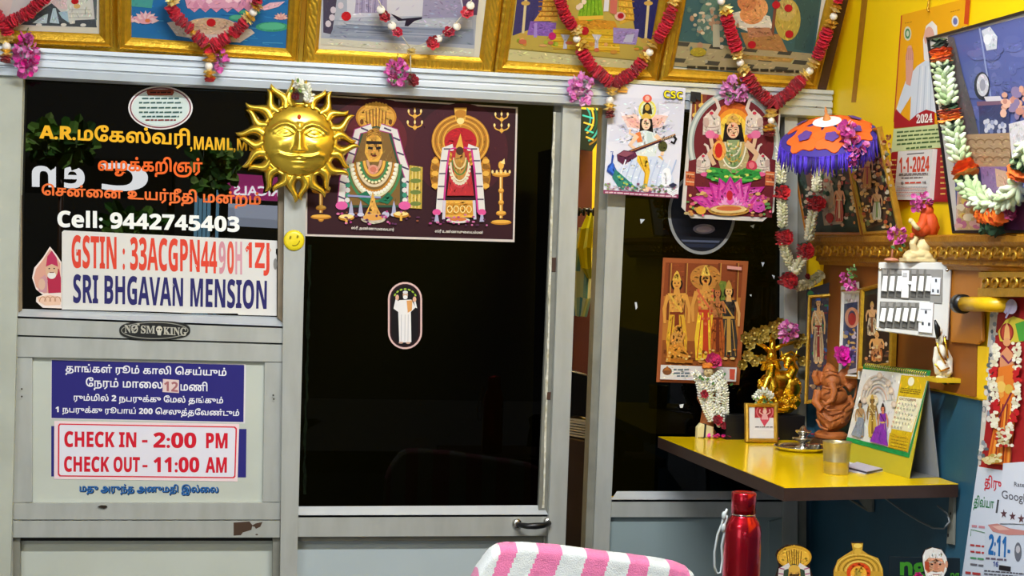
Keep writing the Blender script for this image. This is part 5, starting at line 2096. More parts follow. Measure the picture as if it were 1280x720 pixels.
lotus_seat(655, 632, 205, 120)
a.poly([(636, 615), (655, 560), (674, 615), (655, 632)], '#e05aa6')
a.ell(652, 585, 15, 24, '#c02434', 12)
a.ell(648, 655, 98, 26, '#b8843a', 24)
a.ell(648, 650, 86, 18, '#e0c080', 22)
a.ell(648, 646, 60, 12, '#c86a3a', 18)
for k in range(60):
    r = random.Random(k + 700)
    x = r.choice((r.uniform(448, 555), r.uniform(745, 850)))
    y = r.uniform(570, 678)
    a.ell(x, y, r.uniform(6, 15), r.uniform(4, 9), r.choice(('#c88a4a', '#d8a868', '#8a4a3a', '#5a8a4a', '#a86a4a', '#d8587a', '#b09a6a')), 7)
a.ell(790, 640, 30, 26, '#c84aa0', 12)
a.ell(516, 655, 24, 20, '#d8a03a', 12)
a.poly([(468, 92), (516, 97), (515, 140), (494, 128), (490, 144), (464, 138)], '#2a2626')
tag(a.build('goddess_poster', PRINT, None, org3(PQ.at(908, 274))), 'maroon poster of a goddess on a pink lotus with elephants, hung on the window frame', 'poster')

# oval outline sticker half hidden by the goddess poster
a = Art(front(.0290), lift=.0008).crop((740, 260), 4.5)
pts = [(618 + 190 * math.cos(k * PI / 24), 30 + 232 * math.sin(k * PI / 24)) for k in range(48)]
a.slab(pts, '#8d8d8a', .0005)
a.poly([(618 + 174 * math.cos(k * PI / 24), 30 + 214 * math.sin(k * PI / 24)) for k in range(48)], '#14161f')
a.ell(630, 118, 62, 28, '#7c7886', 20)
a.ell(630, 120, 44, 18, '#a89aa4', 18)
a.poly([(500, 178), (720, 184), (712, 196), (512, 190)], '#4e5468')
a.poly([(520, 200), (700, 204), (680, 224), (545, 220)], '#23283a')
tag(a.build('oval_sticker', VINYL, None, org3(front(.029).at(877, 318))), 'dark oval sticker with grey rim on the right window, below the goddess poster', 'sticker')

# brown court-scene poster
PW = front(.024)
a = Art(PW, step=.00006)
a.tex = .5
a.slab([(829, 322), (935.5, 326.5), (924, 481), (820.5, 477.5)], '#a0562c', .002)
a.poly([(832, 328), (929, 331), (919, 461), (826, 457)], '#b4702c')
a.poly([(832, 328), (929, 331), (926, 372), (829, 370)], '#86401e')
for x in (838, 858, 900, 922):
    a.line([(x, 329), (x - 3, 400)], 4, '#6e3418')
    a.line([(x + 1.4, 329), (x - 1.6, 400)], 1.2, '#c08a3c')
a.poly([(828, 425), (922, 428), (919, 461), (826, 457)], '#8a4a1e')
a.line([(880, 338), (900, 362)], 3, '#5a3a1a')
a.poly([(884, 348), (908, 352), (905, 395), (886, 392)], '#6a7a2e')
SK, CL = '#d89a4a', '#d8a02a'
figure(A=a, cx=846, y0=338, y1=452, w=44, skin='#d39440', cloth='#d6a02c', sash='#7a3416', crown='#d8a840')
figure(A=a, cx=882, y0=331, y1=454, w=46, skin='#cf9040', cloth='#e2b62e', sash='#b83a1c', crown='#e0b44a', halo='#b87a34', garland='#c8603a')
figure(A=a, cx=911, y0=350, y1=450, w=36, skin='#d8a460', cloth='#3a332c', sash='#b88a3c', crown='#b88a3c', bare=False)
figure(A=a, cx=897, y0=352, y1=450, w=30, skin='#b06a3a', cloth='#a8541e', sash='#6a2a14', crown='#8a5a24', arms='fold')
a.ell(846, 424, 8, 10, '#cf9040', 14)
a.ell(848, 412, 5.5, 6, '#c88838', 12)
a.line([(843, 421), (853, 424), (856, 416)], 3.2, '#cf9040')
a.poly([(836, 432), (852, 428), (862, 446), (856, 454), (832, 452)], '#c8842e')
a.line([(838, 450), (866, 452)], 4, '#a8641e')
for k in range(30):
    r = random.Random(k + 31)
    a.ell(r.uniform(830, 920), r.uniform(436, 458), r.uniform(1, 3), r.uniform(.8, 1.6), r.choice(('#d8a85a', '#6a3214', '#b8742c', '#e0c070')), 6)
a.poly([(909, 332), (927, 334), (927, 338), (909, 336)], '#d8988a')
a.poly([(826, 456), (921, 459.5), (920, 477), (825, 474)], '#d8d2cc')
a.ell(834, 464, 6, 5, '#7a4a2a', 12)
a.poly([(830, 463), (834, 457), (838, 463)], '#a8642a')
a.scribble(842, 862, 462, 2.6, '#5a6a72', 1)
a.scribble(842, 862, 466.5, 2.6, '#5a6a72', 2)
a.scribble(846, 860, 470, 2.4, '#5a6a72', 3)
a.poly([(912, 461), (919, 461.5), (918, 475), (912, 474)], '#c8503c')
tag(a.build('court_poster', PRINT, None, org3(PW.at(872, 480))), 'brown and orange poster of robed standing figures on the right window', 'poster')

# ================================================================== right wall: ledge, pictures, calendars
LX = 1.634                                       # front of the ledge
b = B()
pr = [(1.70, 1.590), (1.672, 1.590), (1.668, 1.598), (1.660, 1.602), (1.662, 1.612), (1.650, 1.618), (1.648, 1.640), (1.640, 1.645), (LX, 1.652), (LX, 1.664), (1.640, 1.668), (1.70, 1.668)]
ya, yb = -.035, -1.9
vs = [(x, y, z) for y in (ya, yb) for x, z in pr]
n = len(pr)
b.add(vs, [(i, (i + 1) % n, n + (i + 1) % n, n + i) for i in range(n)] + [tuple(range(n - 1, -1, -1)), tuple(range(n, 2 * n))])
ledge = struct(b.build('trim_5', mat('carved_ledge', '#b07a1a', rough=.45, metal=.3, nscale=30, namt=.45, color2='#8a5410', bump=.7, bscale=120)))
b = B()
yy = -.06
k = 0
while yy > -1.5:                                  # carved scrolls along the face of the ledge
    c = Vector((1.6475, yy, 1.629 + (.005 if k % 2 else -.005)))
    b.tube([c + Vector((0, .013 * math.cos(t_) + t_ * .0012, .009 * math.sin(t_))) for t_ in np.linspace(0, 4.4, 9)], .0032, 6)
    yy -= .026
    k += 1
b.build('carved_scroll', OLDGOLD, ledge)
# brown boards on the wall below the ledge
b = B()
b.box(1.690, 1.70, -.925, -.02, 1.310, 1.590)
struct(b.build('trim_6', WOOD))

TT = math.radians(13)
PL = Plane((1.648, 0, 1.6685), (-math.cos(TT), 0, -math.sin(TT)))


def wall_picture(label, plane, pl, pr_, H, prof, mats, paint, depth=.010):
    BL, BR = plane.at(*pl), plane.at(*pr_)
    t = thing('framed_picture', label, 'picture', org3((BL + BR) / 2))
    fr, inn = frame_mesh(plane, BL, BR, H, prof, depth, mats, t)
    a = Art(plane.shift(prof[-1][1] - .001), lift=.0003)
    wslab(a, [p - plane.n * .001 for p in inn], '#2f3a30', .002)
    a.tex = .4
    a.step = .000026
    paint(a)
    a.build('picture_print', GLAZED, t)
    return t


WOODG = mat('amber_frame', '#b9701c', rough=.35, metal=.35, nscale=40, namt=.3, bump=.2, bscale=120)
def blobs(a, x0, x1, y0, y1, n, cols, seed, rmin=1.2, rmax=3.4):
    r = random.Random(seed)
    for k in range(n):
        a.ell(r.uniform(x0, x1), r.uniform(y0, y1), r.uniform(rmin, rmax), r.uniform(rmin, rmax), r.choice(cols), 7)


def paint_l1(a):
    a.poly([(992, 180), (1050, 178), (1072, 284), (1016, 286)], '#33443a')
    a.poly([(1030, 200), (1050, 190), (1068, 262), (1044, 270)], '#2a4a3a')
    a.poly([(1018, 196), (1030, 190), (1052, 280), (1030, 282)], '#b8a48c')
    a.poly([(1000, 185), (1020, 182), (1030, 240), (1012, 246)], '#8a5a4a')
    blobs(a, 1000, 1062, 186, 282, 130, ['#e0d4c0', '#d8b498', '#c8423a', '#4a6a4a', '#2a4434', '#b05a4a', '#c8a88a', '#8a3a34', '#d8c0a0', '#3a5a4a'], 3)
    figure(a, 1049, 225, 278, 18, skin='#d8a078', cloth='#b83a34', sash='#d8c8a8', crown='#d8c0a0')
    a.ell(1037, 272, 5, 6, '#b8342e', 10)


def paint_l2(a):
    a.poly([(1060, 168), (1088, 166), (1116, 276), (1084, 286)], '#5a4638')
    blobs(a, 1064, 1114, 170, 284, 260, ['#f0e0c0', '#e8c078', '#d8884a', '#d8a058', '#b87838', '#e8d0a8', '#8a3a2a', '#3a2a24', '#c8b088', '#c8603a', '#7a8a5a', '#e0b868'], 5)
    figure(a, 1084, 186, 235, 18, skin='#d8a878', cloth='#c89a3a', sash='#a83a2a', crown='#e0b85a', halo='#c8a868')
    figure(a, 1096, 232, 276, 18, skin='#d8a878', cloth='#d8cfb8', sash='#8aa05a', crown='#c89a4a')


wall_picture('tilted framed green picture below the orange umbrella, on the carved ledge', PL, (1007, 295), (1079, 296), .232, PROF_THIN, [WOODG, OLDGOLD], paint_l1)
PL2 = Plane((1.652, 0, 1.6685), (-math.cos(math.radians(15)), 0, -math.sin(math.radians(15))))
wall_picture('narrow tilted gold-edged picture of many small figures on the carved ledge', PL2, (1081, 295), (1126, 292), .262, PROF_THIN, [OLDGOLD, OLDGOLD], paint_l2)


def paint_s1(a):
    a.poly([(1008, 362), (1040, 352), (1038, 492), (1006, 500)], '#3c3440')
    blobs(a, 1010, 1036, 365, 490, 70, ['#5a4a44', '#2a2434', '#8a6a4a', '#3a5a8a', '#c8a878', '#2f7a4a', '#7a2a2a'], 8)
    figure(a, 1023, 366, 455, 22, skin='#d8a870', cloth='#b8a078', sash='#8a2a24', crown='#2f5ab0', garland='#d8c8a0')
    a.ell(1013, 368, 4, 5, '#3a9a5a', 8)


def paint_s2(a):
    a.poly([(1051, 358), (1074, 352), (1073, 465), (1049, 470)], '#d9d4d2')
    a.poly([(1054, 380), (1072, 377), (1070, 460), (1052, 464)], '#3f4668')
    a.ring(1065, 397, 7, 11, 4, '#d89a7a', 16)
    a.ell(1065, 399, 5, 8, '#b83a34', 12)
    blobs(a, 1054, 1069, 410, 458, 40, ['#c8a04a', '#6a74a8', '#d8b878', '#3a3a60', '#c8c0d0'], 9)


def paint_s3(a):
    a.poly([(1078, 370), (1112, 365), (1110, 452), (1076, 458)], '#2a221e')
    figure(a, 1090, 376, 420, 20, skin='#d8a878', cloth='#d8c8a8', sash='#8a5a3a', crown='#c8a058')
    figure(a, 1096, 414, 452, 24, skin='#e0a868', cloth='#c8703a', sash='#d8b878', crown='#e0a860')
    blobs(a, 1082, 1110, 430, 452, 26, ['#4a3a34', '#c88a5a', '#e0c8a8', '#6a4a3a'], 12)


PCN = Plane(front(-.045).at(1005, 503), (-.40, -.92, 0))
wall_picture('dark narrow picture with a blue-topped figure in the corner under the ledge', PCN, (1005, 505), (1041, 503), .30, PROF_THIN, [OLDGOLD, OLDGOLD], paint_s1, .012)
wall_picture('small silver-matted blue picture with a round head under the ledge', side(1.676), (1049, 472), (1074, 474), .235, PROF_THIN, [WHITEP, OLDGOLD], paint_s2, .012)
wall_picture('dark gold-framed picture partly behind the switchboard', side(1.670), (1074, 464), (1114, 458), .215, PROF_THIN, [GILT, OLDGOLD], paint_s3, .012)
# ---- wall calendar with daily pad
PC = side(1.6965)
t = thing('wall_calendar', 'tall orange wall calendar with a white daily pad reading 1-1-2024', 'calendar', org3(PC.at(1150, 253)))
a = Art(PC)
a.slab([(1127, 19), (1212, -2), (1192, 252), (1113, 250)], '#e6a414', .002)
a.crop((960, 0), 4)
a.poly([(668, 75), (982, -6), (985, 30), (968, 600), (630, 600)], '#e9a818')
a.line([(668, 78), (630, 610)], 6, '#b8402a')
a.line([(1000, -8), (990, 120)], 22, '#c8481a')
a.ell(698, 168, 19, 36, '#d8d4b4', 20)
a.ell(698, 168, 13, 26, '#4a8a5a', 18)
a.ell(698, 168, 7, 15, '#c8d4b8', 14)
a.ell(936, 106, 18, 28, '#e0dcd0', 20)
a.ell(936, 106, 11, 18, '#6a70a8', 16)
a.scribble(684, 720, 116, 5, '#a8701a', 3, -.2)
a.scribble(912, 960, 60, 5, '#a8701a', 4, -.25)
a.poly([(745, 330), (790, 300), (850, 330), (850, 560), (710, 600), (715, 480), (660, 570), (642, 545), (665, 470), (690, 400)], '#cfdbe6')
for k in range(6):
    a.line([(760 + k * 14, 330), (740 + k * 18, 575)], 4, ('#b0c0d0', '#e2eaf0')[k % 2])
a.poly([(780, 300), (775, 200), (790, 130), (820, 104), (845, 130), (850, 220), (840, 320)], '#e6e4e2')
a.ell(806, 185, 26, 52, '#d8a898', 18)
a.ell(812, 238, 26, 44, '#e4e2e0', 16)
for x in (794, 818):
    a.ell(x, 190, 5, 6, '#4a3028', 8)
a.poly([(690, 420), (688, 280), (700, 230), (716, 226), (728, 270), (725, 350), (712, 430)], '#d8a08c')
for k in range(4):
    a.line([(694 + k * 9, 300), (696 + k * 8, 240)], 2.6, '#b87a68')
a.poly([(632, 575), (640, 545), (668, 575), (706, 605), (745, 570), (790, 548), (834, 560), (832, 625), (628, 640)], '#a81c24')
a.poly([(628, 645), (900, 615), (898, 735), (616, 760)], '#c9d69c')
for k in range(5):
    a.scribble(644 if k < 4 else 690, (890 if k < 4 else 820), 662 + k * 20, 11, '#4a6a3a', k, -.075)
a.poly([(616, 762), (930, 735), (925, 1010), (606, 1005)], '#a01a22')
for k in range(8):
    a.scribble(618, 642, 800 + k * 24, 9, '#e0b45a', k)
    a.scribble(862, 890, 780 + k * 27, 10, '#e0b45a', k + 20)
a.text(serif('2024'), [(742, 572), (822, 566), (822, 612), (742, 618)], '#f0ece4', .02)
a.build('backing_card', PRINT, t)
pd = side(1.682)
a = Art(pd)
a.crop((940, 120), 4.5)
a.slab([(822, 312), (1016, 298), (996, 584), (797, 583)], '#dedcd8', .013)
a.line([(872, 328), (968, 320)], 6, '#6a6a6e')
a.text(bold('1-1-2024'), [(828, 345), (999, 336), (996, 426), (828, 433)], '#d0482e', .018)
for k, (x0, x1, y, h) in enumerate(((826, 990, 440, 9), (840, 960, 462, 9), (826, 990, 448, 5))):
    a.scribble(x0, x1, y, h, '#5a4a4a', k, -.03)
a.text(bold('16'), [(836, 483), (852, 482), (852, 498), (836, 499)], '#2a2420', .01)
a.text(bold('18'), [(958, 480), (978, 479), (978, 495), (958, 496)], '#2a2420', .01)
a.scribble(860, 950, 488, 12, '#c8402e', 7, -.02)
for k in range(6):
    a.scribble(816 - k * 2, 985 - k * 2, 512 + k * 10, 4.5, ('#8a8890', '#c87a70')[k % 2], k + 40)
pdm = a.build('date_pad', PRINT, t)
b = B()
c = PC.at(1163, 12)
b.tube([c + np.array([-.004, 0, .03]), c + np.array([-.006, 0, .012]), c + np.array([-.006, .004, 0]), c + np.array([-.006, -.003, -.004])], .0022, 6)
b.lathe([(.0001, -.004), (.004, -.002), (.004, .004), (.0001, .005)], c + np.array([-.004, 0, .032]), 8, axis=(1, 0, 0))
b.build('hanging_loop', OLDGOLD, t)

# ---- large photograph leaning out from the wall
bl = side(1.652).at(1192, 292)
tl_t = math.atan2(.085, .46)
PG = Plane(bl, (-math.cos(tl_t), 0, -math.sin(tl_t)))
t = thing('photo_frame', 'large black-edged photograph of a blue room wearing a white and orange garland', 'picture', org3(PG.at(1240, 292)))
BLp = PG.at(1191.5, 292)
TLp = PG.at(1169.5, 45)
Hh = float(np.linalg.norm((TLp - BLp)))
BLq = BLp
BRq = BLq + np.array([0, -.62, 0])
PROF_BLACK = [(0, 0, 0), (.001, .003, 0), (.006, .003, 0), (.0065, -.001, 0)]
fr, inn = frame_mesh(PG, BLq, BRq, Hh, PROF_BLACK, .012, [mat('black_frame', '#191414', rough=.3)], t)
a = Art(PG.shift(-.002), lift=.0003, step=.000026)
a.tex = .10
wslab(a, [p - PG.n * .001 for p in inn], '#d8d2cc', .002)
a.crop((1100, 0), 2.4)
a.poly([(203, 108), (560, 18), (560, 690), (262, 690), (232, 690)], '#56609a')
for k in range(40):
    r = random.Random(k + 60)
    x, y = r.uniform(270, 430), r.uniform(110, 400)
    a.ell(x, y, r.uniform(8, 30), r.uniform(8, 24), r.choice(('#5a649e', '#525c94', '#5e68a2', '#646ca4')), 10)
a.poly([(203, 108), (222, 112), (250, 230), (280, 330), (300, 420), (245, 420), (222, 300), (205, 180)], '#5b5658')
a.line([(298, 80), (332, 290)], 5, '#8a94c0')
a.poly([(304, 92), (330, 80), (352, 110), (350, 146), (320, 152)], '#c8ccd4')
a.ell(322, 118, 12, 16, '#e0e2e6', 14)
a.ell(306, 258, 24, 42, '#2e3040', 20)
a.ell(308, 255, 18, 34, '#c8c4cc', 20)
a.ell(308, 255, 9, 18, '#9a98a8', 14)
a.poly([(290, 305), (372, 300), (376, 312), (292, 318)], '#7a5a70')
a.poly([(312, 290), (360, 288), (368, 302), (318, 304)], '#d0ccd4')
a.poly([(296, 318), (388, 312), (390, 400), (300, 408)], '#38406a')
for k in range(20):
    r = random.Random(k + 90)
    a.ell(r.uniform(310, 375), r.uniform(360, 398), 6, 8, r.choice(('#9aa0c0', '#6a74a4', '#c8c8d4')), 8)
for k in range(34):
    r = random.Random(k + 120)
    a.ell(r.uniform(370, 440), r.uniform(260, 340) + (k % 5) * 6, r.uniform(6, 14), r.uniform(8, 14), r.choice(('#d8a088', '#c88a7a', '#e8b8a0', '#8a7aa0')), 8)
a.poly([(250, 404), (392, 398), (392, 500), (320, 520), (262, 470)], '#a98a6a')
for r_ in range(3):
    for k in range(5):
        a.arc(275 + k * 26, 430 + r_ * 26, 14, 12, PI, 2 * PI, 4, '#8a6a4c', 8)
a.poly([(386, 372), (440, 358), (440, 480), (396, 480)], '#d8d4d8')
a.poly([(300, 500), (380, 500), (380, 600), (310, 600)], '#8a6a98')
a.poly([(345, 505), (400, 520), (400, 570), (350, 560)], '#c8a08a')
a.poly([(232, 575), (330, 600), (330, 690), (226, 690)], '#d8b0a0')
a.poly([(236, 590), (300, 600), (300, 690), (232, 690)], '#c8a878')
for k in range(30):
    r = random.Random(k + 150)
    a.ell(r.uniform(234, 318), r.uniform(595, 680), r.uniform(6, 15), r.uniform(6, 13), r.choice(('#e0c060', '#d8a8a0', '#c8803a', '#b86a8a', '#e8d8b8')), 8)
a.poly([(330, 620), (440, 600), (440, 690), (330, 690)], '#5a2a50')
a.build('photograph', GLAZED, t)
b = B()
pg2 = Plane(TLp, (-1, 0, 0))
b.tube([TLp + np.array([.02, -.02, -.004]), TLp + np.array([.055, -.02, .02]), np.array([1.70, TLp[1] - .02, TLp[2] + .03])], .002, 6)
b.build('hanging_wire', STEEL, t)

# garland round the big photograph
GRN, ORG, PAL = ['#1e3a22', '#16301c', '#2a4a2a'], ['#ef7a1c', '#e0601a', '#f59a34', '#d85018'], ['#cfdcb0', '#b9cc98', '#dfe8c8', '#a8be88']
PGG = PG.shift(.030)
t = thing('garland', 'white tuberose garland with orange marigold bands on the large photograph', 'garland', org3(PGG.at(1173, 52)))


def gseg(kind, pts, r):
    b = B()
    P_ = [PGG.at(1100 + x / 2.4, y / 2.4) for x, y in pts]
    if kind == 'green':
        ruffle_roll(b, P_, r * 1.2, GRN, .006, .4)
        b.build('leaf_band', PETAL, t)
    elif kind == 'orange':
        ruffle_roll(b, P_, r * 1.22, ORG, .004, .22, 18)
        b.build('marigold_band', PETAL, t)
    else:
        buds(b, P_, r, PAL, .011, 7, r * .62)
        b.build('tuberose_strand', PETAL, t)


for it in (('green', [(176, 122), (180, 142)], .021), ('orange', [(180, 150), (186, 184)], .022), ('green', [(186, 190), (188, 204)], .02), ('pale', [(188, 206), (196, 260), (206, 318)], .027),
           ('green', [(206, 318), (208, 326)], .021), ('orange', [(206, 330), (212, 364)], .024), ('green', [(214, 370), (218, 386)], .021), ('pale', [(220, 388), (232, 440), (244, 486)], .027),
           ('orange', [(248, 498), (262, 526)], .026), ('green', [(258, 536), (266, 552)], .024), ('pale', [(266, 556), (300, 598), (340, 612), (384, 596), (412, 562)], .03),
           ('orange', [(414, 530), (420, 508)], .022), ('green', [(420, 500), (424, 478)], .019), ('pale', [(426, 474), (436, 430)], .024),
           ('orange', [(310, 640), (338, 648), (366, 640)], .021), ('green', [(320, 680), (350, 686)], .019)):
    gseg(*it)
b = B()
bloom(b, PGG.at(1100 + 386 / 2.4, 640 / 2.4), .018, ['#8a1a44', '#a82a58'])
b.build('rose', PETAL, t)

# ---- hanging calendar at the right edge
PH = side(1.690)
t = thing('wall_calendar', 'tall hanging calendar with a garlanded goddess above a printed date sheet, right edge', 'calendar', org3(PH.at(1240, 730)))
a = Art(PH)
a.slab([(1243, 352), (1330, 338), (1320, 604), (1222, 585)], '#d8cfc0', .002)
a.crop((980, 400), 4.187)
a.poly([(1090, -150), (1500, -180), (1500, 830), (1020, 770), (1060, 300)], '#a02024')
a.poly([(1090, -150), (1130, -155), (1085, 300), (1030, 760), (1015, 760), (1050, 300)], '#c8c4bc')
for k in range(60):
    r = random.Random(k + 11)
    y = r.uniform(-120, 740)
    x = 1108 - (y + 120) * .08 + r.uniform(-18, 16)
    a.ell(x, y, r.uniform(6, 14), r.uniform(8, 18), r.choice(('#d8d4cc', '#8a94a0', '#b8b4b0', '#e4e0d8', '#5a646e')), 8)
a.poly([(1120, 60), (1160, 0), (1200, -20), (1260, 0), (1256, 110), (1190, 120), (1130, 110)], '#c8b83a')
a.poly([(1210, 20), (1270, 0), (1270, 110), (1230, 110)], '#4a9a3a')
a.ell(1166, 66, 36, 50, '#8a2420', 22)
a.ell(1166, 66, 28, 40, '#b04030', 20)
a.poly([(1150, 100), (1156, 40), (1166, 14), (1178, 40), (1184, 100)], '#e0a868')
a.ell(1166, 116, 20, 22, '#dc9a6a', 16)
a.poly([(1130, 180), (1166, 140), (1202, 180), (1210, 260), (1130, 260)], '#d8946a')
a.poly([(1120, 250), (1205, 230), (1215, 500), (1180, 760), (1060, 750), (1110, 500)], '#e07a2a')
for k in range(9):
    a.line([(1130 + k * 8, 440), (1075 + k * 14, 745)], 7, ('#c85a1a', '#f0a040', '#8a3020')[k % 3])
a.poly([(1105, 300), (1150, 290), (1150, 400), (1120, 420)], '#e8a048')
a.ell(1135, 350, 26, 30, '#e8c060', 14)
a.ell(1176, 362, 22, 26, '#d8b048', 14)
a.line([(1140, 185), (1175, 225), (1200, 200)], 12, '#7a2a5a')
a.line([(1120, 520), (1190, 380)], 9, '#7a2040')
for path, sd in (([(1115, 130), (1098, 240), (1092, 340), (1110, 440), (1100, 560)], 1), ([(1215, 120), (1222, 260), (1218, 400), (1200, 520), (1160, 620)], 2)):
    for j, q in enumerate(a.along(path, 44)):
        r = random.Random(j + sd * 100)
        c = '#c02028' if (j // 6) % 3 == 2 else r.choice(('#e8e2c8', '#d8d0b0', '#f0ecd8'))
        for _ in range(3):
            a.ell(q[0] + r.uniform(-18, 18), q[1] + r.uniform(-8, 8), 10, 9, c, 7)
for k in range(30):
    r = random.Random(k + 800)
    a.ell(r.uniform(1110, 1200), r.uniform(560, 660), 11, 9, r.choice(('#e0d8b8', '#c8c090', '#b82a2a', '#e8e2d0')), 7)
for k in range(26):
    r = random.Random(k + 860)
    a.ell(r.uniform(1040, 1130), r.uniform(700, 752), 13, 9, r.choice(('#d8c890', '#e0d8a8', '#b8a050')), 7)
a.poly([(1135, -60), (1160, -90), (1190, -80), (1200, -40), (1180, -60), (1160, -30)], '#9a94b0')
a.ell(1190, -70, 30, 40, '#a8a0b8', 14)
a.line([(1200, -100), (1176, -40), (1160, -10)], 14, '#9a94b0', 8)
a.build('picture_print', PRINT, t)
a = Art(PH.shift(.0012))
a.slab([(1222, 583), (1330, 601), (1330, 830), (1188, 820)], '#d3dbe8', .001)
a.crop((1000, 560), 4.5)
a.text(bold(tamil('திரு')), [(1040, 146), (1134, 168), (1130, 262), (1036, 240)], '#c8283c', .02)
a.text(bold(tamil('திவ்யா')), [(982, 262), (1092, 282), (1088, 362), (974, 350)], '#2a7a44', .02)
a.poly([(1110, 290), (1120, 292), (1110, 365), (1100, 365)], '#4a4a50')
a.scribble(966, 1050, 438, 18, '#c88a94', 3, .12)
a.line([(960, 495), (962, 458), (1045, 478), (1040, 500)], 4, '#4a8a54')
for k in range(4):
    a.scribble(958, 1036, 545 + k * 36, 14, ('#b83a3a', '#b83a3a', '#5a9a6a', '#6a6a74')[k], k + 3, .12)
a.scribble(930, 1020, 700, 18, '#b83a3a', 13, .12)
a.build('date_sheet', PRINT, t)
a = Art(PH.shift(.0040))
a.crop((1000, 560), 4.5)
a.slab([(1142, 86), (1500, 60), (1500, 430), (1122, 424)], '#d9dfeb', .001)
a.text('Rate us?', [(1204, 190), (1312, 200), (1312, 226), (1204, 216)], '#5a5a66', .008)
a.text('Google', [(1134, 236), (1290, 262), (1290, 326), (1134, 296)], '#5a5a66', .005)
for k in range(4):
    x, y = 1146 + k * 49, 370 + k * 14
    a.poly([(x + (20 if j % 2 == 0 else 8) * math.sin(j * PI / 5), y - (27 if j % 2 == 0 else 11) * math.cos(j * PI / 5)) for j in range(10)], '#5c3a40')
a.build('review_card', PRINT, t)
a = Art(PH.shift(.0030))
a.crop((1000, 560), 4.5)
a.slab([(1042, 430), (1500, 440), (1500, 900), (1022, 900)], '#cdd6e4', .0008)
a.poly([(1056, 432), (1110, 425), (1180, 452), (1300, 470), (1300, 488), (1170, 490), (1084, 470)], '#c88a84')
a.poly([(1080, 440), (1130, 436), (1180, 460), (1120, 462)], '#e0b4a8')
a.text(bold('2:11-'), [(1062, 482), (1186, 500), (1180, 622), (1058, 600)], '#1f6ab0', .02)
a.ell(1226, 585, 20, 54, '#6a6e7a', 18)
a.ell(1226, 570, 12, 22, '#c0c0c8', 14)
a.scribble(1044, 1160, 620, 14, '#6a5a6a', 3, .08)
a.text(bold('16'), [(1086, 636), (1116, 640), (1114, 670), (1084, 666)], '#3a4a8a', .01)
a.poly([(1120, 658), (1186, 668), (1184, 696), (1118, 686)], '#2a2428')
for k in range(9):
    a.scribble(1036, 1260, 690 + k * 17, 9, '#4a4650', k + 60, .08)
a.build('date_pad', PRINT, t)
b = B()
c = PH.at(1285, 342)
b.tube([c, c + np.array([.006, 0, .02])], .002, 6)
b.build('hanging_loop', STEEL, t)

# ---- wooden board, corbel and yellow pipe right of the switchboard
p = side(1.682)
b = B()
q = [(1188, 334), (1226, 336), (1227, 426), (1222, 431), (1188, 428)]
b.slab([p.at(*k) for k in q], (.008, 0, 0), bevel=.002)
tag(b.build('wooden_board', mat('ochre_board', '#b4701a', rough=.5, nscale=8, namt=.3, color2='#8a5210', stretch=(1, 1, .3)), None, org3(p.at(1206, 430))), 'brown wooden board with rounded corner on the wall right of the switchboard', 'board')
p = side(1.662)
b = B()
for i, (x0, x1, y0, y1, xo) in enumerate(((1222, 1300, 340, 347, 0), (1226, 1300, 347, 360, .006), (1221, 1300, 360, 371, .002))):
    b.slab([side(1.655 + xo).at(*k) for k in ((x0, y0), (x1, y0), (x1, y1), (x0, y1))], (.044 - xo, 0, 0), bevel=.003)
for k in range(5):
    c = side(1.657).at(1232 + k * 12, 353)
    b.tube([c + np.array([0, .012 * math.cos(t_), .009 * math.sin(t_)]) for t_ in np.linspace(0, 5, 9)], .0035, 6)
tag(b.build('corbel', OLDGOLD, None, org3(p.at(1255, 371))), 'carved golden corbel under the ledge above the yellow pipe', 'corbel')
b = B()
p0_, p1_ = side(1.655).at(1204, 380), side(1.655).at(1236, 380.5)
b.tube([p0_, p1_, p1_ + np.array([.012, -.014, 0]), p1_ + np.array([.044, -.02, 0])], .016, 16)
t = tag(b.build('pipe', mat('yellow_pipe', '#e3b414', rough=.35), None, org3(p0_)), 'yellow pipe with a black end running along the wall below the corbel', 'pipe')
b = B()
b.tube([p0_ + np.array([0, .022, 0]), p0_ + np.array([0, -.004, 0])], .0215, 16)
b.build('black_collar', BLACK, t)
b = B()
for yv in (float(p0_[1] + p1_[1]) / 2,):
    b.box(1.668, 1.70, yv - .012, yv + .012, p0_[2] - .004, p0_[2] + .004)
b.build('pipe_clip', STEEL, t)
# yellow band of bare wall showing below the board
a = Art(side(1.6885))
a.slab([(1222, 432), (1236, 434), (1233, 500), (1221, 498)], '#ecc010', .006)
struct(a.build('trim_7', mat('yellow_strip', rough=.5, attr=True)))

# ================================================================== switchboard
PHI = math.radians(35)
SBn = np.array([-math.sin(PHI), -math.cos(PHI), 0])
sbc = side(1.612).at(1143, 377)
SB = Plane(sbc, SBn)
t_sb = thing('switchboard', 'white electrical switchboard with two rows of rocker switches on the right wall', 'switchboard', org3(SB.at(1143, 420)))


def sbq(b, pts, off, depth, col, bevel=.001):
    pl_ = SB.shift(off)
    b.slab([pl_.at(960 + x / 4.5, 260 + y / 4.5) for x, y in pts], -SBn * depth, col, bevel=bevel)


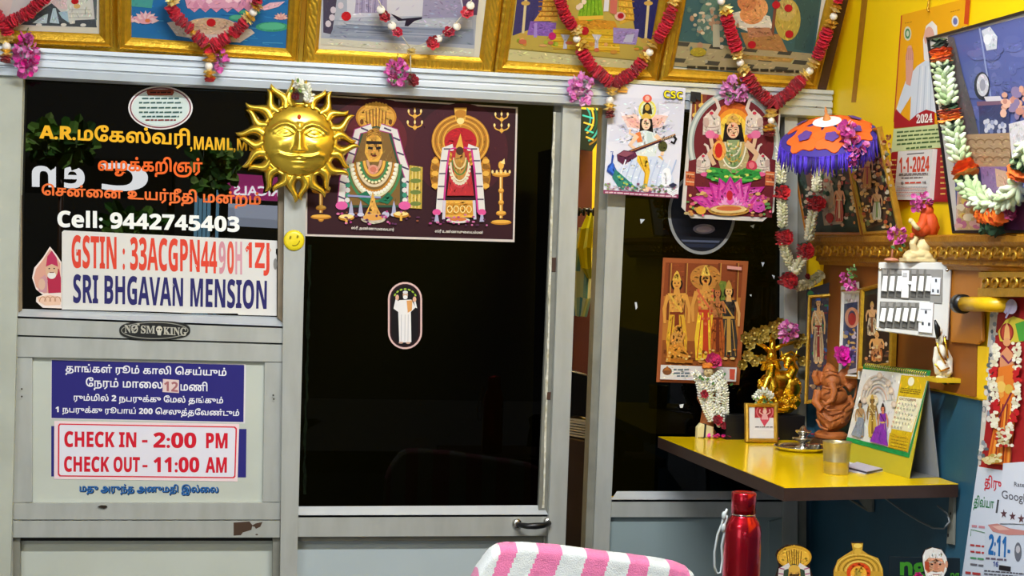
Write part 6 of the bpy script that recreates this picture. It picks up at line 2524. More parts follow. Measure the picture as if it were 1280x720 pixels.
SBM = mat('switch_plastic', rough=.35, attr=True)
b = B()
sbq(b, [(622, 305), (1034, 306), (1010, 742), (607, 690)], 0, .022, '#d3d2cc', .002)
b.build('face_plate', SBM, t_sb)
b = B()
w0, w1 = SB.at(1100, 330), SB.at(1100, 412)
b.slab([SB.shift(-.0222).at(*q) for q in ((1102, 334), (1184, 334), (1180, 416), (1099, 408))], -SBn * .05, (.3, .15, .05))
b.build('back_box', WOOD, t_sb)
b = B()
sbq(b, [(636, 338), (985, 345), (982, 530), (632, 508)], .0006, .004, '#6d6a62')
sbq(b, [(628, 525), (930, 535), (926, 700), (622, 672)], .0006, .004, '#6d6a62')
b.build('recess', SBM, t_sb)
rr = random.Random(4)
for k in range(7):
    x = 640 + k * 41
    b = B()
    if k == 3:
        sbq(b, [(752, 350), (795, 352), (790, 508), (748, 505)], .006, .008, '#e9e9e6')
        sbq(b, [(758, 362), (782, 363), (781, 388), (757, 387)], .0075, .002, '#b8b8b8')
        sbq(b, [(786, 410), (808, 412), (806, 432), (785, 430)], .009, .004, '#f4f4f2')
    else:
        sbq(b, [(x + 4, 346), (x + 34, 347), (x + 30, 375), (x + 2, 374)], .0025, .004, '#8d8a84')
        pl1, pl2 = SB.shift(.004), SB.shift(.011)
        A_ = [pl1.at(960 + u / 4.5, 260 + v / 4.5) for u, v in ((x + 8, 382), (x + 34, 383))]
        B_ = [pl2.at(960 + u / 4.5, 260 + v / 4.5) for u, v in ((x + 27, 470), (x - 4, 466))]
        b.slab(A_ + B_, -SBn * .008, rr.choice(('#e6e6e2', '#dcdcd6', '#ececea')), bevel=.001)
        sbq(b, [(x - 2, 470), (x + 27, 473), (x + 26, 505), (x - 4, 500)], .0025, .004, '#54514a')
    b.build('switch', SBM, t_sb)
b = B()
sbq(b, [(915, 345), (984, 348), (978, 540), (910, 534)], .0025, .005, '#8a8882')
sbq(b, [(918, 390), (972, 392), (966, 490), (913, 487)], .006, .006, '#dfe2e6')
for x, y in ((945, 408), (928, 465), (956, 468)):
    sbq(b, [(x - 5, y - 9), (x + 5, y - 9), (x + 5, y + 9), (x - 5, y + 9)], .0066, .001, '#33363c', 0)
b.build('socket', SBM, t_sb)
for k in range(6):
    x = 630 + k * 42
    b = B()
    sbq(b, [(x + 4, 532), (x + 34, 534), (x + 30, 558), (x + 2, 556)], .0025, .004, '#8d8a84')
    pl1, pl2 = SB.shift(.004), SB.shift(.011)
    A_ = [pl1.at(960 + u / 4.5, 260 + v / 4.5) for u, v in ((x + 10, 562), (x + 37, 564))]
    B_ = [pl2.at(960 + u / 4.5, 260 + v / 4.5) for u, v in ((x + 25, 642), (x - 4, 634))]
    b.slab(A_ + B_, -SBn * .008, rr.choice(('#e6e6e2', '#dcdcd6', '#ececea')), bevel=.001)
    sbq(b, [(x - 2, 640), (x + 27, 646), (x + 25, 678), (x - 4, 672)], .0025, .004, '#54514a')
    b.build('switch', SBM, t_sb)
b = B()
sbq(b, [(852, 530), (930, 534), (922, 706), (844, 698)], .007, .009, '#e6e8ea')
for x, y in ((888, 585), (870, 650), (906, 654)):
    sbq(b, [(x - 6, y - 9), (x + 6, y - 9), (x + 6, y + 9), (x - 6, y + 9)], .0076, .001, '#33363c', 0)
sbq(b, [(858, 566), (918, 569), (917, 574), (858, 571)], .0076, .001, '#9a9ca0', 0)
b.build('socket', SBM, t_sb)
b = B()
for x, y in ((630, 345), (1008, 348), (612, 684), (995, 724)):
    c = SB.at(960 + x / 4.5, 260 + y / 4.5, .0005)
    b.lathe([(.004, 0), (.0035, .0015), (.0001, .002)], c, 10, axis=SBn)
b.build('screw', STEEL, t_sb)

# ---- saint figure on the switchboard
SY = float(SB.at(1148, 327)[1]) + .022


def fy(px, py, d=0.):
    return front(SY + d).at(px, py)


t = thing('seated_statue', 'small cream seated statue in an orange robe on top of the switchboard', 'statue', org3(fy(1149, 327)))


def c8(x, y, d=0.):
    return fy(960 + x / 4.5, 260 + y / 4.5, d)


b = B()
r8 = 1 / 4.5 / 560
b.ball(c8(845, 262), (84 * r8, .026, 36 * r8), 20, 12)
b.ball(c8(800, 272, -.012), (44 * r8, .016, 26 * r8), 14, 10)
b.ball(c8(890, 272, -.012), (46 * r8, .016, 28 * r8), 14, 10)
b.ball(c8(900, 185, .0), (34 * r8, .018, 34 * r8), 14, 10)
b.tube([c8(825, 240, -.01), c8(812, 200, -.015), c8(830, 165, -.012)], [26 * r8, 20 * r8, 20 * r8], 10)
b.ball(c8(870, 215), (60 * r8, .022, 50 * r8), 16, 10)
b.box(float(c8(765, 0)[0]), float(c8(935, 0)[0]), SY - .026, SY + .02, float(c8(800, 302)[2]), float(c8(800, 282)[2]))
b.build('body', CREAM, t, remesh=.0016, smooth_it=3)
b = B()
b.ball(c8(905, 95), (52 * r8, .024, 78 * r8), 18, 12)
b.ball(c8(865, 120, -.004), (60 * r8, .022, 44 * r8), 16, 10)
b.tube([c8(880, 40), c8(870, 90, -.012), c8(838, 140, -.02)], [26 * r8, 30 * r8, 22 * r8], 10)
b.tube([c8(925, 60), c8(945, 110), c8(925, 160)], [24 * r8, 24 * r8, 20 * r8], 10)
b.ball(c8(895, 15), (38 * r8, .017, 40 * r8), 14, 10)
b.tube([c8(812, 140, -.02), c8(806, 168, -.02)], [14 * r8, 10 * r8], 8)
b.build('robe', mat('orange_cloth', '#d8501a', rough=.65, nscale=40, namt=.2), t, remesh=.0016, smooth_it=2)
b = B()
b.tube([c8(805, 70, -.024), c8(830, 105, -.03), c8(850, 118, -.028)], [12 * r8, 14 * r8, 12 * r8], 10)
b.ball(c8(803, 72, -.024), (14 * r8, .006, 16 * r8), 10, 8)
b.build('forearm', CREAM, t)
c = c8(872, -30)
t2 = thing('flower_bunch', 'pink blossoms crowning the orange-robed statue on the switchboard', 'flowers', org3(c))
b = B()
cluster(b, c8(866, -42, -.010), .026, .014, .015, PINKS, 46, .011)
cluster(b, c8(838, -10, -.014), .012, .01, .012, PINKS, 22, .010)
b.build('blossoms', PETAL, t2)
# pink sprig on its own little stand
t = thing('flower_sprig', 'pink paper blossom on a thin stem standing left of the orange-robed statue', 'flowers', org3(c8(692, 294)))
b = B()
cluster(b, c8(725, 152), .022, .014, .019, PINKS, 60, .010)
for q in ((690, 210), (735, 222), (748, 200)):
    b.petal(c8(*q), (RND.uniform(-1, 1), -.3, -.6), (0, -1, 0), .012, .008, '#3f6a34')
b.build('blossoms', PETAL, t)
b = B()
b.tube([c8(712, 180), c8(702, 220), c8(696, 286)], .0022, 6)
b.lathe([(.0001, -.002), (.017, -.002), (.016, .002), (.006, .005), (.0001, .005)], c8(694, 292), 16)
b.build('stem', mat('salmon_stem', '#c8846a', rough=.5), t)

# white figure on a yellow bracket under the switchboard
BYy = float(side(1.66).at(1178, 470)[1])


def d1(x, y, d=0.):
    return front(BYy + d).at(980 + x / 4.187, 400 + y / 4.187)


r1 = 1 / 4.187 / 585
b = B()
q = [d1(778, 300), d1(905, 262)]
zt = float(d1(840, 300)[2])
b.box(float(d1(770, 300)[0]), 1.70, BYy - .03, BYy + .03, zt - .010, zt)
t = tag(b.build('bracket_shelf', mat('yellow_wood', '#d8b41c', rough=.45, nscale=20, namt=.2), None, (1.69, BYy, zt - .005)), 'small yellow bracket shelf under the switchboard, beside the desk calendar', 'shelf')
b = B()
for x in (840, 880):
    b.tube([d1(x, 306), d1(x, 336)], .006, 8)
b.build('shelf_peg', BLACK, t)
t = thing('white_statue', 'small white and gold draped statue on the yellow bracket shelf', 'statue', org3(d1(830, 300)))
b = B()
b.ball(d1(822, 250), (38 * r1, .018, 52 * r1), 16, 12)
b.ball(d1(818, 170), (28 * r1, .016, 50 * r1), 14, 10)
b.ball(d1(815, 105), (20 * r1, .013, 30 * r1), 12, 10)
b.ball(d1(812, 60), (17 * r1, .011, 22 * r1), 12, 10)
b.tube([d1(840, 150), d1(868, 205), d1(862, 260)], [16 * r1, 18 * r1, 22 * r1], 10)
b.tube([d1(800, 140), d1(792, 210), d1(806, 280)], [14 * r1, 16 * r1, 18 * r1], 10)
b.ball(d1(850, 270), (34 * r1, .016, 30 * r1), 14, 10)
b.tube([d1(826, 298), d1(824, 312)], [34 * r1, 36 * r1], 14)
b.build('body', mat('white_glaze', '#e4e0d0', rough=.4, nscale=50, namt=.2, color2='#c8b060'), t, remesh=.0016, smooth_it=2)
b = B()
for pth in ([(838, 90), (852, 150), (858, 200)], [(800, 120), (812, 170), (846, 230)], [(790, 230), (820, 268), (866, 250)]):
    b.tube([d1(x, y, -.018) for x, y in pth], .0022, 6)
b.build('gold_trim', GOLD, t)
b = B()
b.tube([d1(790, 0, -.02), d1(802, 40, -.02), d1(806, 80, -.016), d1(800, 100, -.014)], [.002, .007, .006, .001], 8)
b.build('black_ribbon', BLACK, t)

# ================================================================== shrine table in the corner
TZ = 1.108
b = B()
top = [(1.236, -.006), (1.252, -.925), (1.690, -.862), (1.690, -.006)]
b.slab([(x, y, TZ - .0015) for x, y in top], (0, 0, -.029), lin('#38231a'))
t_tab = thing('shrine_table', 'yellow-topped corner shrine table with brown edges on wall brackets', 'table', (1.46, -.45, TZ - .03))
o = b.build('edge_board', mat('table_edge', rough=.5, attr=True, nscale=40, namt=.3), t_tab)
b = B()
b.slab([(x + (.0 if x > 1.4 else .001), y, TZ) for x, y in top], (0, 0, -.0018))
b.build('table_top', mat('yellow_laminate', '#f2cc06', rough=.14, nscale=6, namt=.12, color2='#e0b400', spec=.55), t_tab)


def strap(path, w):
    bb = B()
    P = [Vector(p) for p in path]
    for i in range(len(P) - 1):
        bb.tube([P[i], P[i + 1]], w, 6)
    return bb


bs = B()
pw = side(1.692)
tri = [pw.at(*q) for q in ((1080, 613), (1090, 613), (1090, 640), (1085, 640), (1071, 622))]
bs.slab(tri, (.006, 0, 0))
bs.tube([pw.at(1046, 614), pw.at(1084, 638)], .0028, 8)
bs.build('bracket', ALUD, t_tab)
bs = B()
bs.slab([pw.at(*q) for q in ((1187, 612), (1192.5, 612), (1191, 681), (1183, 680))], (.006, 0, 0), bevel=.001)
bs.build('bracket', ALUD, t_tab)
bs = B()
for q in ((1189, 618), (1188, 642), (1185, 669)):
    c = side(1.6915).at(*q)
    bs.lathe([(.004, 0), (.003, .001), (.0001, .0012)], c, 10, axis=(-1, 0, 0))
bs.build('bracket_screw', BLACK, t_tab)
b = B()
pw = side(1.682)
b.tube([pw.at(*q) for q in ((1091, 612), (1108, 624), (1130, 640), (1150, 652), (1166, 660), (1180, 661), (1187, 652), (1184, 642), (1172, 632))], .0022, 6)
tag(b.build('loose_cable', mat('grey_cable', '#8a8f90', rough=.5), None, org3(pw.at(1130, 640))), 'loose grey cable drooping under the shrine table', 'cable')


def tz(px, py, z=TZ):
    return atz(px, py, z)


def base_y(px, py):
    return float(atz(px, py, TZ)[1])


# black boxes at the back of the table
b = B()
bx0, bx1 = float(front(-.062).at(908, 530)[0]), float(front(-.062).at(1006, 530)[0])
b.box(bx0, bx1, -.062, -.012, TZ, TZ + .066)
b.box(bx0 + .01, bx0 + .11, -.0625, -.060, TZ + .036, TZ + .046)
t = tag(b.build('set_top_box', BLACK, None, ((bx0 + bx1) / 2, -.043, TZ)), 'flat black box at the back of the shrine table under the golden tree figure', 'box')
b = B()
q0 = atz(978, 541, TZ)
b.box(float(q0[0]), float(q0[0]) + .07, float(q0[1]) - .0, float(q0[1]) + .03, TZ, TZ + .030)
o = b.build('small_device', BLACK, None, (float(q0[0]) + .03, float(q0[1]) + .015, TZ))
tag(o, 'small black device with pale grey reflection painted on top, on the table beside the terracotta carving', 'device')
b = B()
b.box(float(q0[0]) + .004, float(q0[0]) + .064, float(q0[1]) + .003, float(q0[1]) + .026, TZ + .030, TZ + .0312)
b.build('top_reflection', mat('reflection_grey', '#6f7788', rough=.2), o)  # grey plate stands for the reflection on the black top

# ---- golden cowherd under a tree
KY = -.037


def c6(x, y, d=0.):
    return front(KY + d).at(800 + x / 4.5, 380 + y / 4.5)


r6 = 1 / 4.5 / 481
t = thing('golden_tree_figure', 'shiny golden cowherd figurine under a rosette tree on the shrine table', 'figurine', (float(c6(790, 0)[0]), KY, TZ + .0665))
b = B()
KB = TZ + .067
cx_ = float(c6(780, 0)[0])
b.ball((cx_, KY, KB + .010), (.052, .021, .0105), 22, 10)
b.ball(c6(775, 500), (.060, .026, .036), 20, 14)
b.ball(c6(780, 566), (.054, .024, .026), 18, 12)
b.ball(c6(690, 540, -.010), (.022, .016, .022), 12, 10)
b.ball(c6(860, 545, -.010), (.024, .016, .022), 12, 10)
b.ball(c6(770, 440, -.006), (.050, .024, .034), 16, 12)
b.ball(c6(720, 470, -.012), (.032, .020, .030), 16, 12)
b.ball(c6(850, 470, -.012), (.030, .020, .034), 16, 12)
# cow: body, neck, head, ears and horns
b.ball(c6(800, 420, -.004), (.042, .022, .024), 18, 12)
b.tube([c6(840, 410, -.012), c6(866, 360, -.018), c6(850, 330, -.022)], [.016, .014, .012], 12)
b.ball(c6(838, 318, -.026), (.016, .014, .017), 14, 10)
b.ball(c6(826, 345, -.032), (.010, .010, .010), 12, 8)
for sg in (-1, 1):
    b.tube([c6(838 + sg * 22, 300, -.024), c6(838 + sg * 40, 285, -.022), c6(838 + sg * 44, 262, -.022)], [.005, .004, .0015], 8)
    b.ball(c6(838 + sg * 36, 312, -.022), (.009, .004, .005), 10, 6)
for x in (760, 800, 850):
    b.tube([c6(x, 430, -.014), c6(x - 4, 500, -.018), c6(x, 545, -.018)], [.010, .008, .008], 10)
# cowherd: crossed legs, torso, arms with a flute, crowned head
b.tube([c6(720, 420, -.018), c6(700, 470, -.026), c6(716, 540, -.022)], [.014, .012, .009], 12)
b.tube([c6(740, 420, -.018), c6(752, 470, -.028), c6(728, 530, -.026)], [.014, .011, .008], 12)
b.tube([c6(730, 430, -.016), c6(736, 380, -.018), c6(738, 340, -.018), c6(738, 318, -.018)], [.016, .014, .017, .008], 12)
b.ball(c6(738, 294, -.020), (.0125, .0125, .0155), 14, 10)
b.tube([c6(738, 282, -.018), c6(738, 250, -.016)], [.011, .003], 10)
b.tube([c6(718, 345, -.020), c6(690, 365, -.030), c6(706, 320, -.038)], [.008, .007, .005], 10)
b.tube([c6(758, 345, -.020), c6(784, 360, -.030), c6(770, 318, -.038)], [.008, .007, .005], 10)
b.tube([c6(670, 330, -.040), c6(800, 312, -.040)], .0035, 8)
b.build('body', GOLD, t, remesh=.0018, smooth_it=2)
b = B()
for pth, rr_ in (([(770, 470), (760, 380), (748, 300), (742, 240), (750, 190)], [.014, .012, .011, .010, .006]),
                 ([(748, 290), (700, 240), (640, 210), (590, 200)], [.008, .007, .005, .004]), ([(745, 240), (730, 190), (760, 150), (780, 120)], [.007, .006, .005, .003]),
                 ([(748, 260), (800, 230), (870, 215), (940, 190)], [.008, .006, .005, .003]), ([(745, 310), (680, 300), (620, 290), (570, 330)], [.007, .006, .005, .003]),
                 ([(790, 300), (850, 270), (900, 300)], [.006, .005, .004])):
    b.tube([c6(x, y, .010) for x, y in pth], rr_, 8)
b.build('tree', GOLD, t)
b = B()
LEAFG = ['#cdb45a', '#b99c3e', '#dcc878', '#a88c34']
for k, (x, y, s) in enumerate(((590, 190, 44), (640, 165, 44), (615, 225, 40), (690, 150, 42), (740, 130, 44), (600, 290, 42), (570, 340, 38), (640, 320, 40), (680, 310, 34), (700, 190, 34),
                               (780, 110, 44), (900, 195, 40), (950, 185, 36), (880, 225, 34), (910, 320, 36), (940, 330, 26), (850, 170, 34), (930, 215, 26), (760, 170, 34), (665, 200, 34))):
    c = c6(x, y, .004 - .01 * (k % 2))
    R = s * r6
    for L in range(3):
        for q in range(7 - L):
            th = 2 * PI * q / (7 - L) + L * .5 + k
            d = Vector((math.cos(th), -.25 - .35 * L, math.sin(th)))
            b.petal(c, d, (0, -1, 0), R * (1 - L * .28), R * .8 * (1 - L * .2), lin(RND.choice(LEAFG)), .35)
    b.ball(Vector(c) + Vector((0, -.006, 0)), R * .2, 8, 6, '#d8c070')
b.build('rosette_leaves', mat('dull_foil', rough=.42, metal=.7, attr=True), t)
for lo, hi in ((670, 765), (785, 905)):              # scrollwork either side of the base
    b = B()
    for k in range(30):
        x, y = RND.uniform(lo, hi), RND.uniform(430, 600)
        c = Vector(c6(x, y, -.024))
        r = RND.uniform(.004, .008)
        ph = RND.uniform(0, 6)
        b.tube([c + Vector((r * (1 - q / 9) * math.cos(ph + q * .8), -.002 * q / 9, r * (1 - q / 9) * math.sin(ph + q * .8))) for q in range(8)], .0022, 6)
    b.build('scrollwork', GOLD, t)
c = c6(835, 155, -.030)
t2 = thing('flower_bunch', 'pink bougainvillea bunch on top of the golden tree figurine', 'flowers', org3(c))
b = B()
cluster(b, c, .027, .016, .027, ['#e486c4', '#d05aa8', '#f0a8d8', '#c0489a'], 80, .013)
b.build('blossoms', PETAL, t2)

# ---- small white-garlanded figurine on the left
FB = atz(891, 546, TZ)
FY = float(FB[1])


def f6(x, y, d=0.):
    return front(FY + d).at(800 + x / 4.5, 380 + y / 4.5)


t = thing('garlanded_figurine', 'small turbaned figurine nearly hidden in a white jasmine garland, left end of the shrine table', 'figurine', (float(f6(400, 0)[0]), FY, TZ))
FR = 1 / 4.5 / 483
b = B()
zb = TZ + .001
cxx = float(f6(395, 0)[0])
b.lathe([(.0001, 0), (.028, 0), (.029, .012), (.024, .02), (.0001, .022)], (cxx, FY, zb), 20)
b.tube([(cxx, FY, zb + .015), f6(390, 600), f6(385, 530), f6(388, 460), f6(390, 410)], [.020, .020, .021, .019, .010], 14)
b.tube([f6(345, 470), f6(335, 530, -.004), f6(362, 580, -.010)], [.008, .008, .007], 10)
b.tube([f6(430, 450), f6(460, 520, -.004), f6(430, 580, -.012)], [.010, .011, .009], 10)
b.build('body', TERRA, t, remesh=.0018, smooth_it=2)
b = B()
b.ball(f6(385, 380, -.010), (.0135, .013, .0155), 16, 12, '#d6bd86')
b.ball(f6(385, 386, -.0235), (.003, .004, .004), 8, 6, '#d6bd86')
b.ball(f6(368, 382, -.010), (.003, .003, .005), 8, 6, '#d6bd86')
b.ball(f6(402, 382, -.010), (.003, .003, .005), 8, 6, '#d6bd86')
for sx in (377, 393):
    b.ball(f6(sx, 377, -.0225), (.002, .0012, .0014), 8, 6, '#20140e')
b.ball(f6(385, 394, -.0225), (.0035, .0012, .001), 8, 6, '#7a2a1a')
b.build('head', mat('painted_clay', rough=.5, attr=True), t)
b = B()
for k in range(3):
    b.tube([f6(385 + 29 * math.cos(th), 357 - k * 8 + 4 * math.sin(th), -.010 + .014 * math.sin(th)) for th in np.linspace(0, 2 * PI, 17)], .0045 - k * .0006, 8, caps=False)
b.ball(f6(385, 345, -.008), (.013, .012, .008), 12, 8)
b.build('turban', mat('orange_turban', '#d87a1e', rough=.7), t)
t2 = thing('garland', 'short white jasmine garland with dark roses wrapped round the turbaned figurine', 'garland', org3(f6(400, 520, -.035)))
b = B()
for pth in ([(312, 392), (345, 425), (400, 432), (440, 400), (468, 380)], [(320, 415), (360, 450), (420, 450), (470, 410)], [(335, 440), (385, 480), (440, 470), (480, 430)],
            [(345, 450), (360, 500), (372, 550), (400, 590)], [(385, 480), (400, 520), (395, 560), (425, 590)], [(440, 470), (445, 520), (430, 570), (450, 610)], [(470, 440), (480, 500), (478, 560), (480, 620)], [(395, 560), (420, 600), (450, 640)], [(400, 590), (430, 640), (452, 690)], [(480, 620), (486, 660), (484, 700)], [(335, 440), (345, 520), (375, 600), (405, 660)]):
    buds(b, [f6(x, y, -.036) for x, y in pth], .0125, step=.0055, k=6)
b.build('jasmine', PETAL, t2)
for x, y, r in ((360, 507, .0125), (432, 652, .016), (470, 684, .012)):
    b = B()
    bloom(b, f6(x, y, -.050), r, ['#7a0e1c', '#98142a', '#b41c30'], layers=3)
    b.build('rose', PETAL, t2)
b = B()
for x, y in ((345, 400), (390, 415), (340, 412), (420, 440), (505, 460), (480, 385)):
    b.petal(f6(x, y, -.052), (RND.uniform(-1, 1), -.2, RND.uniform(-1, .4)), (0, -1, 0), .013, .008, '#4a7a3a')
b.build('leaf', PETAL, t2)
c = f6(412, 325, -.012)
t3 = thing('flower', 'crimson pink flower on the head of the turbaned figurine', 'flower', org3(c))
b = B()
bloom(b, c, .026, ['#c81f5e', '#b0174e', '#d83a72', '#98104a'], face=(-.1, -.8, .4), layers=3, n=8)
b.build('petals', PETAL, t3)
b = B()
b.tube([c, Vector(c) + Vector((0, .006, -.012))], .0015, 6)
b.build('stem', mat('green_stem', '#4f7a34', rough=.6), t3)
# folded cream packet
pk = atz(881, 547, TZ)
b = B()
x0 = float(pk[0]) - .024
y0 = float(pk[1]) - .010
b.slab([(x0, y0, TZ), (x0 + .046, y0, TZ), (x0 + .046, y0, TZ + .030), (x0 + .010, y0, TZ + .040), (x0, y0, TZ + .028)], (0, .02, 0), lin('#d8cc98'), bevel=.003)
b.slab([(x0 + .017, y0 - .0015, TZ), (x0 + .022, y0 - .0015, TZ), (x0 + .024, y0 - .0015, TZ + .038), (x0 + .019, y0 - .0015, TZ + .039)], (0, .0225, 0), lin('#1c1812'))
tag(b.build('cream_packet', mat('packet', rough=.6, attr=True), None, (x0 + .023, y0 + .01, TZ)), 'cream packet with a dark band at the foot of the turbaned figurine', 'packet')
# loose petals
for lab, px, py, n, sp, cols in (('magenta petals scattered in front of the turbaned figurine', 900, 548, 26, .020, MAG), ('pink petals scattered at the foot of the small framed picture', 955, 550, 18, .018, ['#e0589a', '#d0407e']),
                                 ('red-pink petals scattered behind the steel plate', 990, 546, 18, .024, ['#b82848', '#d04a6a', '#8a1a34'])):
    c = atz(px, py, TZ)
    b = B()
    for k in range(n):
        p = Vector(c) + Vector((RND.gauss(0, sp), RND.gauss(0, .010) - .012, .001 + RND.uniform(0, .006)))
        b.petal(p, (RND.uniform(-1, 1), RND.uniform(-1, 1), .1), (0, 0, 1), .014, .010, lin(RND.choice(cols)), .25)
    o = tag(b.build('loose_petals', PETAL, None, org3(c)), lab, 'petals')
    o['kind'] = 'stuff'

# ---- small framed picture with a jasmine tuft
PFb = atz(953, 553.5, TZ)
PFy = float(PFb[1])
tl = math.radians(8)
PF = Plane(PFb, (0, -math.cos(tl), math.sin(tl)))
BL, BR = PF.at(932, 551.5), PF.at(972.5, 554)
BL[2] = BR[2] = TZ + .001
t = thing('photo_frame', 'tiny gold-framed red deity print with white mount standing on the shrine table', 'picture', org3((BL + BR) / 2))
fr, inn = frame_mesh(PF, BL, BR, .105, [(0, 0, 0), (.001, .004, 0), (.005, .006, 0), (.010, .002, 0), (.011, -.001, 0)], .008, [OLDGOLD], t)
a = Art(PF.shift(-.002), lift=.0003)
wslab(a, [p - PF.n * .001 for p in inn], '#d9d6d4', .002)
a.crop((800, 380), 4.5)
a.poly([(646, 562), (756, 562), (752, 640), (700, 640), (645, 640)], '#9c2a30')
a.ring(702, 605, 46, 42, 7, '#c8646a', 20)
a.poly([(676, 650), (700, 600), (728, 650), (700, 690)], '#c8485a')
a.ell(702, 605, 12, 14, '#dcb0a0', 12)
a.poly([(692, 592), (702, 574), (712, 592)], '#d8b060')
a.poly([(690, 618), (714, 618), (722, 650), (682, 650)], '#d8a0a0')
for sg in (-1, 1):
    a.line([(702 + sg * 12, 622), (702 + sg * 30, 610), (702 + sg * 26, 592)], 6, '#dcb0a0')
a.scribble(648, 750, 692, 7, '#4a3a3a', 2)
a.poly([(642, 700), (756, 702), (755, 712), (641, 710)], '#e6e4e2')
a.build('picture_print', GLAZED, t)
b = B()
b.slab([PF.at(945, 540, -.010), PF.at(960, 540, -.010), PF.at(958, 510, -.010), PF.at(947, 510, -.010)], (0, .012, 0))
b.build('back_strut', BLACK, t)
c = PF.at(954, 494, .006)
t2 = thing('flower_tuft', 'white jasmine tuft with green leaves on the tiny framed picture', 'flowers', org3(c))
b = B()
buds(b, [PF.at(x, y, .008) for x, y in ((945, 496), (952, 488), (958, 490), (966, 497))], .013, step=.006, k=6)
b.build('jasmine', PETAL, t2)
b = B()
for k in range(12):
    b.petal(PF.at(RND.uniform(942, 966), RND.uniform(496, 503), .012), (RND.uniform(-1, 1), -.4, RND.uniform(-.8, .4)), (0, -1, 0), .012, .006, RND.choice(('#3f6a2e', '#6a944a', '#8aa868')))
b.build('leaf', PETAL, t2)

# ---- terracotta elephant-headed carving
GY = -.23


def g1(x, y, d=0.):
    return front(GY + d).at(980 + x / 4.187, 400 + y / 4.187)


rg = 1 / 4.187 / (2000 / (4.2 + GY))
b = B()
b.box(float(g1(185, 0)[0]), float(g1(350, 0)[0]), GY - .035, GY + .035, TZ, TZ + .026)
tag(b.build('plinth', DWOOD, None, (float(g1(268, 0)[0]), GY, TZ)), 'low dark plinth under the terracotta carving on the shrine table', 'plinth')
t = thing('terracotta_carving', 'terracotta carving of a seated elephant-headed figure on the shrine table', 'carving', (float(g1(265, 0)[0]), GY, TZ + .0265))
b = B()
zc = TZ + .0268
b.lathe([(.0001, 0), (88 * rg, 0), (92 * rg, 22 * rg), (70 * rg, 40 * rg), (.0001, 44 * rg)], (float(g1(268, 0)[0]), GY, zc), 28)
b.ball(g1(262, 480), (100 * rg, .036, 105 * rg), 22, 16)
b.ball(g1(258, 395, -.012), (78 * rg, .034, 62 * rg), 20, 14)
b.tube([g1(200, 500, -.014), g1(250, 540, -.034), g1(320, 520, -.024)], [34 * rg, 36 * rg, 26 * rg], 14)
b.tube([g1(330, 470, -.014), g1(290, 520, -.036), g1(220, 560, -.028)], [34 * rg, 34 * rg, 24 * rg], 14)
b.ball(g1(245, 318, -.016), (54 * rg, .030, 52 * rg), 18, 14)
b.ball(g1(180, 305, -.004), (32 * rg, .008, 44 * rg), 14, 10)
b.ball(g1(315, 300, -.004), (40 * rg, .008, 50 * rg), 14, 10)
b.tube([g1(248, 330, -.040), g1(262, 375, -.050), g1(250, 420, -.052), g1(215, 440, -.048), g1(200, 420, -.044)], [24 * rg, 20 * rg, 17 * rg, 13 * rg, 9 * rg], 12)
b.tube([g1(240, 280, -.012), g1(236, 250, -.010), g1(232, 225, -.010)], [44 * rg, 34 * rg, 10 * rg], 14)
b.tube([g1(270, 345, -.034), g1(292, 362, -.050)], [8 * rg, 4 * rg], 8)
b.tube([g1(330, 360, -.01), g1(368, 330, -.012), g1(365, 270, -.012), g1(335, 240, -.012)], [26 * rg, 24 * rg, 20 * rg, 18 * rg], 12)
b.tube([g1(180, 370, -.01), g1(165, 430, -.016), g1(200, 470, -.030)], [26 * rg, 24 * rg, 20 * rg], 12)
b.tube([g1(330, 400, -.014), g1(355, 450, -.022), g1(310, 480, -.036)], [26 * rg, 22 * rg, 18 * rg], 12)
b.tube([g1(175, 330, -.01), g1(158, 290, -.012), g1(168, 265, -.012)], [20 * rg, 16 * rg, 14 * rg], 10)
b.build('body', TERRA, t, remesh=.0018, smooth_it=1)
b = B()
for pth in ([(180, 430), (230, 470), (300, 470), (350, 430)], [(175, 480), (240, 530), (310, 500)], [(200, 350), (255, 362), (310, 345)], [(352, 260), (385, 330), (372, 400), (350, 440)], [(210, 270), (240, 262), (280, 275)],
            [(300, 540), (340, 520), (350, 480)], [(170, 520), (190, 560), (230, 575)]):
    b.tube([g1(x, y, -.050 if 190 < x < 330 else -.024) for x, y in pth], 6 * rg, 8)
b.build('carved_band', TERRA, t)
c = g1(298, 190, -.016)
t2 = thing('flower', 'bright magenta rose on top of the terracotta carving', 'flower', org3(c))
b = B()
bloom(b, c, .030, ['#e014a8', '#c80e92', '#ee3abc', '#b00a80'], face=(.1, -.9, .35), layers=4, n=8)
b.build('petals', PETAL, t2)
b = B()
b.tube([c, Vector(c) + Vector((0, .004, -.020))], .002, 6)
b.build('stem', mat('green_stem', '#4f7a34', rough=.6), t2)
# pink blooms tucked on the little pictures
for lab, px, py, x_ in (('pink blossom sprig with leaves tucked on the small silver-matted picture', 1063, 348, 1.630),):
    c = side(x_).at(px, py)
    t = thing('flower_bunch', lab, 'flowers', org3(c))
    b = B()
    cluster(b, side(x_).at(1058, 347), .012, .012, .012, PINKS, 18, .013)
    cluster(b, side(x_).at(1064, 358), .012, .010, .010, PINKS, 18, .012)
    b.build('blossoms', PETAL, t)
    b = B()
    for k in range(10):
        b.petal(side(x_).at(1067 + RND.uniform(-5, 6), 340 + RND.uniform(-6, 8)), (RND.uniform(-1, .2), RND.uniform(-1, 1), RND.uniform(-.3, 1)), (-1, 0, 0), .014, .009, RND.choice(('#6a944a', '#4a7434', '#8ab068')))
    b.build('leaf', PETAL, t)

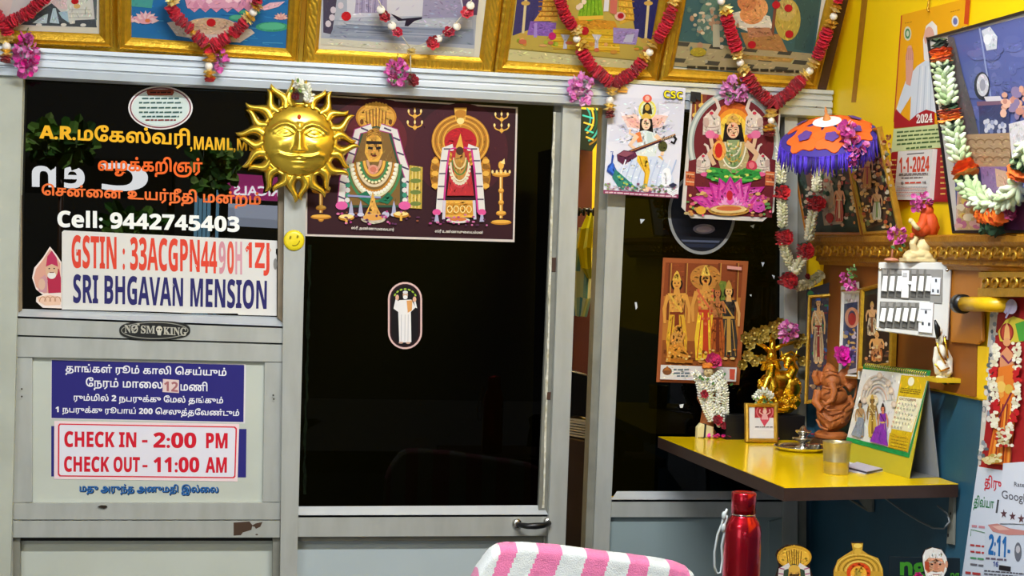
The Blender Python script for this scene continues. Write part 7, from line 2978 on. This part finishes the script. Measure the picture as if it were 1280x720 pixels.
# ---- steel plate with lamp, tumbler, papers
pc = atz(1000, 563, TZ)
t = thing('steel_plate', 'round stainless steel plate on the shrine table', 'plate', org3(pc))
b = B()
b.lathe([(.0001, .002), (.050, .002), (.054, .004), (.064, .012), (.067, .0125), (.068, .011), (.056, .001), (.050, 0), (.0001, 0)], pc, 44)
b.build('dish', STEEL, t)
lc = np.array(pc) + np.array([.012, .012, .002])
t = thing('oil_lamp', 'small tiered steel oil lamp standing on the steel plate', 'lamp', org3(lc))
b = B()
b.lathe([(.0001, 0), (.020, 0), (.022, .004), (.008, .010), (.007, .016), (.024, .024), (.028, .028), (.027, .031), (.012, .030), (.009, .036), (.016, .042), (.021, .046), (.020, .049), (.010, .050), (.006, .058), (.0001, .062)], lc, 32)
b.build('stem_and_cups', STEEL, t)
b = B()
b.lathe([(.0001, 0), (.014, 0), (.016, .008), (.021, .016), (.022, .017), (.020, .0165), (.014, .009), (.0001, .004)], np.array(pc) + np.array([.034, -.020, .0022]), 28)
tag(b.build('steel_cup', STEEL, None, org3(np.array(pc) + np.array([.034, -.020, .002]))), 'small low steel cup on the plate beside the tumbler', 'cup')
tc_ = atz(1045, 592, TZ)
RT = 19.0 / (2000 / (4.2 + float(tc_[1])))
HT = 43.0 / (2000 / (4.2 + float(tc_[1])))
b = B()
b.lathe([(.0001, .003), (RT * .80, .0025), (RT * .82, 0), (RT * .84, .002), (RT * .86, .010), (RT * .90, HT * .38), (RT * .915, HT * .385), (RT * .905, HT * .40), (RT * .97, HT * .93), (RT * 1.02, HT * .985), (RT * 1.02, HT), (RT * .98, HT),
         (RT * .94, HT * .92), (RT * .82, .006), (.0001, .005)], tc_, 44)
tag(b.build('tumbler', mat('brushed_steel', '#bdb28a', rough=.36, metal=.9, bump=.15, bscale=30, stretch=(1, 1, 20)), None, org3(tc_)), 'stainless steel tumbler at the front of the shrine table', 'tumbler')
b = B()
pp_ = [atz(*q, TZ + .002) for q in ((1030, 584), (1082, 592), (1106, 588), (1082, 576), (1040, 574))]
b.slab(pp_, (0, 0, -.0015), lin('#d8dae6'))
tag(b.build('folded_paper', mat('paper_print', rough=.5, attr=True), None, org3(sum(pp_) / 5)), 'pale folded paper lying behind the steel tumbler', 'paper')
b = B()
pp_ = [atz(*q, TZ + .006) for q in ((1056, 583), (1084, 590), (1104, 586), (1080, 575))]
b.slab(pp_, (0, 0, -.0038), lin('#332f48'))
b.slab([p + np.array([0, 0, .0012]) for p in pp_], (0, 0, -.0011), lin('#b9b4cc'))
tag(b.build('booklet', mat('paper_print', rough=.5, attr=True), None, org3(sum(pp_) / 4)), 'dark-edged booklet lying on the folded paper by the desk calendar', 'booklet')

# ---- desk calendar
FL, FR_, BRr = atz(1060, 578, TZ), atz(1136, 598, TZ), atz(1182, 597, TZ)
BRr[0] = min(BRr[0], 1.690)
BLr = FL + (BRr - FR_)
BLr[0] = min(BLr[0], 1.690)
mid = (FR_ + BRr) / 2
# ridge height so that its right end meets the photographed apex
best = min(np.linspace(.15, .35, 201), key=lambda h: abs(((CM.T @ (mid + np.array([0, 0, h]) - CAM))[1] / (CM.T @ (mid + np.array([0, 0, h]) - CAM))[2] * FPX + 360) - 467))
RR = mid + np.array([0, 0, best])
RL = (FL + BLr) / 2 + np.array([0, 0, best])
t = thing('desk_calendar', 'green-edged tent desk calendar with a temple print, front right of the shrine table', 'calendar', org3((FL + FR_ + BRr + BLr) / 4))
nf = np.cross(FR_ - FL, RL - FL)
nf = nf / np.linalg.norm(nf)
if nf @ (CAM - FL) < 0:
    nf = -nf
b = B()
e3 = np.array([0, 0, .0006])
b.slab([FL + e3, FR_ + e3, RR, RL], -nf * .0022, lin('#b3a62a'))
nb = np.cross(BLr - BRr, RR - BRr)
nb = nb / np.linalg.norm(nb)
if nb @ (BRr - FR_) < 0:
    nb = -nb
b.slab([BRr + e3, BLr + e3, RL, RR], -nb * .0022, lin('#8d9094'))
b.slab([FR_ * .98 + BRr * .02 + e3 * 2, BRr + e3 * 2, BLr + e3 * 2, FL * .98 + BLr * .02 + e3 * 2], (0, 0, -.0006), lin('#6a6a68'))
b.build('card_stand', PRINT, t)
CP = Plane(FL, nf, RL - FL)
a = Art(CP.shift(.001), lift=.0003, step=.000026).crop((980, 400), 4.187)
a.tex = .12
a.slab([(425, 232), (768, 266), (655, 722), (325, 632)], '#d4d2c4', .001)
a.poly([(418, 230), (770, 264), (757, 292), (412, 256)], '#1e7a3c')
a.poly([(757, 292), (768, 268), (655, 722), (645, 712)], '#1e7a3c')
a.poly([(332, 612), (648, 694), (654, 722), (322, 634)], '#1f8a44')
a.poly([(412, 256), (612, 286), (540, 664), (332, 612)], '#d6d3cc')
a.poly([(614, 288), (752, 300), (646, 692), (545, 668)], '#c8a81a')
a.poly([(600, 398), (722, 412), (668, 588), (560, 568)], '#ddd8b8')
a.ell(665, 322, 16, 24, '#e0dcc0', 16, .2)
for k in range(3):
    a.scribble(612 - k * 3, 716 - k * 3, 356 + k * 10, 6, '#6a5410', k, .12)
a.text('OCTOBER', [(606, 405), (694, 416), (690, 428), (602, 417)], '#8a5a3a', .01)
for r_ in range(6):
    for k in range(6):
        x, y = 604 - r_ * 8 + k * 16, 436 + r_ * 24 + k * 2.6
        if r_ == 5 and k > 3:
            continue
        a.ell(x, y, 4.2, 5.5, ('#7a7a70', '#b04a3a')[k == 0], 7)
        a.ell(x, y, 2, 3, '#ddd8b8', 7)
a.poly([(552, 590), (664, 618), (648, 688), (545, 664)], '#bf9d18')
for k in range(4):
    a.scribble(558, 650 - k * 3, 606 + k * 17, 5, '#7a6410', k + 9, .2)
# temple arch with three figures
for k in range(5):
    a.arc(490, 430, 88 - k * 14, 140 - k * 20, PI * 1.02, PI * 1.96, 7, ('#c9b8a8', '#b8aca4', '#cfc4b4', '#c8a894', '#bfb6ac')[k], 18)
for x, y in ((430, 350), (560, 370), (500, 290), (450, 330), (545, 330), (420, 420), (575, 440)):
    a.ell(x, y, 15, 18, '#c8b4a0', 10)
    a.ell(x, y, 8, 10, '#d8c8b8', 8)
figure(a, 398, 415, 612, 66, skin='#a8845a', cloth='#7f8694', sash='#c8b06a', crown='#3a2a20')
figure(a, 462, 388, 618, 74, skin='#8a6a34', cloth='#c8a84a', sash='#7a5a1c', crown='#c8a040', halo='#d8c8a4', garland='#d8c48a')
figure(a, 517, 432, 652, 70, skin='#c87a5a', cloth='#7a2a9a', sash='#c8a84a', crown='#2a1c18', bare=False)
a.poly([(478, 560), (520, 540), (545, 660), (450, 636)], '#7d2f9c')
a.poly([(350, 600), (392, 505), (418, 520), (400, 618)], '#858c98')
a.build('calendar_sheet', PRINT, t)
b = B()
for k in range(30):
    u = (k + .5) / 30
    c = RL * (1 - u) + RR * u
    ax = (RR - RL) / np.linalg.norm(RR - RL)
    sd = np.cross(ax, [0, 0, 1])
    b.tube([c + (sd * math.cos(th) + np.array([0, 0, 1]) * math.sin(th)) * .006 - np.array([0, 0, .002]) for th in np.linspace(0, 2 * PI, 11)], .0011, 5, caps=False)
b.build('wire_binding', mat('gold_wire', '#c8b04a', rough=.35, metal=.8), t)

# ================================================================== hanging jasmine garland, umbrella and orchids in the corner
t = thing('garland', 'long white jasmine and red rose garland hanging in the corner by the right window', 'garland', org3(front(-.09).at(976, 195)))


def jg(x, y, left=True):
    return front(-.085 if left else -.17).at(x, y)


for left, pts in ((True, [(976.5, 196), (976, 230)]), (True, [(977.5, 252), (978, 285)]), (True, [(980, 307), (985, 325), (994, 341)]), (True, [(999, 357), (1012, 354), (1022, 347), (1029, 341)]),
                  (False, [(1023, 204), (1021, 222), (1020, 240)]), (False, [(1016, 268), (1013, 284), (1010, 301)]), (False, [(1003, 324), (996, 336), (992, 341)])):
    b = B()
    buds(b, [jg(x, y, left) for x, y in pts], .0175, CREAMS, step=.0062, k=6)
    b.build('jasmine_strand', PETAL, t)
for left, x, y, r in ((True, 977, 241, 13), (True, 980, 297, 14), (True, 984.5, 351, 15), (False, 1027, 196, 14), (False, 1019, 255, 14), (False, 1006, 314, 14)):
    b = B()
    c = Vector(jg(x, y, left))
    ruffle_roll(b, [c + Vector((0, 0, .014)), c - Vector((0, 0, .014))], r * PXM * .95, ['#b4101e', '#c81a28', '#980c18'], .005, .3)
    bloom(b, c + Vector((0, -.012, 0)), r * PXM * .8, ['#c0141f', '#a00e1a', '#d42a30'])
    b.build('rose', PETAL, t)
    b = B()
    ruffle_roll(b, [c + Vector((0, 0, .020)), c + Vector((0, 0, .016))], r * PXM * .75, GRN, .004, .4)
    b.build('leaf_band', PETAL, t)
b = B()
bloom(b, jg(1009, 346), .009, ['#7a1020', '#98182a'])
b.build('rose', PETAL, t)
b = B()
b.tube([jg(976.5, 196), jg(975, 180) + np.array([0, .04, 0]), jg(974, 165) + np.array([0, .06, 0])], .0014, 6)
b.tube([jg(1027, 196, False), jg(1029, 180, False), jg(1031, 172, False)], .0014, 6)
b.build('thread', PETAL, t)

UY = -.52


def um(px, py, d=0.):
    return front(UY + d).at(px, py)


uc = um(1036, 172)
ex = np.array(um(1091, 154)) - np.array(um(982, 186))
RU = float(np.linalg.norm(ex)) / 2
ex = ex / np.linalg.norm(ex)
uax = np.array([-ex[2] * 1., -.38, ex[0]])
uax = uax - ex * (uax @ ex)
uax /= np.linalg.norm(uax)
ey = np.cross(uax, ex)
t = thing('temple_umbrella', 'small orange and purple fringed ceremonial umbrella above the leaning pictures', 'umbrella', org3(uc))
b = B()
NRr, NTt = 8, 32


def upt(r, th, dz=0.):
    return uc + (ex * math.cos(th) + ey * math.sin(th)) * RU * r + uax * (RU * .34 * (1 - r * r) + dz)


vs, fs = [], []
for i in range(NRr + 1):
    for k in range(NTt):
        vs.append(upt(max(i / NRr, .001), 2 * PI * k / NTt))
for i in range(NRr):
    for k in range(NTt):
        k2 = (k + 1) % NTt
        fs.append((i * NTt + k, (i + 1) * NTt + k, (i + 1) * NTt + k2, i * NTt + k2))
b.add(vs, fs, '#3a2a8a', True)
b.add([v - uax * .003 for v in vs], [f[::-1] for f in fs], '#2a1c5a', True)
b.build('canopy', mat('purple_cloth', rough=.6, attr=True), t)


def applique(name, r0, th0, s, col, cc, lobes=6):
    bb = B()
    c = upt(r0, th0, .004)
    er = (upt(r0 + .05, th0, .004) - upt(r0 - .05, th0, .004))
    er /= np.linalg.norm(er)
    et = np.cross(uax, er)
    et /= np.linalg.norm(et)
    nn = np.cross(er, et)
    nn = nn if nn @ uax > 0 else -nn
    ring, ring2 = [], []
    M = lobes * 6
    for k in range(M):
        th = 2 * PI * k / M
        rad = s * (1 + .14 * math.cos(lobes * th))
        ring.append(c + (er * math.cos(th) + et * math.sin(th)) * rad + nn * (-.25 * rad * rad / RU))
        ring2.append(ring[-1] - nn * .003)
    bb.add(ring + ring2 + [c + nn * .002], [(k, (k + 1) % M, 2 * M) for k in range(M)] + [(k, M + k, M + (k + 1) % M, (k + 1) % M) for k in range(M)], col)
    ring = [c + (er * math.cos(2 * PI * k / 20) + et * math.sin(2 * PI * k / 20)) * s * .38 * (1 + .12 * math.cos(5 * 2 * PI * k / 20)) + nn * .004 for k in range(20)]
    bb.add(ring + [c + nn * .005], [(k, (k + 1) % 20, 20) for k in range(20)], cc)
    bb.build(name, mat('orange_felt', rough=.65, attr=True), t)


for th, s in ((-2.85, .046), (-1.9, .042), (-.95, .044), (.0, .044), (1.0, .04), (2.1, .04)):
    applique('flower_patch', .62, th, s, '#f0641a', '#5a3a8a')
b = B()
ring = [upt(.30, 2 * PI * k / 20, .006) for k in range(20)]
b.add(ring + [upt(0.001, 0, .010)], [(k, (k + 1) % 20, 20) for k in range(20)], '#e8e4e6')
b.build('white_patch', mat('white_felt', rough=.6, attr=True), t)
b = B()
b.lathe([(.010, 0), (.006, .010), (.0030, .016), (.004, .020), (.002, .030), (.0001, .034)], upt(.001, 0, .008), 14, axis=uax)
b.build('finial', mat('orange_finial', '#d88a4a', rough=.5), t)
b = B()
for k in range(230):
    th = 2 * PI * k / 230
    p = upt(1.0, th)
    L = RND.uniform(.030, .052)
    pur = RND.choice(('#3a20a4', '#4a2cc0', '#2c1478', '#5634c8', '#221058'))
    o_ = (ex * math.cos(th) + ey * math.sin(th)) * RND.uniform(-.004, .006)
    b.tube([p, p + o_ * .5 + np.array([0, 0, -L * .5]), p + o_ + np.array([RND.uniform(-.003, .003), 0, -L])], [.0022, .0020, .0012], 4, pur)
o = b.build('fringe', mat('fringe_thread', rough=.55, attr=True), t)
o['kind'] = 'stuff'
b = B()
b.tube([uc + uax * RU * .33, uc - uax * .035], .004, 8)
b.build('pole', DWOOD, t)
b = B()
c = front(-.62).at(1066, 178)
t = thing('orchid_spray', 'magenta pink orchid spray hanging below the right side of the umbrella', 'flowers', org3(c))
for x, y, rx, rz, n in ((1059, 161, .019, .014, 26), (1062, 172, .016, .016, 26), (1070, 184, .028, .018, 44), (1063, 192, .018, .016, 26), (1062, 202, .012, .012, 18)):
    cluster(b, front(-.62).at(x, y), rx, .014, rz, ['#d0489e', '#b83488', '#e474ba', '#ee9cce', '#a82a7c'], n, .016)
b.build('blossoms', PETAL, t)
b = B()
buds(b, [front(-.62).at(*q) for q in ((1067, 204), (1066, 214))], .010, ['#b8d098', '#d4e0b8', '#98b878'], .006, 5)
b.tube([front(-.62).at(1058, 152), front(-.62).at(1064, 180), front(-.62).at(1066, 214)], .0016, 6, '#6a8a4a')
b.build('green_buds', PETAL, t)

# ================================================================== in front: counter, bottle, standees, chair with towel
CZ = .886
b = B()
b.box(.86, 1.62, -1.50, -1.13, CZ - .03, CZ)
t = thing('front_counter', 'low dark counter in front carrying the red bottle and the cut-out standees', 'counter', (1.24, -1.3, 0))
b.build('counter_top', DWOOD, t)
b = B()
b.box(.88, 1.60, -1.48, -1.15, 0, CZ - .03)
b.build('cabinet_body', mat('counter_body', '#3a3a3c', rough=.5), t)

BY = -1.30
sB = 2000 / (4.2 + BY)
bt = front(BY).at(930, 615)
ztop = float(bt[2])
bx = float(front(BY).at(927.5, 690)[0])
HB = ztop - CZ
t = thing('water_bottle', 'red metallic water bottle with a grey wrist strap in the foreground', 'bottle', (bx, BY, CZ))
rb, rn, rc_ = 24.5 / sB, 15.5 / sB, 16.3 / sB
zcap0 = ztop - 27 / sB
b = B()
zs = ztop - 30 / sB
b.lathe([(.0001, 0), (rb * .94, 0), (rb, .004), (rb, zs - CZ - .040), (rb * .985, zs - CZ - .030), (rb * .93, zs - CZ - .020), (rb * .82, zs - CZ - .011), (rn * 1.04, zs - CZ - .003), (rn, zs - CZ), (.0001, zs - CZ)], (bx, BY, CZ), 48)
REDM = mat('red_metal', '#b40a22', rough=.24, metal=.85, coat=.5)
b.build('body', REDM, t)
b = B()
b.lathe([(rn * .98, 0), (rn * 1.05, .0008), (rn * 1.05, .0028), (rn * .98, .0036)], (bx, BY, zs - .0005), 40)
b.build('neck_ring', STEEL, t)
b = B()
b.lathe([(.0001, zs + .003 - CZ), (rc_, zs + .003 - CZ), (rc_, HB - .0025), (rc_ - .0015, HB - .0004), (rc_ * .86, HB), (rc_ * .84, HB - .001), (.0001, HB - .001)], (bx, BY, CZ), 44)
b.build('cap', REDM, t)
b = B()
sp = [(909, 636), (905, 645), (902, 656), (897, 668), (893, 690), (893, 708), (896, 717), (901, 716), (903, 700), (902, 682), (905, 668), (906, 655), (909, 644)]
b.tube([front(BY - .005).at(x, y) for x, y in sp], .0024, 8)
for q in ((905, 645), (904, 660)):
    b.ball(front(BY - .005).at(*q), (.005, .005, .009), 10, 8)
b.build('wrist_strap', mat('grey_silicone', '#a9b2b4', rough=.4), t)

# cut-out standees
SYf = -1.20


def standee(label, pts, paint, foot_px, plane_y=SYf):
    p = front(plane_y)
    a = Art(p, step=.000026)
    zb_px = 800
    base = p.at(foot_px, 760)
    t = thing('standee', label, 'cut-out', (float(base[0]), plane_y, CZ))
    a.slab(pts, '#2a1c14', .004)
    a.tex = .25
    paint(a)
    a.build('printed_board', PRINT, t)
    bb = B()
    w_ = .03
    zlow = min(float(p.at(*q)[2]) for q in pts)
    bb.box(float(base[0]) - w_, float(base[0]) + w_, plane_y - .02, plane_y + .03, CZ, CZ + .006)
    bb.box(float(base[0]) - .008, float(base[0]) + .008, plane_y + .001, plane_y + .006, CZ + .006, zlow + .05)
    bb.build('foot', BLACK, t)
    return t


def st1(a):                                        # hooded canopy and garlanded mound
    a.crop((800, 520), 3.6)
    a.ell(694, 635, 78, 52, '#c8962e', 26)
    a.ell(694, 638, 68, 44, '#e0ae3e', 24)
    for k in range(7):
        a.line([(660 + k * 11, 600 + abs(k - 3) * 3), (668 + k * 9, 672)], 4, '#7a5a1a')
        a.ell(661 + k * 11, 586 + abs(k - 3) * 3, 6, 7, '#c89a30', 8)
    a.poly([(625, 720), (640, 690), (694, 664), (748, 690), (762, 720), (770, 840), (615, 840)], '#3a4a3a')
    for sg in (-1, 1):
        a.line([(694 + sg * 20, 672), (694 + sg * 58, 690), (694 + sg * 72, 830)], 24, '#d8d4d0')
        for k in range(5):
            a.line([(694 + sg * (44 + k * 5), 690 + k * 22), (694 + sg * (66 + k * 5), 684 + k * 24)], 5, '#a04a7a')
    a.poly([(670, 690), (720, 690), (726, 760), (694, 790), (664, 760)], '#c89a48')
    a.ell(694, 688, 26, 18, '#d8ac4a', 14)
    a.ell(694, 735, 22, 26, '#d8a850', 14)
    a.line([(672, 716), (716, 716)], 8, '#2a1a10')
    for k in range(4):
        a.arc(694, 770 + k * 8, 50 - k * 8, 60, 0, PI, 7, ('#3f7d4c', '#e0d8b8', '#c8a04a', '#c8404a')[k], 14)


def st2(a):                                        # golden arch with a red halo
    a.crop((1000, 560), 4.5)
    a.poly([(290, 536), (355, 536), (350, 575), (385, 600), (440, 620), (466, 680), (470, 760), (480, 900), (185, 900), (190, 690), (212, 630), (255, 600), (298, 575)], '#c79a34')
    for k in range(5):
        a.arc(330, 690, 128 - k * 14, 92 - k * 10, PI * .98, PI * 2.02, 5, ('#e8c45a', '#8a6a1c', '#e0b448', '#7a5a14', '#f0d070')[k], 22)
    a.ell(325, 550, 24, 13, '#e8c860', 14)
    a.ell(325, 582, 20, 18, '#d8ac40', 14)
    a.ell(330, 700, 68, 56, '#d84a1c', 22)
    a.ell(330, 708, 46, 44, '#f0b03a', 20)
    a.poly([(300, 740), (312, 700), (326, 676), (340, 700), (352, 740)], '#b8983a')
    a.ell(326, 762, 26, 28, '#c89a58', 14)
    for sg in (-1, 1):
        a.line([(326 + sg * 30, 730), (326 + sg * 72, 745), (326 + sg * 86, 880)], 26, '#d8d8dc')
    a.poly([(290, 790), (362, 790), (380, 900), (270, 900)], '#b83038')


def st3(a):                                        # white-bearded elder
    a.crop((1000, 560), 4.5)
    a.poly([(690, 608), (705, 575), (745, 560), (795, 572), (822, 612), (830, 650), (824, 690), (808, 720), (790, 800), (720, 800), (706, 716), (692, 650)], '#e6e2dc')
    a.poly([(700, 640), (722, 618), (800, 622), (818, 660), (806, 705), (720, 708), (702, 680)], '#d89a78')
    a.poly([(702, 640), (724, 640), (730, 700), (704, 682)], '#b0492e')
    a.ell(824, 655, 8, 22, '#d8a080', 10)
    a.line([(726, 644), (752, 640)], 5, '#c8c0b8')
    a.line([(776, 640), (802, 646)], 5, '#c8c0b8')
    for x in (742, 788):
        a.ell(x, 655, 7, 5, '#2c1c18', 8)
    a.poly([(758, 650), (772, 650), (778, 688), (754, 686)], '#c88464')
    a.poly([(712, 706), (740, 694), (765, 700), (800, 694), (812, 712), (796, 790), (730, 790)], '#eeeae4')
    a.line([(746, 712), (786, 712)], 5, '#a8604a')
    for k in range(6):
        a.line([(728 + k * 13, 716), (732 + k * 11, 780)], 3, '#cfc8c0')


standee('gold and green cut-out standee of a hooded shrine beside the red bottle',
        [(970, 694), (972, 688), (979, 684), (984, 681), (1000, 681), (1006, 684), (1013, 689), (1015, 697), (1012, 707), (1016, 720), (1018, 752), (966, 752), (970, 720), (974, 708)], st1, 992)
standee('gold arched cut-out standee with red halo, middle of the three standees',
        [(1064, 678), (1079, 678), (1078, 688), (1090, 695), (1099, 702), (1104, 712), (1105, 752), (1040, 752), (1042, 712), (1048, 700), (1057, 694), (1066, 688)], st2, 1072)
standee('cut-out standee of a white-haired bearded elder at the right', [(1153, 695), (1157, 687), (1165, 684), (1177, 686), (1183, 695), (1185, 705), (1183, 714), (1179, 722), (1178, 752), (1158, 752), (1157, 719), (1154, 706)], st3, 1168)
c = front(SYf - .012).at(1147, 722)
t = thing('flower', 'magenta flower beside the white-haired elder standee', 'flower', org3(c))
b = B()
bloom(b, c, .012, MAG, layers=3)
b.build('petals', PETAL, t)
b = B()
b.tube([c, (float(c[0]), float(c[1]) + .002, CZ)], .0015, 6)
b.build('stem', mat('green_stem', '#4f7a34', rough=.6), t)
GBd = front(SYf + .03)
t = thing('name_board', 'dark board with green script letters behind the elder standee', 'board', (float(GBd.at(1150, 740)[0]), SYf + .03, CZ))
a = Art(GBd)
a.slab([(1112, 696), (1200, 698), (1200, 754), (1112, 752)], '#16232b', .004)
a.text('ng', [(1125, 702), (1158, 703), (1158, 728), (1125, 727)], '#3f8a2a', .035)
a.text('ng', [(1188, 716), (1199, 716), (1199, 728), (1188, 728)], '#3f8a2a', .02)
a.build('printed_board', PRINT, t)
b = B()
q = GBd.at(1150, 750)
b.box(float(q[0]) - .04, float(q[0]) + .04, SYf + .025, SYf + .055, CZ, CZ + .006)
b.box(float(q[0]) - .006, float(q[0]) + .006, SYf + .0345, SYf + .039, CZ + .006, CZ + .05)
b.build('foot', BLACK, t)

# ---- chair with a striped towel over its back
HY = -.80
p = front(HY)
t = thing('chair', 'dark office chair whose back is covered by the pink striped towel', 'chair', (float(p.at(735, 700)[0]), HY + .32, 0))
b = B()
outline = [(612, 900), (606, 730), (615, 702), (628, 690), (645, 686), (700, 690), (765, 698), (830, 707), (850, 716), (860, 735), (858, 900)]
b.slab([p.at(*q) for q in outline], (0, .03, 0), bevel=.008)
b.build('backrest', BLACK, t)
xc = float(p.at(735, 800)[0])
b = B()
b.slab([(xc - .25, HY + .07, .46), (xc + .25, HY + .07, .46), (xc + .24, HY + .53, .46), (xc - .24, HY + .53, .46)], (0, 0, -.06), bevel=.012)
b.build('seat', BLACK, t)
b = B()
zlo = float(p.at(735, 895)[2])
b.tube([(xc, HY + .015, zlo + .05), (xc, HY + .02, .40), (xc, HY + .25, .40)], .016, 10)
b.build('back_support', STEEL, t)
b = B()
b.tube([(xc, HY + .3, .40), (xc, HY + .3, .10)], .028, 14)
b.build('column', STEEL, t)
for k in range(5):
    th = 2 * PI * k / 5 + .3
    b = B()
    e = (xc + .27 * math.cos(th), HY + .3 + .27 * math.sin(th), .065)
    b.tube([(xc, HY + .3, .11), e], [.024, .014], 10)
    lg = b.build('leg', BLACK, t)
    b = B()
    b.lathe([(.0001, -.010), (.024, -.010), (.026, 0), (.024, .010), (.0001, .010)], (e[0], e[1], .0262), 16, axis=(math.sin(th), -math.cos(th), 0))
    b.build('caster', BLACK, lg)
# towel: front drape, rounded top, back drape
topL = [(588, 735), (591, 722), (598, 708), (606, 697), (614, 687), (624, 681), (636, 679), (660, 679.5), (700, 682.5), (740, 688), (780, 693), (820, 698), (845, 702.5), (858, 708), (866, 716), (870, 728), (872, 745)]


def interp(L, x):
    for i in range(len(L) - 1):
        if L[i][0] <= x <= L[i + 1][0]:
            u = (x - L[i][0]) / max(L[i + 1][0] - L[i][0], 1e-6)
            return L[i][1] + (L[i + 1][1] - L[i][1]) * u
    return L[-1][1]


bt_ = [(597, '#e97fae'), (624, '#dde3e4'), (646, '#e97fae'), (672, '#dde3e4'), (702, '#e97fae'), (732, '#dde3e4'), (759, '#e97fae'), (785, '#dde3e4'), (809, '#e97fae'), (835, '#dde3e4'), (860, '#e97fae'), (900, '#dde3e4')]
b = B()
NX, NV = 330, 64
grid = []
for i in range(NX + 1):
    x = 588 + (872 - 588) * i / NX
    y = interp(topL, x)
    Pt = p.at(x, y)
    X, Z = float(Pt[0]), float(Pt[2])
    row = []
    for j in range(NV + 1):
        s = j / NV
        if s < .42:
            d = (.42 - s) / .42
            yy, zz = HY - .018 - .004 * d, Z - .018 - d * .30
        elif s < .58:
            th = PI * (s - .42) / .16
            yy, zz = HY + .015 - .034 * math.cos(th), Z - .018 + .018 * math.sin(th)
        else:
            d = (s - .58) / .42
            yy, zz = HY + .050, Z - .018 - d * .25
        nz = noise.noise(Vector((X * 60, zz * 60, yy * 60))) * .0022 + noise.noise(Vector((X * 9, zz * 9, yy * 9))) * .004
        row.append((X + nz * .4, yy - nz, zz + nz * .3))
    grid.append(row)
vs = [q for r_ in grid for q in r_]
for i in range(NX):
    for j in range(NV):
        s = j / NV
        xx = 588 + (872 - 588) * (i + .5) / NX
        # stripes lean a little down the front drape
        shift = 0 if s > .5 else (.42 - min(s, .42)) / .42 * 62
        xq = xx + shift * (.9 - (xx - 588) / 284 * .9 + .35)
        col = next(c for lim, c in bt_ if xq < lim or lim == 900)
        k = i * (NV + 1) + j
        b.add([vs[k], vs[k + 1], vs[k + NV + 2], vs[k + NV + 1]], [(0, 1, 2, 3)], col, True)
o = b.build('towel', mat('terry_cloth', rough=.9, attr=True, bump=1.0, bscale=420, sheen=.3, spec=.1), None, org3(p.at(735, 760)))
m_ = o.modifiers.new('weld', 'WELD')
m_.merge_threshold = .0001
tag(o, 'white terry towel with pink stripes draped over the chair back', 'towel')
